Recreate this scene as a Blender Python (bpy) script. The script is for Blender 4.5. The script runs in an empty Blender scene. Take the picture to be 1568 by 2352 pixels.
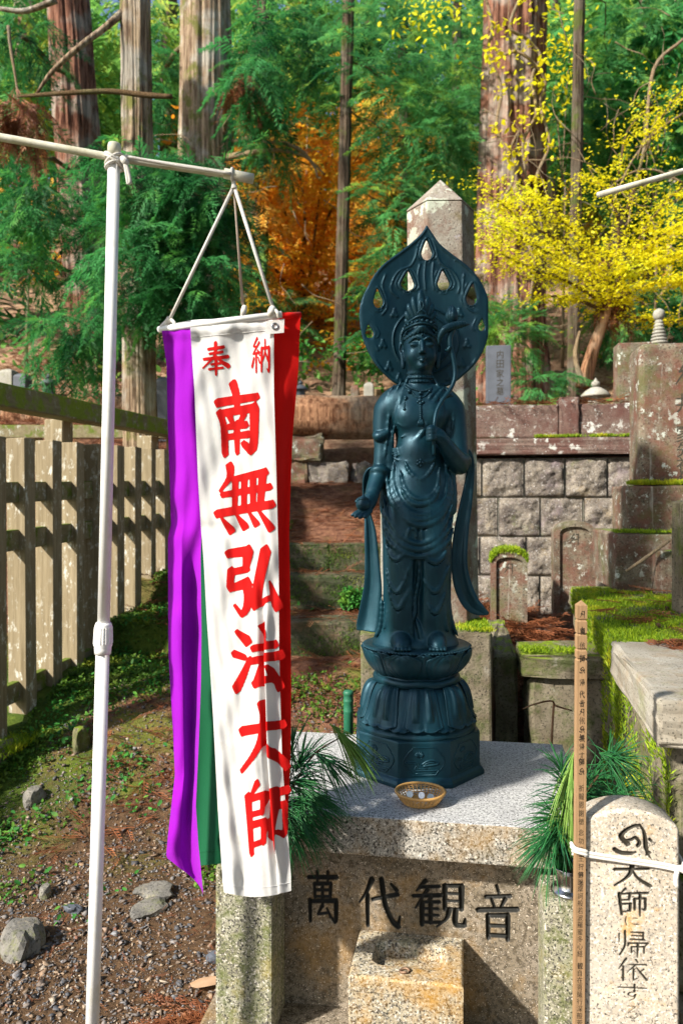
import bpy, bmesh, math, random
import numpy as np
import openvdb as vdb
from mathutils import Vector, Matrix, Euler

SC = bpy.context.scene
COL = SC.collection
R = math.radians
random.seed(7)
rng = np.random.default_rng(11)

# ------------------------------------------------------------------ camera
F, HZ, CX, CZ = 1750.0, 1140.0, 784.0, 1.555      # focal length, horizon row, centre column (1568 x 2352 grid), eye height
cam_d = bpy.data.cameras.new('camera')
cam = bpy.data.objects.new('camera', cam_d)
COL.objects.link(cam)
cam.location = (0, 0, CZ)
cam.rotation_euler = (R(90), 0, 0)
cam_d.sensor_fit = 'VERTICAL'
cam_d.sensor_height = 36
cam_d.sensor_width = 24
cam_d.lens = 36 * F / 2352
cam_d.shift_y = -(1176 - HZ) / 2352
cam_d.clip_start = 0.05
cam_d.clip_end = 400
cam_d.dof.use_dof = True
cam_d.dof.focus_distance = 2.3
cam_d.dof.aperture_fstop = 4.0
SC.camera = cam

# ------------------------------------------------------------------ sky, sun, exposure
SUN = Vector((1.144, 0.80, -1.0)).normalized()    # the way the light travels
sun_el = math.asin(-SUN.z)
world = bpy.data.worlds.new('World')
SC.world = world
world.use_nodes = True
wt = world.node_tree
sky = wt.nodes.new('ShaderNodeTexSky')
sky.sky_type = 'NISHITA'
sky.sun_disc = False
sky.sun_elevation = sun_el
sky.sun_rotation = math.atan2(-SUN.x, -SUN.y)
sky.air_density = 1.0
sky.dust_density = 1.5
wt.nodes['Background'].inputs['Strength'].default_value = 0.08
wt.links.new(sky.outputs[0], wt.nodes['Background'].inputs['Color'])
sun_d = bpy.data.lights.new('sun', 'SUN')
sun_d.energy = 3.7
sun_d.angle = R(2.5)
sun_d.color = (1.0, 0.94, 0.84)
sun = bpy.data.objects.new('sun', sun_d)
COL.objects.link(sun)
sun.location = (-12, -9, 11)
sun.rotation_euler = SUN.to_track_quat('-Z', 'Y').to_euler()
SC.view_settings.view_transform = 'Standard'
SC.view_settings.look = 'None'
SC.view_settings.gamma = 1
SC.view_settings.use_curve_mapping = False
SC.view_settings.exposure = 1.4
SC.render.engine = 'CYCLES'
SC.cycles.use_denoising = True
SC.cycles.max_bounces = 6
SC.cycles.transparent_max_bounces = 4


def at(px, py, D):
    return Vector(((px - CX) * D / F, D, CZ - (py - HZ) * D / F))


# ------------------------------------------------------------------ node materials
class NT:
    def __init__(s, name):
        s.m = bpy.data.materials.new(name)
        s.m.use_nodes = True
        s.t = s.m.node_tree
        s.b = s.t.nodes['Principled BSDF']
        s._pos = None

    def n(s, kind, **kw):
        x = s.t.nodes.new(kind)
        for k, v in kw.items():
            setattr(x, k, v)
        return x

    def set(s, sock, v):
        if hasattr(v, 'is_output') or isinstance(v, bpy.types.NodeSocket):
            s.t.links.new(v, sock)
        elif isinstance(v, (tuple, list)) and len(v) == 3 and sock.type == 'RGBA':
            sock.default_value = (*v, 1)
        else:
            sock.default_value = v

    def pos(s):
        if s._pos is None:
            s._pos = s.n('ShaderNodeNewGeometry').outputs['Position']
        return s._pos

    def scaled(s, sc, off=(0, 0, 0)):
        x = s.n('ShaderNodeMapping')
        x.inputs['Scale'].default_value = sc
        x.inputs['Location'].default_value = off
        s.set(x.inputs['Vector'], s.pos())
        return x.outputs[0]

    def noise(s, scale, detail=3, rough=.55, vec=None, off=None):
        x = s.n('ShaderNodeTexNoise')
        x.inputs['Scale'].default_value = scale
        x.inputs['Detail'].default_value = detail
        x.inputs['Roughness'].default_value = rough
        if vec is None:
            vec = s.scaled((1, 1, 1), off) if off else s.pos()
        s.set(x.inputs['Vector'], vec)
        return x.outputs['Fac']

    def voro(s, scale, vec=None, out='Distance', feature='F1'):
        x = s.n('ShaderNodeTexVoronoi')
        x.feature = feature
        x.inputs['Scale'].default_value = scale
        s.set(x.inputs['Vector'], vec or s.pos())
        return x.outputs[out]

    def ramp(s, f, *stops):
        x = s.n('ShaderNodeValToRGB')
        e = x.color_ramp.elements
        while len(e) < len(stops):
            e.new(0.5)
        for el, (p, c) in zip(e, stops):
            el.position = p
            el.color = (*c, 1) if isinstance(c, (tuple, list)) else (c, c, c, 1)
        s.set(x.inputs[0], f)
        return x.outputs[0]

    def mix(s, f, a, b, mode='MIX'):
        x = s.n('ShaderNodeMix', data_type='RGBA', blend_type=mode)
        s.set(x.inputs[0], f)
        s.set(x.inputs[6], a)
        s.set(x.inputs[7], b)
        return x.outputs[2]

    def math(s, op, a, b=0.0):
        x = s.n('ShaderNodeMath', operation=op)
        s.set(x.inputs[0], a)
        s.set(x.inputs[1], b)
        return x.outputs[0]

    def up(s):
        g = s.n('ShaderNodeNewGeometry')
        x = s.n('ShaderNodeSeparateXYZ')
        s.set(x.inputs[0], g.outputs['Normal'])
        return x.outputs[2]

    def attr(s, name):
        x = s.n('ShaderNodeAttribute')
        x.attribute_name = name
        return x

    def out(s, color, rough=.8, bump=None, bstr=.5, bdist=.01, spec=.3, metal=0.0, coat=0.0):
        s.set(s.b.inputs['Base Color'], color)
        s.set(s.b.inputs['Roughness'], rough)
        s.set(s.b.inputs['Specular IOR Level'], spec)
        s.set(s.b.inputs['Metallic'], metal)
        if bump is not None:
            x = s.n('ShaderNodeBump')
            x.inputs['Strength'].default_value = bstr
            x.inputs['Distance'].default_value = bdist
            s.set(x.inputs['Height'], bump)
            s.set(s.b.inputs['Normal'], x.outputs[0])
        return s.m

    def translucent(s, color, amount=.4):
        tr = s.n('ShaderNodeBsdfTranslucent')
        s.set(tr.inputs[0], color)
        mx = s.n('ShaderNodeMixShader')
        mx.inputs[0].default_value = amount
        o = s.t.nodes['Material Output']
        s.set(mx.inputs[1], s.b.outputs[0])
        s.set(mx.inputs[2], tr.outputs[0])
        s.set(o.inputs['Surface'], mx.outputs[0])
        return s.m


def stone(name, a, b, speck=None, stains=(), lichen=None, moss=None, bump=.5, rough=.85, streak=None, groove=None, scale=1.0):
    """weathered stone: two tones, crystals, stains, lichen spots, moss on ledges"""
    n = NT(name)
    c = n.mix(n.ramp(n.noise(9 * scale, 5), (.35, 0), (.65, 1)), a, b)
    h = n.noise(60 * scale, 6, .7)
    if speck:
        for col, sc, lo, hi in speck:
            v = n.noise(sc, 4, .62, off=(sc * .37, 1.7, .3))
            c = n.mix(n.ramp(v, (lo, 0), (hi, 1)), c, col)
    for i, (col, sc, lo, hi) in enumerate(stains):
        c = n.mix(n.ramp(n.noise(sc, 9, .76, off=(3.1 * i + 1, 2.2, .7 * i)), (lo, 0), (hi, .8)), c, col)
    if streak:
        col, lo, hi = streak
        v = n.noise(1.0, 5, .7, vec=n.scaled((26, 26, 1.6)))
        c = n.mix(n.ramp(v, (lo, 0), (hi, 1)), c, col)
    if lichen:
        col, sc, amt = lichen
        d = n.noise(sc, 6, .70, off=(2.5, 8, 3))
        gate = n.ramp(n.noise(sc * .25, 3, off=(5, 1, 2)), (.40, 0), (.58, 1))
        c = n.mix(n.math('MULTIPLY', n.ramp(d, (.66 - amt * .35, 0), (.70 - amt * .35, 1)), gate), c, col)
    if moss:
        col, lo = moss
        m = n.math('ADD', n.math('MULTIPLY', n.up(), .45), n.noise(7, 5, .65, off=(9, 4, 1)))
        c = n.mix(n.ramp(m, (lo, 0), (lo + .14, 1)), c, n.mix(n.noise(45, 3), tuple(x * .5 for x in col), tuple(min(1, x * 1.5) for x in col)))
    if groove:
        g = n.attr('groove').outputs['Fac']
        c = n.mix(n.ramp(g, (.15, 0), (.7, 1)), c, groove)
    return n.out(c, rough, h, bump, .006, spec=.25)


M = {}
GRANITE_SP = [((.11, .10, .085), 90, .50, .62), ((.022, .022, .02), 165, .535, .585), ((.62, .58, .50), 150, .56, .63)]
M['granite'] = stone('granite', (.37, .35, .31), (.28, .26, .22), GRANITE_SP,
                     [((.32, .19, .055), 4.0, .50, .70), ((.15, .12, .06), 6.0, .54, .72)], bump=.12, rough=.6)
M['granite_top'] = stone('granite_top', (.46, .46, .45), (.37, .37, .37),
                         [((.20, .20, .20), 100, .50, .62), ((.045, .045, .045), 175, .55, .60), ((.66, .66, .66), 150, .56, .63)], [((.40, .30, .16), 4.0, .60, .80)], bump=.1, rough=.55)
M['granite_panel'] = stone('granite_panel', (.30, .255, .20), (.21, .17, .12), [((.10, .08, .055), 80, .48, .60), ((.014, .012, .009), 150, .52, .57), ((.56, .48, .38), 150, .57, .64)],
                           [((.36, .20, .05), 3.0, .50, .70), ((.08, .065, .04), 4.0, .52, .74)], bump=.15, rough=.6, groove=(.012, .012, .010))
M['granite_post'] = stone('granite_post', (.32, .31, .23), (.22, .21, .13), GRANITE_SP,
                          [((.12, .14, .04), 22, .48, .62), ((.30, .25, .07), 9, .54, .7)], bump=.2, rough=.75)
M['granite_stele'] = stone('granite_stele', (.54, .47, .38), (.43, .37, .29), [((.30, .27, .23), 90, .52, .64), ((.08, .07, .06), 170, .57, .62), ((.70, .66, .58), 150, .56, .63)],
                           [((.55, .30, .07), 14, .56, .70), ((.42, .40, .36), 6, .55, .7)], bump=.12, rough=.65, groove=(.030, .026, .018))
M['granite_basin'] = stone('granite_basin', (.42, .37, .27), (.33, .28, .19), GRANITE_SP,
                           [((.42, .22, .035), 5, .46, .64), ((.30, .32, .20), 6, .55, .72)], bump=.15, rough=.6)
M['old_stone'] = stone('old_stone', (.20, .175, .125), (.085, .062, .042), [((.035, .03, .022), 90, .53, .64), ((.34, .35, .30), 70, .60, .70)],
                       [((.15, .055, .038), 5, .44, .60), ((.085, .095, .028), 4, .50, .64), ((.30, .31, .26), 9, .60, .70)],
                       lichen=((.46, .49, .43), 15, .22), moss=((.12, .18, .02), .98), bump=.6, streak=((.36, .34, .29), .63, .75))
M['red_stone'] = stone('red_stone', (.11, .062, .050), (.18, .135, .11), [((.05, .04, .035), 110, .53, .64), ((.36, .34, .32), 80, .60, .70)],
                       [((.10, .040, .032), 3, .42, .6), ((.30, .28, .24), 9, .58, .68)], lichen=((.52, .52, .48), 13, .26),
                       moss=((.14, .19, .02), .95), bump=.6)
M['wall_block'] = stone('wall_block', (.26, .225, .18), (.10, .082, .070), [((.045, .04, .038), 110, .52, .64), ((.44, .42, .40), 90, .58, .68)],
                        [((.22, .175, .19), 5, .54, .70), ((.28, .20, .09), 4, .55, .7), ((.10, .13, .03), 3, .58, .7)], moss=((.13, .18, .03), 1.0), bump=1.0)
M['pillar_stone'] = stone('pillar_stone', (.30, .28, .235), (.20, .155, .12), [((.07, .05, .04), 130, .55, .66)],
                          [((.14, .065, .042), 5, .48, .60), ((.34, .315, .35), 14, .58, .66), ((.13, .105, .035), 4, .53, .66)],
                          lichen=((.44, .47, .38), 9, .34), moss=((.16, .22, .03), 1.05), bump=.7)
M['moss_stone'] = stone('moss_stone', (.235, .20, .145), (.125, .10, .065), [((.04, .036, .025), 110, .54, .66)],
                        [((.10, .13, .018), 4, .50, .64), ((.055, .08, .014), 7, .50, .64), ((.34, .32, .27), 9, .60, .7)], moss=((.15, .21, .015), .92), bump=.9)
M['ledge_stone'] = stone('ledge_stone', (.38, .355, .30), (.28, .245, .19), [((.09, .08, .06), 150, .56, .66)],
                         [((.30, .22, .14), 6, .52, .68), ((.24, .26, .10), 5, .55, .7), ((.55, .54, .50), 10, .6, .7)], bump=.45)
M['step_stone'] = stone('step_stone', (.25, .21, .165), (.14, .105, .07), [((.06, .05, .04), 60, .55, .62)],
                        [((.014, .030, .006), 5, .34, .48), ((.16, .10, .06), 4, .5, .66)], moss=((.09, .15, .015), 1.2), bump=.8)
M['grave_grey'] = stone('grave_grey', (.095, .106, .128), (.072, .080, .095), None, [((.10, .10, .10), 5, .58, .75)], bump=.1, rough=.6)
M['pale_stone'] = stone('pale_stone', (.36, .345, .30), (.26, .25, .21), [((.10, .09, .08), 120, .55, .65)], [((.25, .27, .14), 6, .5, .68)], bump=.4)
M['rock'] = stone('rock', (.21, .195, .17), (.12, .115, .105), [((.05, .05, .04), 110, .54, .65)], [((.15, .165, .05), 12, .52, .66), ((.30, .26, .19), 16, .55, .7)], bump=.8)

# bronze with a dark blue-green coat
n = NT('bronze')
c = n.mix(n.ramp(n.noise(7, 5, .6), (.3, 0), (.7, 1)), (.0028, .029, .048), (.0050, .047, .068))
c = n.mix(n.ramp(n.noise(55, 4, .7), (.60, 0), (.78, 1)), c, (.010, .058, .086))
c = n.mix(n.ramp(n.noise(1.0, 6, .7, vec=n.scaled((34, 34, 3.5))), (.50, 0), (.72, .7)), c, (.014, .068, .090))
c = n.mix(n.ramp(n.math('ADD', n.math('MULTIPLY', n.up(), .35), n.noise(24, 6, .75)), (.66, 0), (.92, .45)), c, (.034, .080, .096))
M['bronze'] = n.out(c, n.ramp(n.noise(18, 4), (.3, .35), (.7, .54)), n.noise(160, 4, .6), .12, .002, spec=.45, metal=.45)

# white enamelled plastic tube, grime near the top
n = NT('white_tube')
c = n.mix(n.ramp(n.noise(14, 5, .6), (.52, 0), (.75, 1)), (.80, .79, .77), (.64, .61, .50))
M['white_tube'] = n.out(c, .38, n.noise(300, 2), .04, .001, spec=.45)
n = NT('weathered_tube')
c = n.mix(n.ramp(n.noise(22, 5, .6), (.40, 0), (.70, 1)), (.66, .64, .54), (.44, .42, .28))
M['weathered_tube'] = n.out(c, .6, n.noise(200, 3), .1, .001)
n = NT('rope')
w = n.n('ShaderNodeTexWave')
w.inputs['Scale'].default_value = 160
n.set(w.inputs['Vector'], n.scaled((1, .3, .8)))
M['rope'] = n.out(n.mix(n.noise(60, 3), (.72, .70, .66), (.56, .52, .45)), .9, w.outputs['Fac'], .4, .001)
n = NT('thin_cord')
M['thin_cord'] = n.out(n.mix(n.noise(40, 3), (.52, .44, .36), (.36, .28, .22)), .9)


def cloth(name, col, dark, weave=900, trans=.25, dirt=None):
    n = NT(name)
    c = n.mix(n.ramp(n.noise(6, 5, .6), (.35, 0), (.7, 1)), col, dark)
    if dirt:
        c = n.mix(n.ramp(n.noise(11, 5, .7, off=(4, 1, 2)), (.60, 0), (.8, 1)), c, dirt)
    h = n.math('ADD', n.noise(weave, 1), n.math('MULTIPLY', n.noise(30, 4, .6), 2.0))
    n.out(c, .85, h, .22, .004, spec=.15)
    n.b.inputs['Sheen Weight'].default_value = .1
    return n.translucent(c, trans)


M['white_cloth'] = cloth('white_cloth', (.72, .71, .69), (.66, .65, .64), dirt=(.54, .50, .43))
M['purple_cloth'] = cloth('purple_cloth', (.34, .004, .50), (.28, .003, .43))
M['red_cloth'] = cloth('red_cloth', (.80, .010, .006), (.72, .006, .005), trans=.4)
M['green_cloth'] = cloth('green_cloth', (.004, .095, .036), (.003, .078, .030), trans=.12)
M['yellow_cloth'] = cloth('yellow_cloth', (.75, .50, .02), (.70, .45, .02))
n = NT('red_ink')
M['red_ink'] = n.out(n.mix(n.noise(40, 4), (.46, .004, .003), (.38, .003, .003)), .8, n.noise(900, 1), .15, .002, spec=.15)
n = NT('black_ink')
M['black_ink'] = n.out(n.mix(n.noise(120, 3), (.012, .010, .009), (.05, .035, .022)), .8, spec=.1)
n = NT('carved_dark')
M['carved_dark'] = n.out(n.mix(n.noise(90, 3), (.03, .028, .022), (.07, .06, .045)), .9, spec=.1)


def wood(name, a, b, lich=None, moss=None, axis=(60, 60, 3), rough=.8):
    n = NT(name)
    g = n.noise(1.0, 5, .7, vec=n.scaled(axis))
    c = n.mix(n.ramp(g, (.3, 0), (.7, 1)), a, b)
    if lich:
        d = n.noise(17, 6, .72, vec=n.scaled((1.6, 1.6, .75)))
        gate = n.ramp(n.noise(2.2, 3), (.36, 0), (.56, 1))
        c = n.mix(n.math('MULTIPLY', n.ramp(d, (.555, 0), (.63, 1)), gate), c, lich)
    if moss:
        col, lo = moss
        m = n.math('ADD', n.math('MULTIPLY', n.up(), .35), n.noise(9, 5, .65))
        c = n.mix(n.ramp(m, (lo, 0), (lo + .12, 1)), c, n.mix(n.noise(60, 3), tuple(x * .5 for x in col), tuple(x * 1.4 for x in col)))
    return n.out(c, rough, g, .5, .004, spec=.2)


M['fence_wood'] = wood('fence_wood', (.32, .26, .165), (.18, .14, .08), lich=(.58, .57, .50), moss=((.14, .19, .03), 1.0), axis=(45, 45, 2.5))
M['rail_wood'] = wood('rail_wood', (.26, .22, .13), (.14, .115, .06), lich=(.5, .52, .46), moss=((.11, .15, .02), .50), axis=(30, 4, 30))
M['mossy_rail'] = wood('mossy_rail', (.24, .21, .12), (.13, .11, .055), lich=(.5, .52, .46), moss=((.17, .23, .025), .40), axis=(30, 4, 30))
M['stake_wood'] = wood('stake_wood', (.36, .225, .12), (.26, .16, .08), axis=(240, 240, 5), rough=.7)


def bark(name, a, b, c3, moss=None, sc=1.0):
    n = NT(name)
    g = n.noise(1.0, 6, .74, vec=n.scaled((24 * sc, 24 * sc, 1.5 * sc)))
    c = n.mix(n.ramp(g, (.40, 0), (.58, 1)), a, b)
    c = n.mix(n.ramp(n.noise(2.2, 4, .6), (.48, 0), (.62, 1)), c, n.mix(n.ramp(g, (.4, 0), (.6, 1)), tuple(x * .5 for x in c3), c3))
    if moss:
        c = n.mix(n.ramp(n.noise(3.0, 6, .7, off=(8, 3, 1)), (.52, 0), (.62, 1)), c, moss)
    return n.out(c, .95, g, 1.0, .05, spec=.1)


M['bark_red'] = bark('bark_red', (.045, .016, .010), (.30, .145, .095), (.40, .33, .27))
M['bark_pale'] = bark('bark_pale', (.11, .065, .04), (.44, .33, .22), (.54, .49, .41), moss=(.17, .17, .05))
M['bark_dark'] = bark('bark_dark', (.04, .028, .02), (.14, .10, .07), (.18, .15, .11), moss=(.09, .11, .03))
M['bark_log'] = bark('bark_log', (.15, .065, .035), (.46, .25, .14), (.54, .40, .28))
M['twig'] = bark('twig', (.10, .06, .03), (.26, .17, .09), (.28, .24, .12), sc=6)
M['pale_twig'] = bark('pale_twig', (.30, .20, .12), (.48, .36, .22), (.45, .38, .26), sc=6)


def leafmat(name, a, b, c3=None, trans=.35, sc=9, rough=.6):
    n = NT(name)
    v = n.attr('tone').outputs['Fac']
    c = n.mix(v, a, b)
    if c3:
        c = n.mix(n.ramp(n.noise(sc, 2), (.55, 0), (.68, 1)), c, c3)
    n.out(c, rough, spec=.3)
    return n.translucent(c, trans)


M['cedar'] = leafmat('cedar', (.006, .060, .018), (.07, .34, .09), (.13, .40, .07), .45, 2.5)
M['hinoki'] = leafmat('hinoki', (.014, .11, .035), (.14, .46, .13), (.34, .56, .08), .5, 2.0)
M['dead_frond'] = leafmat('dead_frond', (.11, .035, .015), (.28, .095, .035), (.30, .14, .06), .15, 5)
M['yellow_leaf'] = leafmat('yellow_leaf', (.80, .68, .012), (.95, .92, .03), (.82, .86, .06), .55, 1.6)
M['orange_leaf'] = leafmat('orange_leaf', (.74, .25, .02), (.95, .54, .04), (.92, .70, .06), .6, 1.2)
M['shrub_leaf'] = leafmat('shrub_leaf', (.02, .12, .02), (.07, .30, .04), (.16, .34, .04), .35, 6)
M['moss_blade'] = leafmat('moss_blade', (.09, .19, .006), (.34, .46, .015), (.46, .46, .02), .3, 7)
M['moss_dark'] = leafmat('moss_dark', (.03, .08, .008), (.12, .24, .02), (.22, .26, .02), .3, 4)
M['pine_needle'] = leafmat('pine_needle', (.010, .085, .030), (.055, .26, .07), (.03, .16, .08), .25, 8, .35)
M['pine_pale'] = leafmat('pine_pale', (.10, .26, .03), (.30, .46, .10), None, .3, 8, .4)
M['dry_leaf'] = leafmat('dry_leaf', (.46, .28, .15), (.62, .42, .27), None, .3, 20)
M['far_green'] = leafmat('far_green', (.05, .17, .03), (.22, .46, .09), (.52, .56, .08), .55, .5)
M['far_warm'] = leafmat('far_warm', (.72, .30, .05), (.92, .62, .10), (.60, .60, .08), .55, .5)
n = NT('steel')
M['steel'] = n.out(n.mix(n.noise(30, 3), (.48, .48, .50), (.38, .38, .40)), .22, metal=1.0, spec=.5)
n = NT('aluminium')
M['aluminium'] = n.out((.82, .82, .83), .35, metal=.7, spec=.5)
n = NT('wicker')
M['wicker'] = n.out(n.mix(n.noise(80, 3), (.62, .36, .12), (.46, .24, .07)), .5, n.noise(250, 2), .2, .001, spec=.4)
n = NT('green_plastic')
M['green_plastic'] = n.out(n.mix(n.noise(25, 4), (.015, .14, .07), (.02, .10, .06)), .5, spec=.4)
n = NT('rust')
M['rust'] = n.out(n.mix(n.noise(60, 4), (.30, .20, .13), (.16, .09, .06)), .6, metal=.6)
n = NT('water')
M['water'] = n.out((.95, .95, .92), .02, spec=.5)
n.b.inputs['Transmission Weight'].default_value = 1.0
n.b.inputs['IOR'].default_value = 1.33


# ------------------------------------------------------------------ mesh helpers
def tag(o, label, cat=None, group=None, kind=None):
    if label:
        o['label'] = label
    if cat:
        o['category'] = cat
    if group:
        o['group'] = group
    if kind:
        o['kind'] = kind
    return o


def link(name, me, mat=None, parent=None, smooth=False):
    if mat is not None:
        me.materials.append(M[mat] if isinstance(mat, str) else mat)
    if smooth:
        me.polygons.foreach_set('use_smooth', np.ones(len(me.polygons), dtype=bool))
    o = bpy.data.objects.new(name, me)
    COL.objects.link(o)
    if parent:
        o.parent = parent
    return o


def npmesh(name, V, Fc, tone=None):
    """V (n,3), Fc (m,3) or (m,4) as numpy arrays"""
    me = bpy.data.meshes.new(name)
    V = np.ascontiguousarray(V, dtype=np.float32)
    Fc = np.ascontiguousarray(Fc, dtype=np.int32)
    k = Fc.shape[1]
    me.vertices.add(len(V))
    me.vertices.foreach_set('co', V.ravel())
    me.loops.add(Fc.size)
    me.loops.foreach_set('vertex_index', Fc.ravel())
    me.polygons.add(len(Fc))
    me.polygons.foreach_set('loop_start', np.arange(0, Fc.size, k, dtype=np.int32))
    me.update(calc_edges=True)
    if tone is not None:
        a = me.attributes.new('tone', 'FLOAT', 'POINT')
        a.data.foreach_set('value', np.ascontiguousarray(tone, dtype=np.float32))
    return me


def pymesh(name, V, Fc):
    me = bpy.data.meshes.new(name)
    me.from_pydata([tuple(v) for v in V], [], Fc)
    me.update()
    return me


def empty(name, loc, rz=0.0):
    o = bpy.data.objects.new(name, None)
    COL.objects.link(o)
    o.location = loc
    o.rotation_euler = (0, 0, rz)
    o.empty_display_size = .05
    return o


def box_mesh(name, sx, sy, sz, bevel=.004, segs=2, jitter=0.0, origin='base', seed=0, sub=0, rough=0.0):
    """a worn block: bevelled, optionally cut up and roughened; origin at the middle of its base"""
    bm = bmesh.new()
    bmesh.ops.create_cube(bm, size=1)
    rr = random.Random(seed)
    for v in bm.verts:
        v.co.x *= sx; v.co.y *= sy; v.co.z *= sz
        if origin == 'base':
            v.co.z += sz / 2
        if jitter:
            v.co += Vector((rr.uniform(-1, 1), rr.uniform(-1, 1), rr.uniform(-1, 1))) * jitter
    if sub:
        bmesh.ops.subdivide_edges(bm, edges=bm.edges[:], cuts=sub, use_grid_fill=True)
    if bevel:
        es = [e for e in bm.edges if len(e.link_faces) == 2 and e.calc_face_angle(0) > .5]
        bmesh.ops.bevel(bm, geom=es, offset=bevel, segments=segs, affect='EDGES', profile=.6)
    if rough:
        bm.normal_update()
        for v in bm.verts:
            v.co += v.normal * rr.gauss(0, rough)
    me = bpy.data.meshes.new(name)
    bm.to_mesh(me)
    bm.free()
    return me


def tube(path, rad, seg=10, cap=True, flat=None):
    """sweep along path; rad scalar or list; flat = (depth factor, up vector) for ribbons"""
    P = [Vector(p) for p in path]
    n_ = len(P)
    rad = [rad] * n_ if not isinstance(rad, (list, tuple)) else list(rad)
    V, Fc = [], []
    up = Vector((0, 0, 1))
    pn = None
    for i in range(n_):
        t = (P[min(i + 1, n_ - 1)] - P[max(i - 1, 0)])
        t = t.normalized() if t.length > 1e-9 else Vector((0, 0, 1))
        if flat:
            b = Vector(flat[1])
            a = t.cross(b).normalized()
            b = a.cross(t).normalized()
            fd = flat[0]
        else:
            if pn is None:
                pn = up if abs(t.z) < .9 else Vector((1, 0, 0))
            a = t.cross(pn)
            if a.length < 1e-6:
                a = t.orthogonal()
            a.normalize()
            b = a.cross(t).normalized()
            pn = b
            fd = 1.0
        for k in range(seg):
            w = 2 * math.pi * k / seg
            V.append(P[i] + a * (math.cos(w) * rad[i]) + b * (math.sin(w) * rad[i] * fd))
    for i in range(n_ - 1):
        for k in range(seg):
            k2 = (k + 1) % seg
            Fc.append((i * seg + k, i * seg + k2, (i + 1) * seg + k2, (i + 1) * seg + k))
    if cap:
        Fc.append(tuple(range(seg - 1, -1, -1)))
        Fc.append(tuple((n_ - 1) * seg + k for k in range(seg)))
    return V, Fc


def smooth_path(pts, per=6):
    """Catmull-Rom through the points (any dimension)"""
    P = [np.array(p, float) for p in pts]
    P = [2 * P[0] - P[1]] + P + [2 * P[-1] - P[-2]]
    out = []
    for i in range(1, len(P) - 2):
        for k in range(per):
            t = k / per
            a, b, c, d = P[i - 1], P[i], P[i + 1], P[i + 2]
            out.append(.5 * ((2 * b) + (c - a) * t + (2 * a - 5 * b + 4 * c - d) * t * t + (3 * b - a - 3 * c + d) * t ** 3))
    out.append(P[-2])
    return out


def merge(*parts):
    V, Fc = [], []
    for v, f in parts:
        o = len(V)
        V += list(v)
        Fc += [tuple(i + o for i in q) for q in f]
    return V, Fc


def tubeobj(name, path, rad, mat, parent=None, seg=10, per=0, flat=None):
    if per:
        if isinstance(rad, (list, tuple)):
            q = smooth_path([(*p, r) for p, r in zip(path, rad)], per)
            path = [x[:3] for x in q]
            rad = [float(x[3]) for x in q]
        else:
            path = smooth_path(path, per)
    v, f = tube(path, rad, seg, True, flat)
    return link(name, pymesh(name, v, f), mat, parent, True)


def lathe(prof, seg=32, sq=None):
    V, Fc = [], []
    for r, z in prof:
        for k in range(seg):
            w = 2 * math.pi * k / seg
            V.append((r * math.cos(w), r * math.sin(w), z))
    for i in range(len(prof) - 1):
        for k in range(seg):
            k2 = (k + 1) % seg
            Fc.append((i * seg + k, i * seg + k2, (i + 1) * seg + k2, (i + 1) * seg + k))
    Fc.append(tuple(range(seg - 1, -1, -1)))
    Fc.append(tuple((len(prof) - 1) * seg + k for k in range(seg)))
    return V, Fc


def polyprism(n_, prof, rot=0.0):
    """n-sided lathe with flat sides"""
    V, Fc = [], []
    for r, z in prof:
        for k in range(n_):
            w = rot + 2 * math.pi * k / n_
            V.append((r * math.cos(w), r * math.sin(w), z))
    for i in range(len(prof) - 1):
        for k in range(n_):
            k2 = (k + 1) % n_
            Fc.append((i * n_ + k, i * n_ + k2, (i + 1) * n_ + k2, (i + 1) * n_ + k))
    Fc.append(tuple(range(n_ - 1, -1, -1)))
    Fc.append(tuple((len(prof) - 1) * n_ + k for k in range(n_)))
    return V, Fc


def bevelled(me, off=.003, seg=2, ang=.5):
    bm = bmesh.new()
    bm.from_mesh(me)
    es = [e for e in bm.edges if len(e.link_faces) == 2 and e.calc_face_angle(0) > ang]
    bmesh.ops.bevel(bm, geom=es, offset=off, segments=seg, affect='EDGES', profile=.6)
    bm.to_mesh(me)
    bm.free()
    return me


def wob(x, y, s=1.0, seed=0.0):
    """cheap smooth 2-D noise, works on arrays"""
    return (np.sin(x * 1.7 * s + 1.3 + seed) * np.cos(y * 2.1 * s - .7 + seed) + .5 * np.sin(x * 4.3 * s - y * 3.1 * s + 2.2 * seed)
            + .25 * np.sin(x * 9.1 * s + y * 7.7 * s + .4 + seed)) / 1.75


def vnoise(X, Y, seed, octv=4, gain=.5):
    """lattice noise of several octaves, about -1..1"""
    g = np.random.default_rng(seed)
    out, amp, tot = np.zeros(np.shape(X)), 1.0, 0.0
    for o in range(octv):
        L = g.uniform(-1, 1, (32, 32))
        x, y = np.asarray(X) * 2 ** o + 7.3 * o, np.asarray(Y) * 2 ** o + 3.1 * o
        i, j = np.floor(x).astype(int), np.floor(y).astype(int)
        fx_, fy_ = x - i, y - j
        fx_, fy_ = fx_ * fx_ * (3 - 2 * fx_), fy_ * fy_ * (3 - 2 * fy_)
        q = lambda a, b: L[(i + a) % 32, (j + b) % 32]
        out += amp * ((q(0, 0) * (1 - fx_) + q(1, 0) * fx_) * (1 - fy_) + (q(0, 1) * (1 - fx_) + q(1, 1) * fx_) * fy_)
        tot += amp
        amp *= gain
    return out / tot


def scatter_copies(base_V, base_F, Ms, tones=None):
    """many transformed copies of a small mesh as one array pair; Ms (n,3,4)"""
    nb = len(base_V)
    V = np.einsum('nij,kj->nki', Ms[:, :, :3], base_V) + Ms[:, None, :, 3]
    Fc = (base_F[None] + (np.arange(len(Ms)) * nb)[:, None, None]).reshape(-1, base_F.shape[1])
    t = None if tones is None else np.repeat(tones, nb)
    return V.reshape(-1, 3), Fc, t


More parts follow.
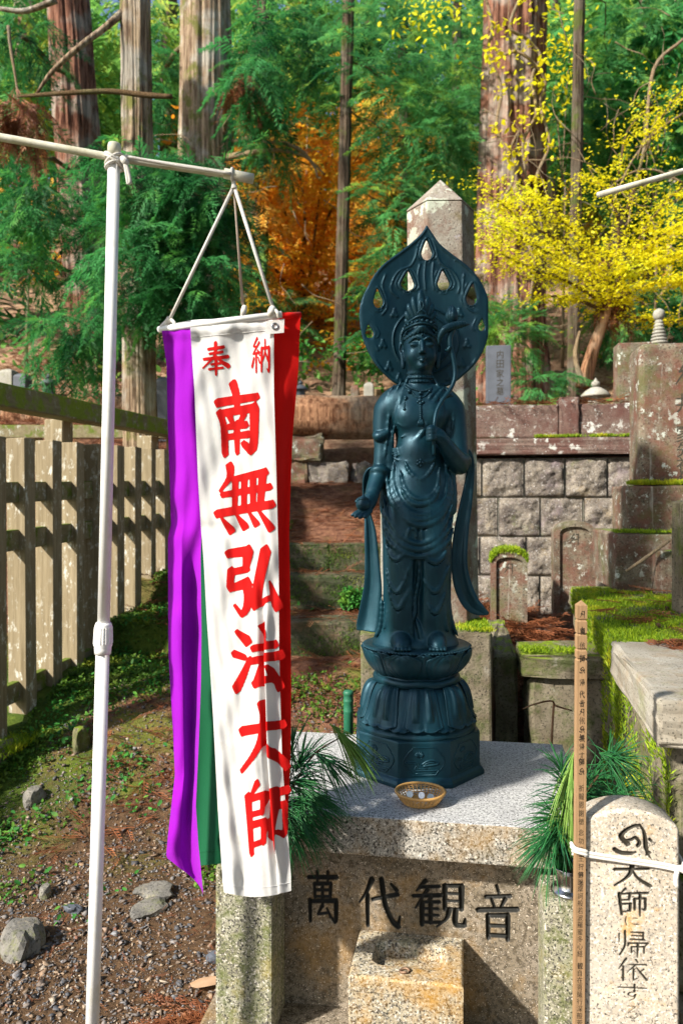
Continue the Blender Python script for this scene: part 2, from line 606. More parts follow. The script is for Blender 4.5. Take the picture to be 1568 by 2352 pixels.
def basis(d, roll, size):
    """(n,3,3): local x along d, local z near up rolled by roll"""
    d = d / np.linalg.norm(d, axis=1, keepdims=True)
    upv = np.tile(np.array([0, 0, 1.0]), (len(d), 1))
    s = np.cross(upv, d)
    ls = np.linalg.norm(s, axis=1, keepdims=True)
    s = np.where(ls > 1e-4, s / np.maximum(ls, 1e-4), np.array([1.0, 0, 0]))
    u = np.cross(d, s)
    c, sn = np.cos(roll)[:, None], np.sin(roll)[:, None]
    s2 = s * c + u * sn
    u2 = -s * sn + u * c
    return np.stack([d, s2, u2], axis=2) * size[:, None, None]


# ------------------------------------------------------------------ brush-written characters (strokes in a 100 x 100 box, y down: half-width start, half-width end, points)
GL = {
 '奉': '5 6 24 22 78 15;4 5 28 36 74 30;5 6 8 53 94 45;6 3 50 2 47 40 30 58 4 80;3 8 54 44 70 60 96 74;4 4 34 69 68 65;4 4 26 84 76 79;6 4 51 55 51 101',
 '納': '5 3 30 2 12 24;3 3 12 24 30 26;5 3 40 14 10 46;3 4 10 46 42 41;4 3 34 36 43 49;5 4 26 45 26 97;4 5 14 58 5 82;3 4 36 56 43 70;6 4 54 30 52 95;4 5 54 30 90 27;6 3 90 27 90 92 80 88;4 3 71 6 70 40 58 64;3 6 71 40 85 62',
 '南': '6 5 12 26 90 17;8 4 44 1 50 20 50 36;6 6 16 42 24 60 27 99;5 6 16 42 86 33;8 5 85 34 82 92 64 86;6 4 36 45 42 57;5 4 64 43 56 55;4 5 33 61 68 58;4 5 30 76 72 72;6 4 50 58 51 98',
 '無': '8 3 25 0 24 16 8 36;5 7 30 19 86 8;5 6 12 42 94 30;7 7 3 70 98 56;6 5 34 22 33 60;6 5 50 20 49 60;6 5 65 18 65 58;7 6 82 12 78 56;3 8 11 78 26 94;3 8 36 72 50 88;3 7 58 68 70 84;3 8 74 64 95 90',
 '弘': '6 7 8 10 44 6;8 5 44 6 40 32;5 5 42 33 12 38;6 5 13 36 10 60;5 8 12 62 42 54;8 3 42 54 44 82 34 100 20 88;8 6 76 6 62 58 56 88;6 4 58 86 92 74;2 9 84 52 97 86',
 '法': '4 8 10 9 30 22;5 4 4 42 26 48;8 4 10 94 24 72 36 50;5 6 42 34 86 28;9 6 62 2 66 20 64 50;5 7 36 54 98 44;6 6 66 48 48 88;6 5 46 88 86 80;3 9 78 62 94 90',
 '大': '7 6 4 40 92 30;9 4 46 1 50 20 44 52 28 76 3 100;4 8 50 38 66 68 97 92',
 '師': '6 3 28 0 16 15;7 5 8 20 16 100;5 5 12 22 44 16;6 4 43 18 40 42;4 4 14 45 40 41;5 5 15 60 46 55;6 5 44 57 43 84;4 4 14 90 44 83;5 6 50 16 99 10;6 5 58 36 58 78;5 5 58 36 93 31;6 3 92 32 92 74 82 72;6 3 75 12 75 101',
 '萬': '4 5 12 13 88 9;4 3 36 1 36 20;4 3 64 0 64 19;4 4 28 25 30 51;4 4 28 25 72 22;4 4 72 22 70 49;3 3 30 37 70 35;3 3 30 50 70 48;4 4 50 25 50 68;5 4 16 58 17 98;4 5 16 60 86 55;6 3 86 56 85 95 75 90;4 3 48 68 38 84;3 3 38 84 64 80;3 4 62 72 71 87',
 '代': '6 2 32 3 20 30 4 52;5 4 22 36 23 98;4 5 34 44 90 30;6 6 54 2 62 50 78 84 92 95;4 2 92 95 96 74;3 5 76 10 88 21',
 '観': '5 2 24 1 8 24;4 4 16 15 50 11;4 5 2 36 54 30;4 2 28 20 6 62;5 4 18 48 18 98;4 3 36 33 31 45;3 4 18 48 50 45;3 3 18 62 48 60;3 3 18 76 48 74;3 4 16 92 54 89;4 4 34 46 34 92;5 4 61 8 61 60;4 5 61 9 92 6;6 4 92 7 92 58;3 3 61 25 92 24;3 3 61 41 92 40;3 3 61 58 92 57;5 2 69 60 64 80 46 99;5 5 81 60 81 90 97 92;4 2 97 92 99 77',
 '音': '4 4 48 0 53 12;4 4 22 22 80 17;4 4 36 26 43 41;5 3 68 23 57 41;5 5 3 48 97 41;5 5 27 57 28 99;4 5 27 57 74 54;6 5 74 54 74 99;4 3 28 76 74 74;4 4 28 94 74 93',
 '種': '7 6 6 76 22 84 48 84;9 4 38 58 22 40 34 22 56 8 70 6;4 7 70 6 80 26 84 66;7 1 84 66 90 84 100 99;5 6 30 52 48 46 58 40 68 52 64 62;5 5 93 42 97 46;4 5 86 84 93 78;4 4 46 84 58 80',
 'に': '3 4 20 14 16 50 22 82;3 4 50 26 76 22;3 4 46 66 82 72',
 '帰': '3 2 10 16 10 46;4 3 28 4 28 58 12 96;3 4 46 8 84 6;4 3 84 6 83 34;3 3 50 20 84 19;3 4 44 34 88 33;4 4 38 50 98 44;4 2 97 45 88 58;4 3 40 50 37 60;3 3 48 62 48 84;3 4 48 62 86 58;4 3 86 58 86 82;5 2 67 48 66 100',
 '依': '5 2 30 3 5 50;4 4 20 36 20 98;4 4 62 3 68 14;3 4 38 28 96 22;4 2 62 26 32 62;4 3 55 44 54 92;3 2 54 92 70 80;3 6 64 38 98 86;4 2 88 42 74 58',
 'す': '4 4 3 28 97 20;4 3 58 3 58 48;3 3 58 48 40 54 38 68 54 72 62 58;3 2 62 58 56 84 40 99',
 'る': '3 3 20 10 74 8;3 3 74 8 20 60;2 4 20 60 60 48 86 68 62 96 36 92;3 2 36 92 46 78 62 88',
 '阿': '6 3 48 4 20 40;5 4 20 40 50 34;5 3 50 34 4 88;6 4 66 8 86 4;7 3 84 6 82 96;4 3 50 50 80 48',
}


def glyph_sdf(ch, X, Y, bold=1.0):
    d = np.full(X.shape, 1e3)
    for s in GL[ch].split(';'):
        q = [float(v) for v in s.split()]
        w0, w1 = q[0] * bold, q[1] * bold
        P = np.array(q[2:]).reshape(-1, 2)
        if len(P) > 2:
            P = np.array(smooth_path(P, 4))
        m = len(P) - 1
        for i in range(m):
            a, b = P[i], P[i + 1]
            ra = w0 + (w1 - w0) * i / m
            rb = w0 + (w1 - w0) * (i + 1) / m
            ab = b - a
            L2 = max(ab @ ab, 1e-9)
            t = np.clip(((X - a[0]) * ab[0] + (Y - a[1]) * ab[1]) / L2, 0, 1)
            ex, ey = X - a[0] - t * ab[0], Y - a[1] - t * ab[1]
            p_, q_ = ex * .853 - ey * .522, ex * .522 + ey * .853       # square-ended brush held aslant
            d = np.minimum(d, (p_ ** 6 + q_ ** 6) ** (1 / 6) * 1.06 - (ra + (rb - ra) * t))
    return d


def glyph_polys(ch, n_=56, bold=1.0):
    """outline filled by marching squares: points in the 0..1 box, y down"""
    g = np.linspace(-8, 108, n_ + 1)
    X, Y = np.meshgrid(g, g)
    d = glyph_sdf(ch, X, Y, bold)
    V, Fc, idx = [], [], {}

    def vid(key, p):
        if key not in idx:
            idx[key] = len(V)
            V.append((p[0] / 100, p[1] / 100))
        return idx[key]
    for j in range(n_):
        for i in range(n_):
            c = [(i, j), (i + 1, j), (i + 1, j + 1), (i, j + 1)]
            dv = [d[y, x] for x, y in c]
            if min(dv) >= 0:
                continue
            poly = []
            for k in range(4):
                a, b = c[k], c[(k + 1) % 4]
                da, db = dv[k], dv[(k + 1) % 4]
                if da < 0:
                    poly.append(vid(a, (g[a[0]], g[a[1]])))
                if (da < 0) != (db < 0):
                    t = da / (da - db)
                    poly.append(vid((min(a, b), max(a, b)), (g[a[0]] + (g[b[0]] - g[a[0]]) * t, g[a[1]] + (g[b[1]] - g[a[1]]) * t)))
            if len(poly) >= 3:
                Fc.append(tuple(poly))
    return V, Fc


def type_mesh(ch):
    """a printed character from the built-in typeface as flat polygons in the 0..1 box, y down"""
    cu = bpy.data.curves.new('type', 'FONT')
    cu.body = ch
    cu.resolution_u = 2
    o = bpy.data.objects.new('type', cu)
    COL.objects.link(o)
    me = bpy.data.meshes.new_from_object(o.evaluated_get(bpy.context.evaluated_depsgraph_get()))
    V = np.array([v.co[:2] for v in me.vertices])
    Fc = [tuple(p.vertices) for p in me.polygons]
    bpy.data.objects.remove(o)
    bpy.data.curves.remove(cu)
    bpy.data.meshes.remove(me)
    if len(V) == 0:
        return [], []
    lo, hi = V.min(0), V.max(0)
    s = max(hi - lo)
    c = (lo + hi) / 2
    return [((x - c[0]) / s + .5, .5 - (y - c[1]) / s) for x, y in V], Fc


_tc = {}


def char_polys(ch):
    if ch not in _tc:
        _tc[ch] = glyph_polys(ch, 30) if ch in GL else type_mesh(ch)
    return _tc[ch]


def write_on(name, items, frame, mat, parent, lift=.0012):
    """items (char, u centre, v centre, w, h) on a plane frame = (origin, right, down, out)"""
    o, r, d, nn = [Vector(x) for x in frame]
    V, Fc = [], []
    for ch, u, v, w, h in items:
        gv, gf = char_polys(ch)
        b = len(V)
        V += [o + r * (u + (x - .5) * w) + d * (v + (y - .5) * h) + nn * lift for x, y in gv]
        Fc += [tuple(i + b for i in reversed(q)) for q in gf]
    return link(name, pymesh(name, V, Fc), mat, parent)


# ------------------------------------------------------------------ ground
def sstep(a, b, x):
    t = np.clip((x - a) / (b - a), 0, 1)
    return t * t * (3 - 2 * t)


def ground_z(x, y):
    x = np.asarray(x, float)
    y = np.asarray(y, float)
    path = .50 * sstep(3.1, 4.95, y) + .20 * sstep(5.10, 5.2, y) + .23 * sstep(5.79, 5.89, y) + .19 * sstep(6.38, 6.48, y) + .60 * sstep(6.4, 9.0, y) + .42 * sstep(9.0, 9.5, y)
    left = .30 * sstep(3.6, 6.0, y) + 2.3 * sstep(5.0, 9.5, y)
    right = .62 * sstep(2.9, 4.6, y) + 1.40 * sstep(5.52, 5.75, y) + .14 * sstep(6.0, 9.5, y)
    xf = -1.78 + .1757 * (y - 4.08)
    wl = sstep(xf - .10, xf - .75, x)
    wr = sstep(.80, 1.0, x)
    z = path * (1 - wl) * (1 - wr) + left * wl + right * wr
    z = z + .52 * np.maximum(0, y - 9.6) * (1 - .004 * np.maximum(0, y - 9.6))
    amp = .012 + .05 * sstep(3.5, 6.0, y) + .35 * sstep(10, 16, y)
    z = z + amp * wob(x * 1.3, y * 1.3) * .6 + .006 * wob(x * 9, y * 9)
    xf = -1.78 + .1757 * (y - 4.08)
    bank = (.22 + .03 * (y - 4)) * sstep(xf + .30, xf + .06, x) * sstep(2.0, 3.2, y) * sstep(9.0, 6.5, y)
    z = np.where(x < xf + .3, np.maximum(z, bank), z)
    return z


gx = np.unique(np.concatenate([np.linspace(-60, -6, 40), np.linspace(-6, -2.2, 50), np.linspace(-2.2, 2.6, 130), np.linspace(2.6, 8, 40), np.linspace(8, 60, 36)]))
gy = np.unique(np.concatenate([np.linspace(-8, 1.6, 14), np.linspace(1.6, 6.6, 150), np.linspace(6.6, 12, 80), np.linspace(12, 90, 90)]))
GX, GY = np.meshgrid(gx, gy)
GV = np.stack([GX.ravel(), GY.ravel(), ground_z(GX, GY).ravel()], 1)
nx_, ny_ = len(gx), len(gy)
ii = (np.arange(ny_ - 1)[:, None] * nx_ + np.arange(nx_ - 1)[None]).ravel()
GF = np.stack([ii, ii + 1, ii + nx_ + 1, ii + nx_], 1)
n = NT('earth')
soil = n.mix(n.ramp(n.noise(30, 5, .7), (.35, 0), (.65, 1)), (.055, .033, .019), (.17, .10, .052))
litter = n.mix(n.ramp(n.noise(14, 6, .75), (.38, 0), (.62, 1)), (.095, .040, .026), (.27, .13, .075))
sep = n.n('ShaderNodeSeparateXYZ')
n.set(sep.inputs[0], n.pos())
far = n.math('ADD', sep.outputs[1], n.math('MULTIPLY', n.noise(1.5, 4), 1.6))
c = n.mix(n.ramp(n.math('MULTIPLY', far, .1), (.43, 0), (.50, 1)), soil, litter)
# moss spreads over the strip beside the fence and in patches between the graves
side = n.math('ADD', n.math('MULTIPLY', sep.outputs[0], -.55), n.math('MULTIPLY', sep.outputs[1], .12))
mm = n.math('ADD', side, n.math('MULTIPLY', n.noise(3.2, 5, .65), .9))
c = n.mix(n.ramp(mm, (1.42, 0), (1.62, 1)) if False else n.ramp(n.math('MULTIPLY', mm, .5), (.79, 0), (.88, 1)), c, n.mix(n.noise(40, 4), (.02, .05, .008), (.11, .155, .02)))
hill_ = n.mix(n.ramp(n.noise(9, 7, .78), (.38, 0), (.62, 1)), (.16, .075, .045), (.46, .30, .19))
c = n.mix(n.ramp(n.math('MULTIPLY', far, .1), (.62, 0), (.70, 1)), c, litter)
c = n.mix(n.ramp(n.math('MULTIPLY', far, .05), (.48, 0), (.54, 1)), c, hill_)
c = n.mix(n.math('MULTIPLY', n.ramp(n.noise(2.6, 5, .6, off=(7, 2, 0)), (.52, 0), (.62, 1)), n.ramp(n.math('MULTIPLY', sep.outputs[1], .1), (.30, 0), (.36, .8), (.60, .6), (.70, .12))), c,
          n.mix(n.noise(40, 4), (.05, .09, .012), (.20, .24, .03)))
ground = link('ground', npmesh('ground', GV, GF), n.out(c, .95, n.noise(38, 6, .75), 1.0, .02, spec=.15), None, True)
tag(ground, 'brown earth of the graveyard path and the wooded hillside behind', kind='structure')


def gz(x, y):
    return float(ground_z(x, y))


# ------------------------------------------------------------------ foliage building blocks
def diamond(L, w):
    return np.array([[0, 0, 0], [L * .45, w, .0], [L, 0, 0], [L * .45, -w, 0]]), np.array([[0, 1, 2], [0, 2, 3]])


def frond_base(pairs=11, L=1.0, droop=.35, w=.018, side=.34, fine=True):
    """feathery conifer spray along x: axis with paired, drooping branchlets"""
    V, Fc = [], []
    rr = random.Random(5)
    for i in range(pairs * 2 + 1):
        t = (i // 2 + .5) / pairs
        if i == pairs * 2:
            t = .97
        x = L * t
        z = -droop * t * t
        s = 1 if i % 2 else -1
        ln = side * (1.15 - .85 * t) * rr.uniform(.8, 1.2)
        ang = rr.uniform(.5, .9) * s
        if i == pairs * 2:
            ang, ln = 0, side * .5
        dx, dy, dz = math.cos(ang) * ln, math.sin(ang) * ln, -droop * .5 * ln * rr.uniform(.2, 1.6)
        px, py = -math.sin(ang), math.cos(ang)
        b = len(V)
        V += [(x, 0, z), (x + dx * .5 + px * w, dy * .5 + py * w, z + dz * .4 + w * .6), (x + dx, dy, z + dz), (x + dx * .5 - px * w, dy * .5 - py * w, z + dz * .4)]
        Fc += [(b, b + 1, b + 2), (b, b + 2, b + 3)]
        if fine:
            for q in (.35, .65):
                for s2 in (-1, 1):
                    a2 = ang + s2 * .75
                    l2 = ln * .42
                    b = len(V)
                    bx, by, bz = x + dx * q, dy * q, z + dz * q * .8
                    ex, ey = math.cos(a2) * l2, math.sin(a2) * l2
                    V += [(bx, by, bz), (bx + ex * .5 - math.sin(a2) * w * .7, by + ey * .5 + math.cos(a2) * w * .7, bz - .02),
                          (bx + ex, by + ey, bz + dz * .3 - droop * .12)]
                    Fc += [(b, b + 1, b + 2)]
    return np.array(V), np.array(Fc)


FROND = frond_base(11)
FROND_FAR = frond_base(7, fine=False, w=.04, side=.42)
LEAF = (np.array([[0, 0, 0], [.30, .26, .03], [.75, .20, .0], [1.05, 0, -.06], [.75, -.20, .0], [.30, -.26, .03]]),
        np.array([[0, 1, 2], [0, 2, 3], [0, 3, 4], [0, 4, 5]]))


def frond_cloud(clusters, base, size=(.25, .5), out=.6, down=.35, seed=1):
    """clusters: (centre xyz, radii xyz, count). Sprays point outwards and droop."""
    g = np.random.default_rng(seed)
    P, Dn, S, T = [], [], [], []
    for c, r, k in clusters:
        q = g.normal(size=(k, 3))
        q /= np.linalg.norm(q, axis=1, keepdims=True)
        rad = g.random(k) ** .45
        p = np.array(c) + q * rad[:, None] * np.array(r)
        # pull into layered clumps so that gaps open up
        lay = np.round(p[:, 2] / (.35 * size[1] * 2)) * (.35 * size[1] * 2)
        p[:, 2] += (lay - p[:, 2]) * .45
        d = q * out + g.normal(size=(k, 3)) * .45
        d[:, 2] = d[:, 2] * .5 - down
        P.append(p)
        Dn.append(d)
        S.append(g.uniform(size[0], size[1], k))
        T.append(np.clip(g.normal(.45, .28, k), 0, 1))
    P, Dn, S, T = np.concatenate(P), np.concatenate(Dn), np.concatenate(S), np.concatenate(T)
    B = basis(Dn, g.uniform(-.6, .6, len(P)), S)
    Ms = np.concatenate([B, P[:, :, None]], axis=2)
    return scatter_copies(base[0], base[1], Ms, T)


def leaf_cloud(P, size, seed=1, flat=.5, base=LEAF):
    g = np.random.default_rng(seed)
    k = len(P)
    d = g.normal(size=(k, 3))
    d[:, 2] *= flat
    d[:, 2] -= .15
    B = basis(d, g.normal(0, .5, k), g.uniform(size * .6, size * 1.25, k))
    Ms = np.concatenate([B, np.asarray(P)[:, :, None]], axis=2)
    return scatter_copies(base[0], base[1], Ms, np.clip(g.normal(.5, .3, k), 0, 1))


def ivy_path(a, b, sag, wobble, n_, seed):
    rr = random.Random(seed)
    a, b = Vector(a), Vector(b)
    L = (b - a).length
    out = []
    for i in range(n_ + 1):
        t = i / n_
        p = a.lerp(b, t)
        p.z -= sag * 4 * t * (1 - t) * L
        if 0 < i < n_:
            p += Vector((rr.gauss(0, 1), rr.gauss(0, 1), rr.gauss(0, 1))) * wobble * L
        out.append(p)
    return out


def trunk_mesh(name, base, top, r0, r1, seg=40, rings=46, ridge=.09, seed=0, flare=.5, bend=0.0):
    base, top = Vector(base), Vector(top)
    t = np.linspace(0, 1, rings)
    w = np.linspace(0, 2 * np.pi, seg, endpoint=False)
    T, W = np.meshgrid(t, w, indexing='ij')
    L = (top - base).length
    rad = r0 + (r1 - r0) * T + r0 * flare * np.exp(-T * L / (r0 * 2.2)) * (.7 + .3 * np.sin(W * 5 + seed))
    hh = T * L / max(r0, .05)
    rad = rad * (1 + ridge * (.5 * np.sin(W * 11 + .5 * np.sin(hh * .7 + seed) + seed) + .35 * np.sin(W * 19 + hh * .22 + 2 * seed) + .3 * np.sin(W * 7 - hh * .3)
                              + .25 * np.sin(hh * 1.1 + W * 3 + seed)
                              + .40 * np.sin(W * 31 + 1.2 * np.sin(hh * .5 + W * 2) + seed) + .25 * np.sin(W * 47 + hh * .35)))
    ax = np.array(base)[None, None] + T[..., None] * np.array(top - base)[None, None]
    off = bend * np.sin(T * np.pi * 1.3 + seed)
    X = ax[..., 0] + np.cos(W) * rad + off
    Y = ax[..., 1] + np.sin(W) * rad
    V = np.stack([X, Y, ax[..., 2]], -1).reshape(-1, 3)
    i = np.arange(rings - 1)[:, None] * seg
    k = np.arange(seg)[None]
    k2 = (k + 1) % seg
    Fc = np.stack([i + k, i + k2, i + seg + k2, i + seg + k], -1).reshape(-1, 4)
    return npmesh(name, V, Fc)


# ------------------------------------------------------------------ granite pedestal of the statue
SLAB_Z = .66
RZ = R(-9)
EX = Vector((math.cos(RZ), math.sin(RZ), 0))
EY = Vector((-math.sin(RZ), math.cos(RZ), 0))
SLC = Vector((.250, 2.468, 0))


def sl(u, v, z=0.0):
    return SLC + EX * u + EY * v + Vector((0, 0, z))


ped = empty('stone_pedestal', SLC, RZ)
tag(ped, 'granite pedestal with carved front panel carrying the dark bronze statue', 'pedestal')


def part_box(name, parent, u0, u1, v0, v1, z0, z1, mat, bevel=.006, **kw):
    o = link(name, box_mesh(name, u1 - u0, v1 - v0, z1 - z0, bevel, **kw), mat, parent)
    o.location = ((u0 + u1) / 2, (v0 + v1) / 2, z0)
    return o


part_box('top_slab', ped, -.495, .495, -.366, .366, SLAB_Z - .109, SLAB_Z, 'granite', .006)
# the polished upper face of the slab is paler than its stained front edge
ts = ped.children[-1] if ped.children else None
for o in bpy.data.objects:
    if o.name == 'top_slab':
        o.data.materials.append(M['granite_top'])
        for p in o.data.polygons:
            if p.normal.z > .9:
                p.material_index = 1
for u0, v0 in ((-.542, -.43), (.345, -.47)):
    o = part_box('post', ped, u0, u0 + .163, v0, v0 + .16, .04, .522, 'granite_post', .009)
part_box('core_block', ped, -.47, .47, -.215, .35, .04, SLAB_Z - .112, 'granite_panel', .005)
part_box('base_stone', ped, -.60, .55, -.50, .42, -.06, .055, 'granite_panel', .01)

# carved panel: the four characters are cut into the stone
pw, ph = .355, .49
ug = np.linspace(-.385, .352, 330)
zg = np.linspace(.056, SLAB_Z - .1115, 220)
U, Z = np.meshgrid(ug, zg)
dep = np.zeros_like(U)
gro = np.zeros_like(U)
for ch, uc, zc, w, h in (('萬', -.267, .375, .112, .150), ('代', -.098, .372, .128, .142), ('観', .073, .382, .152, .132), ('音', .238, .372, .118, .150)):
    d = glyph_sdf(ch, (U - uc) / w * 100 + 50, 50 - (Z - zc) / h * 100, .98) * (w / 100)
    gro = np.maximum(gro, np.clip(.5 - d / .004, 0, 1))
    dep = np.maximum(dep, np.clip(-d * 1.6 + .001, 0, .011))
V = np.stack([U.ravel(), -.270 + dep.ravel(), Z.ravel()], 1)
i0 = (np.arange(len(zg) - 1)[:, None] * len(ug) + np.arange(len(ug) - 1)[None]).ravel()
me = npmesh('front_panel', V, np.stack([i0, i0 + 1, i0 + len(ug) + 1, i0 + len(ug)], 1))
a = me.attributes.new('groove', 'FLOAT', 'POINT')
a.data.foreach_set('value', gro.ravel().astype(np.float32))
pan = link('front_panel', me, 'granite_panel', ped)
tag(pan, 'front panel carved with four large characters')

# water stone with a hollow basin
ws = empty('water_basin', SLC, RZ)
tag(ws, 'low granite block with hollowed water basin below the carved characters', 'basin')
ug = np.linspace(-.158, .142, 100)
vg = np.linspace(-.488, -.272, 74)
U, V2 = np.meshgrid(ug, vg)
q = np.maximum(np.abs(U + .004) - .068, 0)
q2 = np.maximum(np.abs(V2 + .374) - .022, 0)
d = np.hypot(q, q2) - .032
zz = .291 - .032 * (1 - sstep(-.016, .002, d))
edge = np.minimum(np.minimum(U - ug[0], ug[-1] - U), V2 - vg[0])
zz -= .006 * np.clip(1 - edge / .008, 0, 1) ** 2
V = np.stack([U.ravel(), V2.ravel(), zz.ravel()], 1)
i0 = (np.arange(len(vg) - 1)[:, None] * len(ug) + np.arange(len(ug) - 1)[None]).ravel()
top = link('basin_top', npmesh('basin_top', V, np.stack([i0, i0 + 1, i0 + len(ug) + 1, i0 + len(ug)], 1)), 'granite_basin', ws, True)
bb = link('block', box_mesh('block', .300, .216, .20, .004), 'granite_basin', ws)
bb.location = (-.008, -.380, .056)
v, f = [], []
me = pymesh('block_wall', [(-.158, -.488, .25), (.142, -.488, .25), (.142, -.272, .25), (-.158, -.272, .25), (-.158, -.488, .285), (.142, -.488, .285), (.142, -.272, .291), (-.158, -.272, .291)],
            [(0, 1, 5, 4), (1, 2, 6, 5), (3, 0, 4, 7), (2, 3, 7, 6)])
link('rim_wall', me, 'granite_basin', ws)
vl = []
for k in range(13):
    w = k / 12 * 1.7 * math.pi
    vl.append((.012 * math.cos(w), .009 * math.sin(w), .008 + .002 * math.sin(w * 1.5)))
hook = tubeobj('drain_ring', vl, .0035, 'rust', ws, 8)
hook.location = (-.012, -.452, .287)

# ------------------------------------------------------------------ inscribed stele on the right
st = empty('inscribed_stele', at(1448, HZ, 1.752) * 1.0, RZ)
st.location = (at(1448, HZ, 1.752).x, 1.752, 0)
tag(st, 'pale round-topped granite marker with carved vertical writing, tied with white cord', 'stone marker')
w2 = .106
ug = np.linspace(-w2, w2, 107)
tz = np.concatenate([np.linspace(-.02, .34, 6), np.linspace(.342, 1.0, 268)])
U, T = np.meshgrid(ug, tz)
arch = .800 + .034 * (1 - (U / w2) ** 2) - .010 * np.clip((np.abs(U) - .096) / .010, 0, 1) ** 2
Z = T * arch
dep = np.zeros_like(U)
gro = np.zeros_like(U)
for ch, py, ww, hh in (('種', 1933, 88, 84), ('大', 2007, 82, 62), ('師', 2074, 68, 60), ('に', 2118, 44, 30), ('帰', 2169, 72, 62), ('依', 2230, 66, 54), ('す', 2281, 66, 40), ('る', 2326, 34, 32)):
    zc = 1.555 - (py - HZ) * .001
    w, h = ww * .001, hh * .001
    d = glyph_sdf(ch, (U - .003) / w * 100 + 50, 50 - (Z - zc) / h * 100, .82) * (w / 100)
    gro = np.maximum(gro, np.clip(.45 - d / .0028, 0, 1))
    dep = np.maximum(dep, np.clip(-d * 1.8 + .0006, 0, .006))
edge = np.minimum(w2 - np.abs(U), arch - Z)
dep = dep + .006 * np.clip(1 - edge / .007, 0, 1) ** 2
V = np.stack([U.ravel(), dep.ravel(), Z.ravel()], 1)
nu = len(ug)
i0 = (np.arange(len(tz) - 1)[:, None] * nu + np.arange(nu - 1)[None]).ravel()
Fq = np.stack([i0, i0 + 1, i0 + nu + 1, i0 + nu], 1)
me = npmesh('face', V, Fq)
a = me.attributes.new('groove', 'FLOAT', 'POINT')
a.data.foreach_set('value', gro.ravel().astype(np.float32))
link('carved_face', me, 'granite_stele', st, True)
rim = [(u, .006, z) for u, z in zip([-w2] * 2, [-.02, .4])] if False else []
ring = [(-w2, -.02 * .8)] + [(u, float(ar)) for u, ar in zip(ug, arch[0])] + [(w2, -.02 * .8)]
v = [(u, .006, z) for u, z in ring] + [(u * .985, .098, z - .004) for u, z in ring] + [(u * .95, .105, z - .012) for u, z in ring]
m_ = len(ring)
f = [(i + 1, i, m_ + i, m_ + i + 1) for i in range(m_ - 1)] + [(m_ + i + 1, m_ + i, 2 * m_ + i, 2 * m_ + i + 1) for i in range(m_ - 1)] + [tuple(range(2 * m_, 3 * m_))]
link('stone_body', pymesh('stone_body', v, f), 'granite_stele', st, True)

# wooden memorial stake tied to it
sx_, sd_ = at(1329.5, HZ, 1.768).x, 1.768
sk = empty('memorial_stake', (sx_ - .004, sd_, 0))
sk.rotation_euler = (0, R(.35), R(-2))
tag(sk, 'slim square wooden memorial stake with notched top and inked writing', 'stake')
hw = .0112 * math.sqrt(2)
prof = [(hw, -.03)]
for zn in (1.1786, 1.201, 1.2366, 1.269):
    prof += [(hw, zn - .0035), (hw * .80, zn - .001), (hw * .80, zn + .001), (hw, zn + .0035)]
prof += [(hw, 1.303), (.0005, 1.314)]
v, f = polyprism(4, prof, R(45))
link('shaft', pymesh('shaft', v, f), 'stake_wood', sk)
it = []
seedg = ['阿', '南', '依', '師', '種', '帰', '代', '音', '阿', '依', '種', '無', '帰', 'す', '師', '種']
ys = [1410, 1447, 1481, 1510, 1537, 1565, 1592, 1612, 1633, 1652, 1672, 1692, 1712, 1732, 1746, 1768]
for ch, py in zip(seedg, ys):
    it.append((ch, .0, -(1.555 - (py - HZ) * sd_ / F), .0125, .017))
py = 1806
for ch in '祈報恩謝徳':
    it.append((ch, .0, -(1.555 - (py - HZ) * sd_ / F), .0120, .0155))
    py += 19
py += 6
for ch in '念功徳主狩野孝':
    it.append((ch, .0, -(1.555 - (py - HZ) * sd_ / F), .0115, .015))
    py += 19.5
py = 2003
for ch in '佛説摩訶般若波羅蜜多心経':
    it.append((ch, -.001, -(1.555 - (py - HZ) * sd_ / F), .0122, .0150))
    py += 16.4
py += 12
for ch in '観自在菩薩行深般若波羅蜜多':
    it.append((ch, -.001, -(1.555 - (py - HZ) * sd_ / F), .0122, .0148))
    py += 16.2
nsd = len(seedg)
for part_ in (it[:nsd], it[nsd:nsd + 12], it[nsd + 12:nsd + 24], it[nsd + 24:]):
    write_on('inked_writing', part_, ((0, -.0112, 0), (1, 0, 0), (0, 0, -1), (0, -1, 0)), 'black_ink', sk, .0004)

# white cord round both
zc0, zc1 = .742, .712
fr = lambda u, v, z: Vector((st.location.x, st.location.y, 0)) + EX * u + EY * v + Vector((0, 0, z))
pts = [(sx_ - .0185, sd_ - .004, zc0 + .008), (sx_ - .0135, sd_ - .0155, zc0 + .003), (sx_ + .012, sd_ - .0160, zc0 - .004), fr(-.10, -.012, zc0 - .008), fr(-.02, -.0055, zc0 - .018),
       fr(.06, -.0055, zc1 + .006), fr(w2 - .002, -.009, zc1 + .002), fr(w2 + .010, .004, zc1), fr(w2 + .009, .06, zc1 + .004), fr(w2 - .01, .113, zc1 + .01), fr(-w2 + .01, .113, zc0 - .06), fr(-w2 - .006, .08, zc0 - .045),
       (sx_ - .010, sd_ + .018, zc0 - .004), (sx_ - .0175, sd_ + .004, zc0 + .006)]
cd = empty('white_cord', (sx_, sd_, zc0))
tag(cd, 'white cloth cord binding the wooden stake to the pale granite marker', 'cord')
inv = Matrix.Translation(-cd.location)
for dz, rr_ in ((.0, .0042), (-.0072, .0036)):
    tubeobj('strand', [Vector(p) - cd.location + Vector((0, -.001 * (dz != 0), dz)) for p in pts], rr_, 'rope', cd, 8, 5)
kp = fr(w2 + .004, -.012, zc1) - cd.location
tubeobj('knot', [kp + Vector((-.012, -.002, .004)), kp + Vector((0, -.006, .002)), kp + Vector((.014, -.003, -.006))], [.006, .010, .005], 'rope', cd, 8, 4)
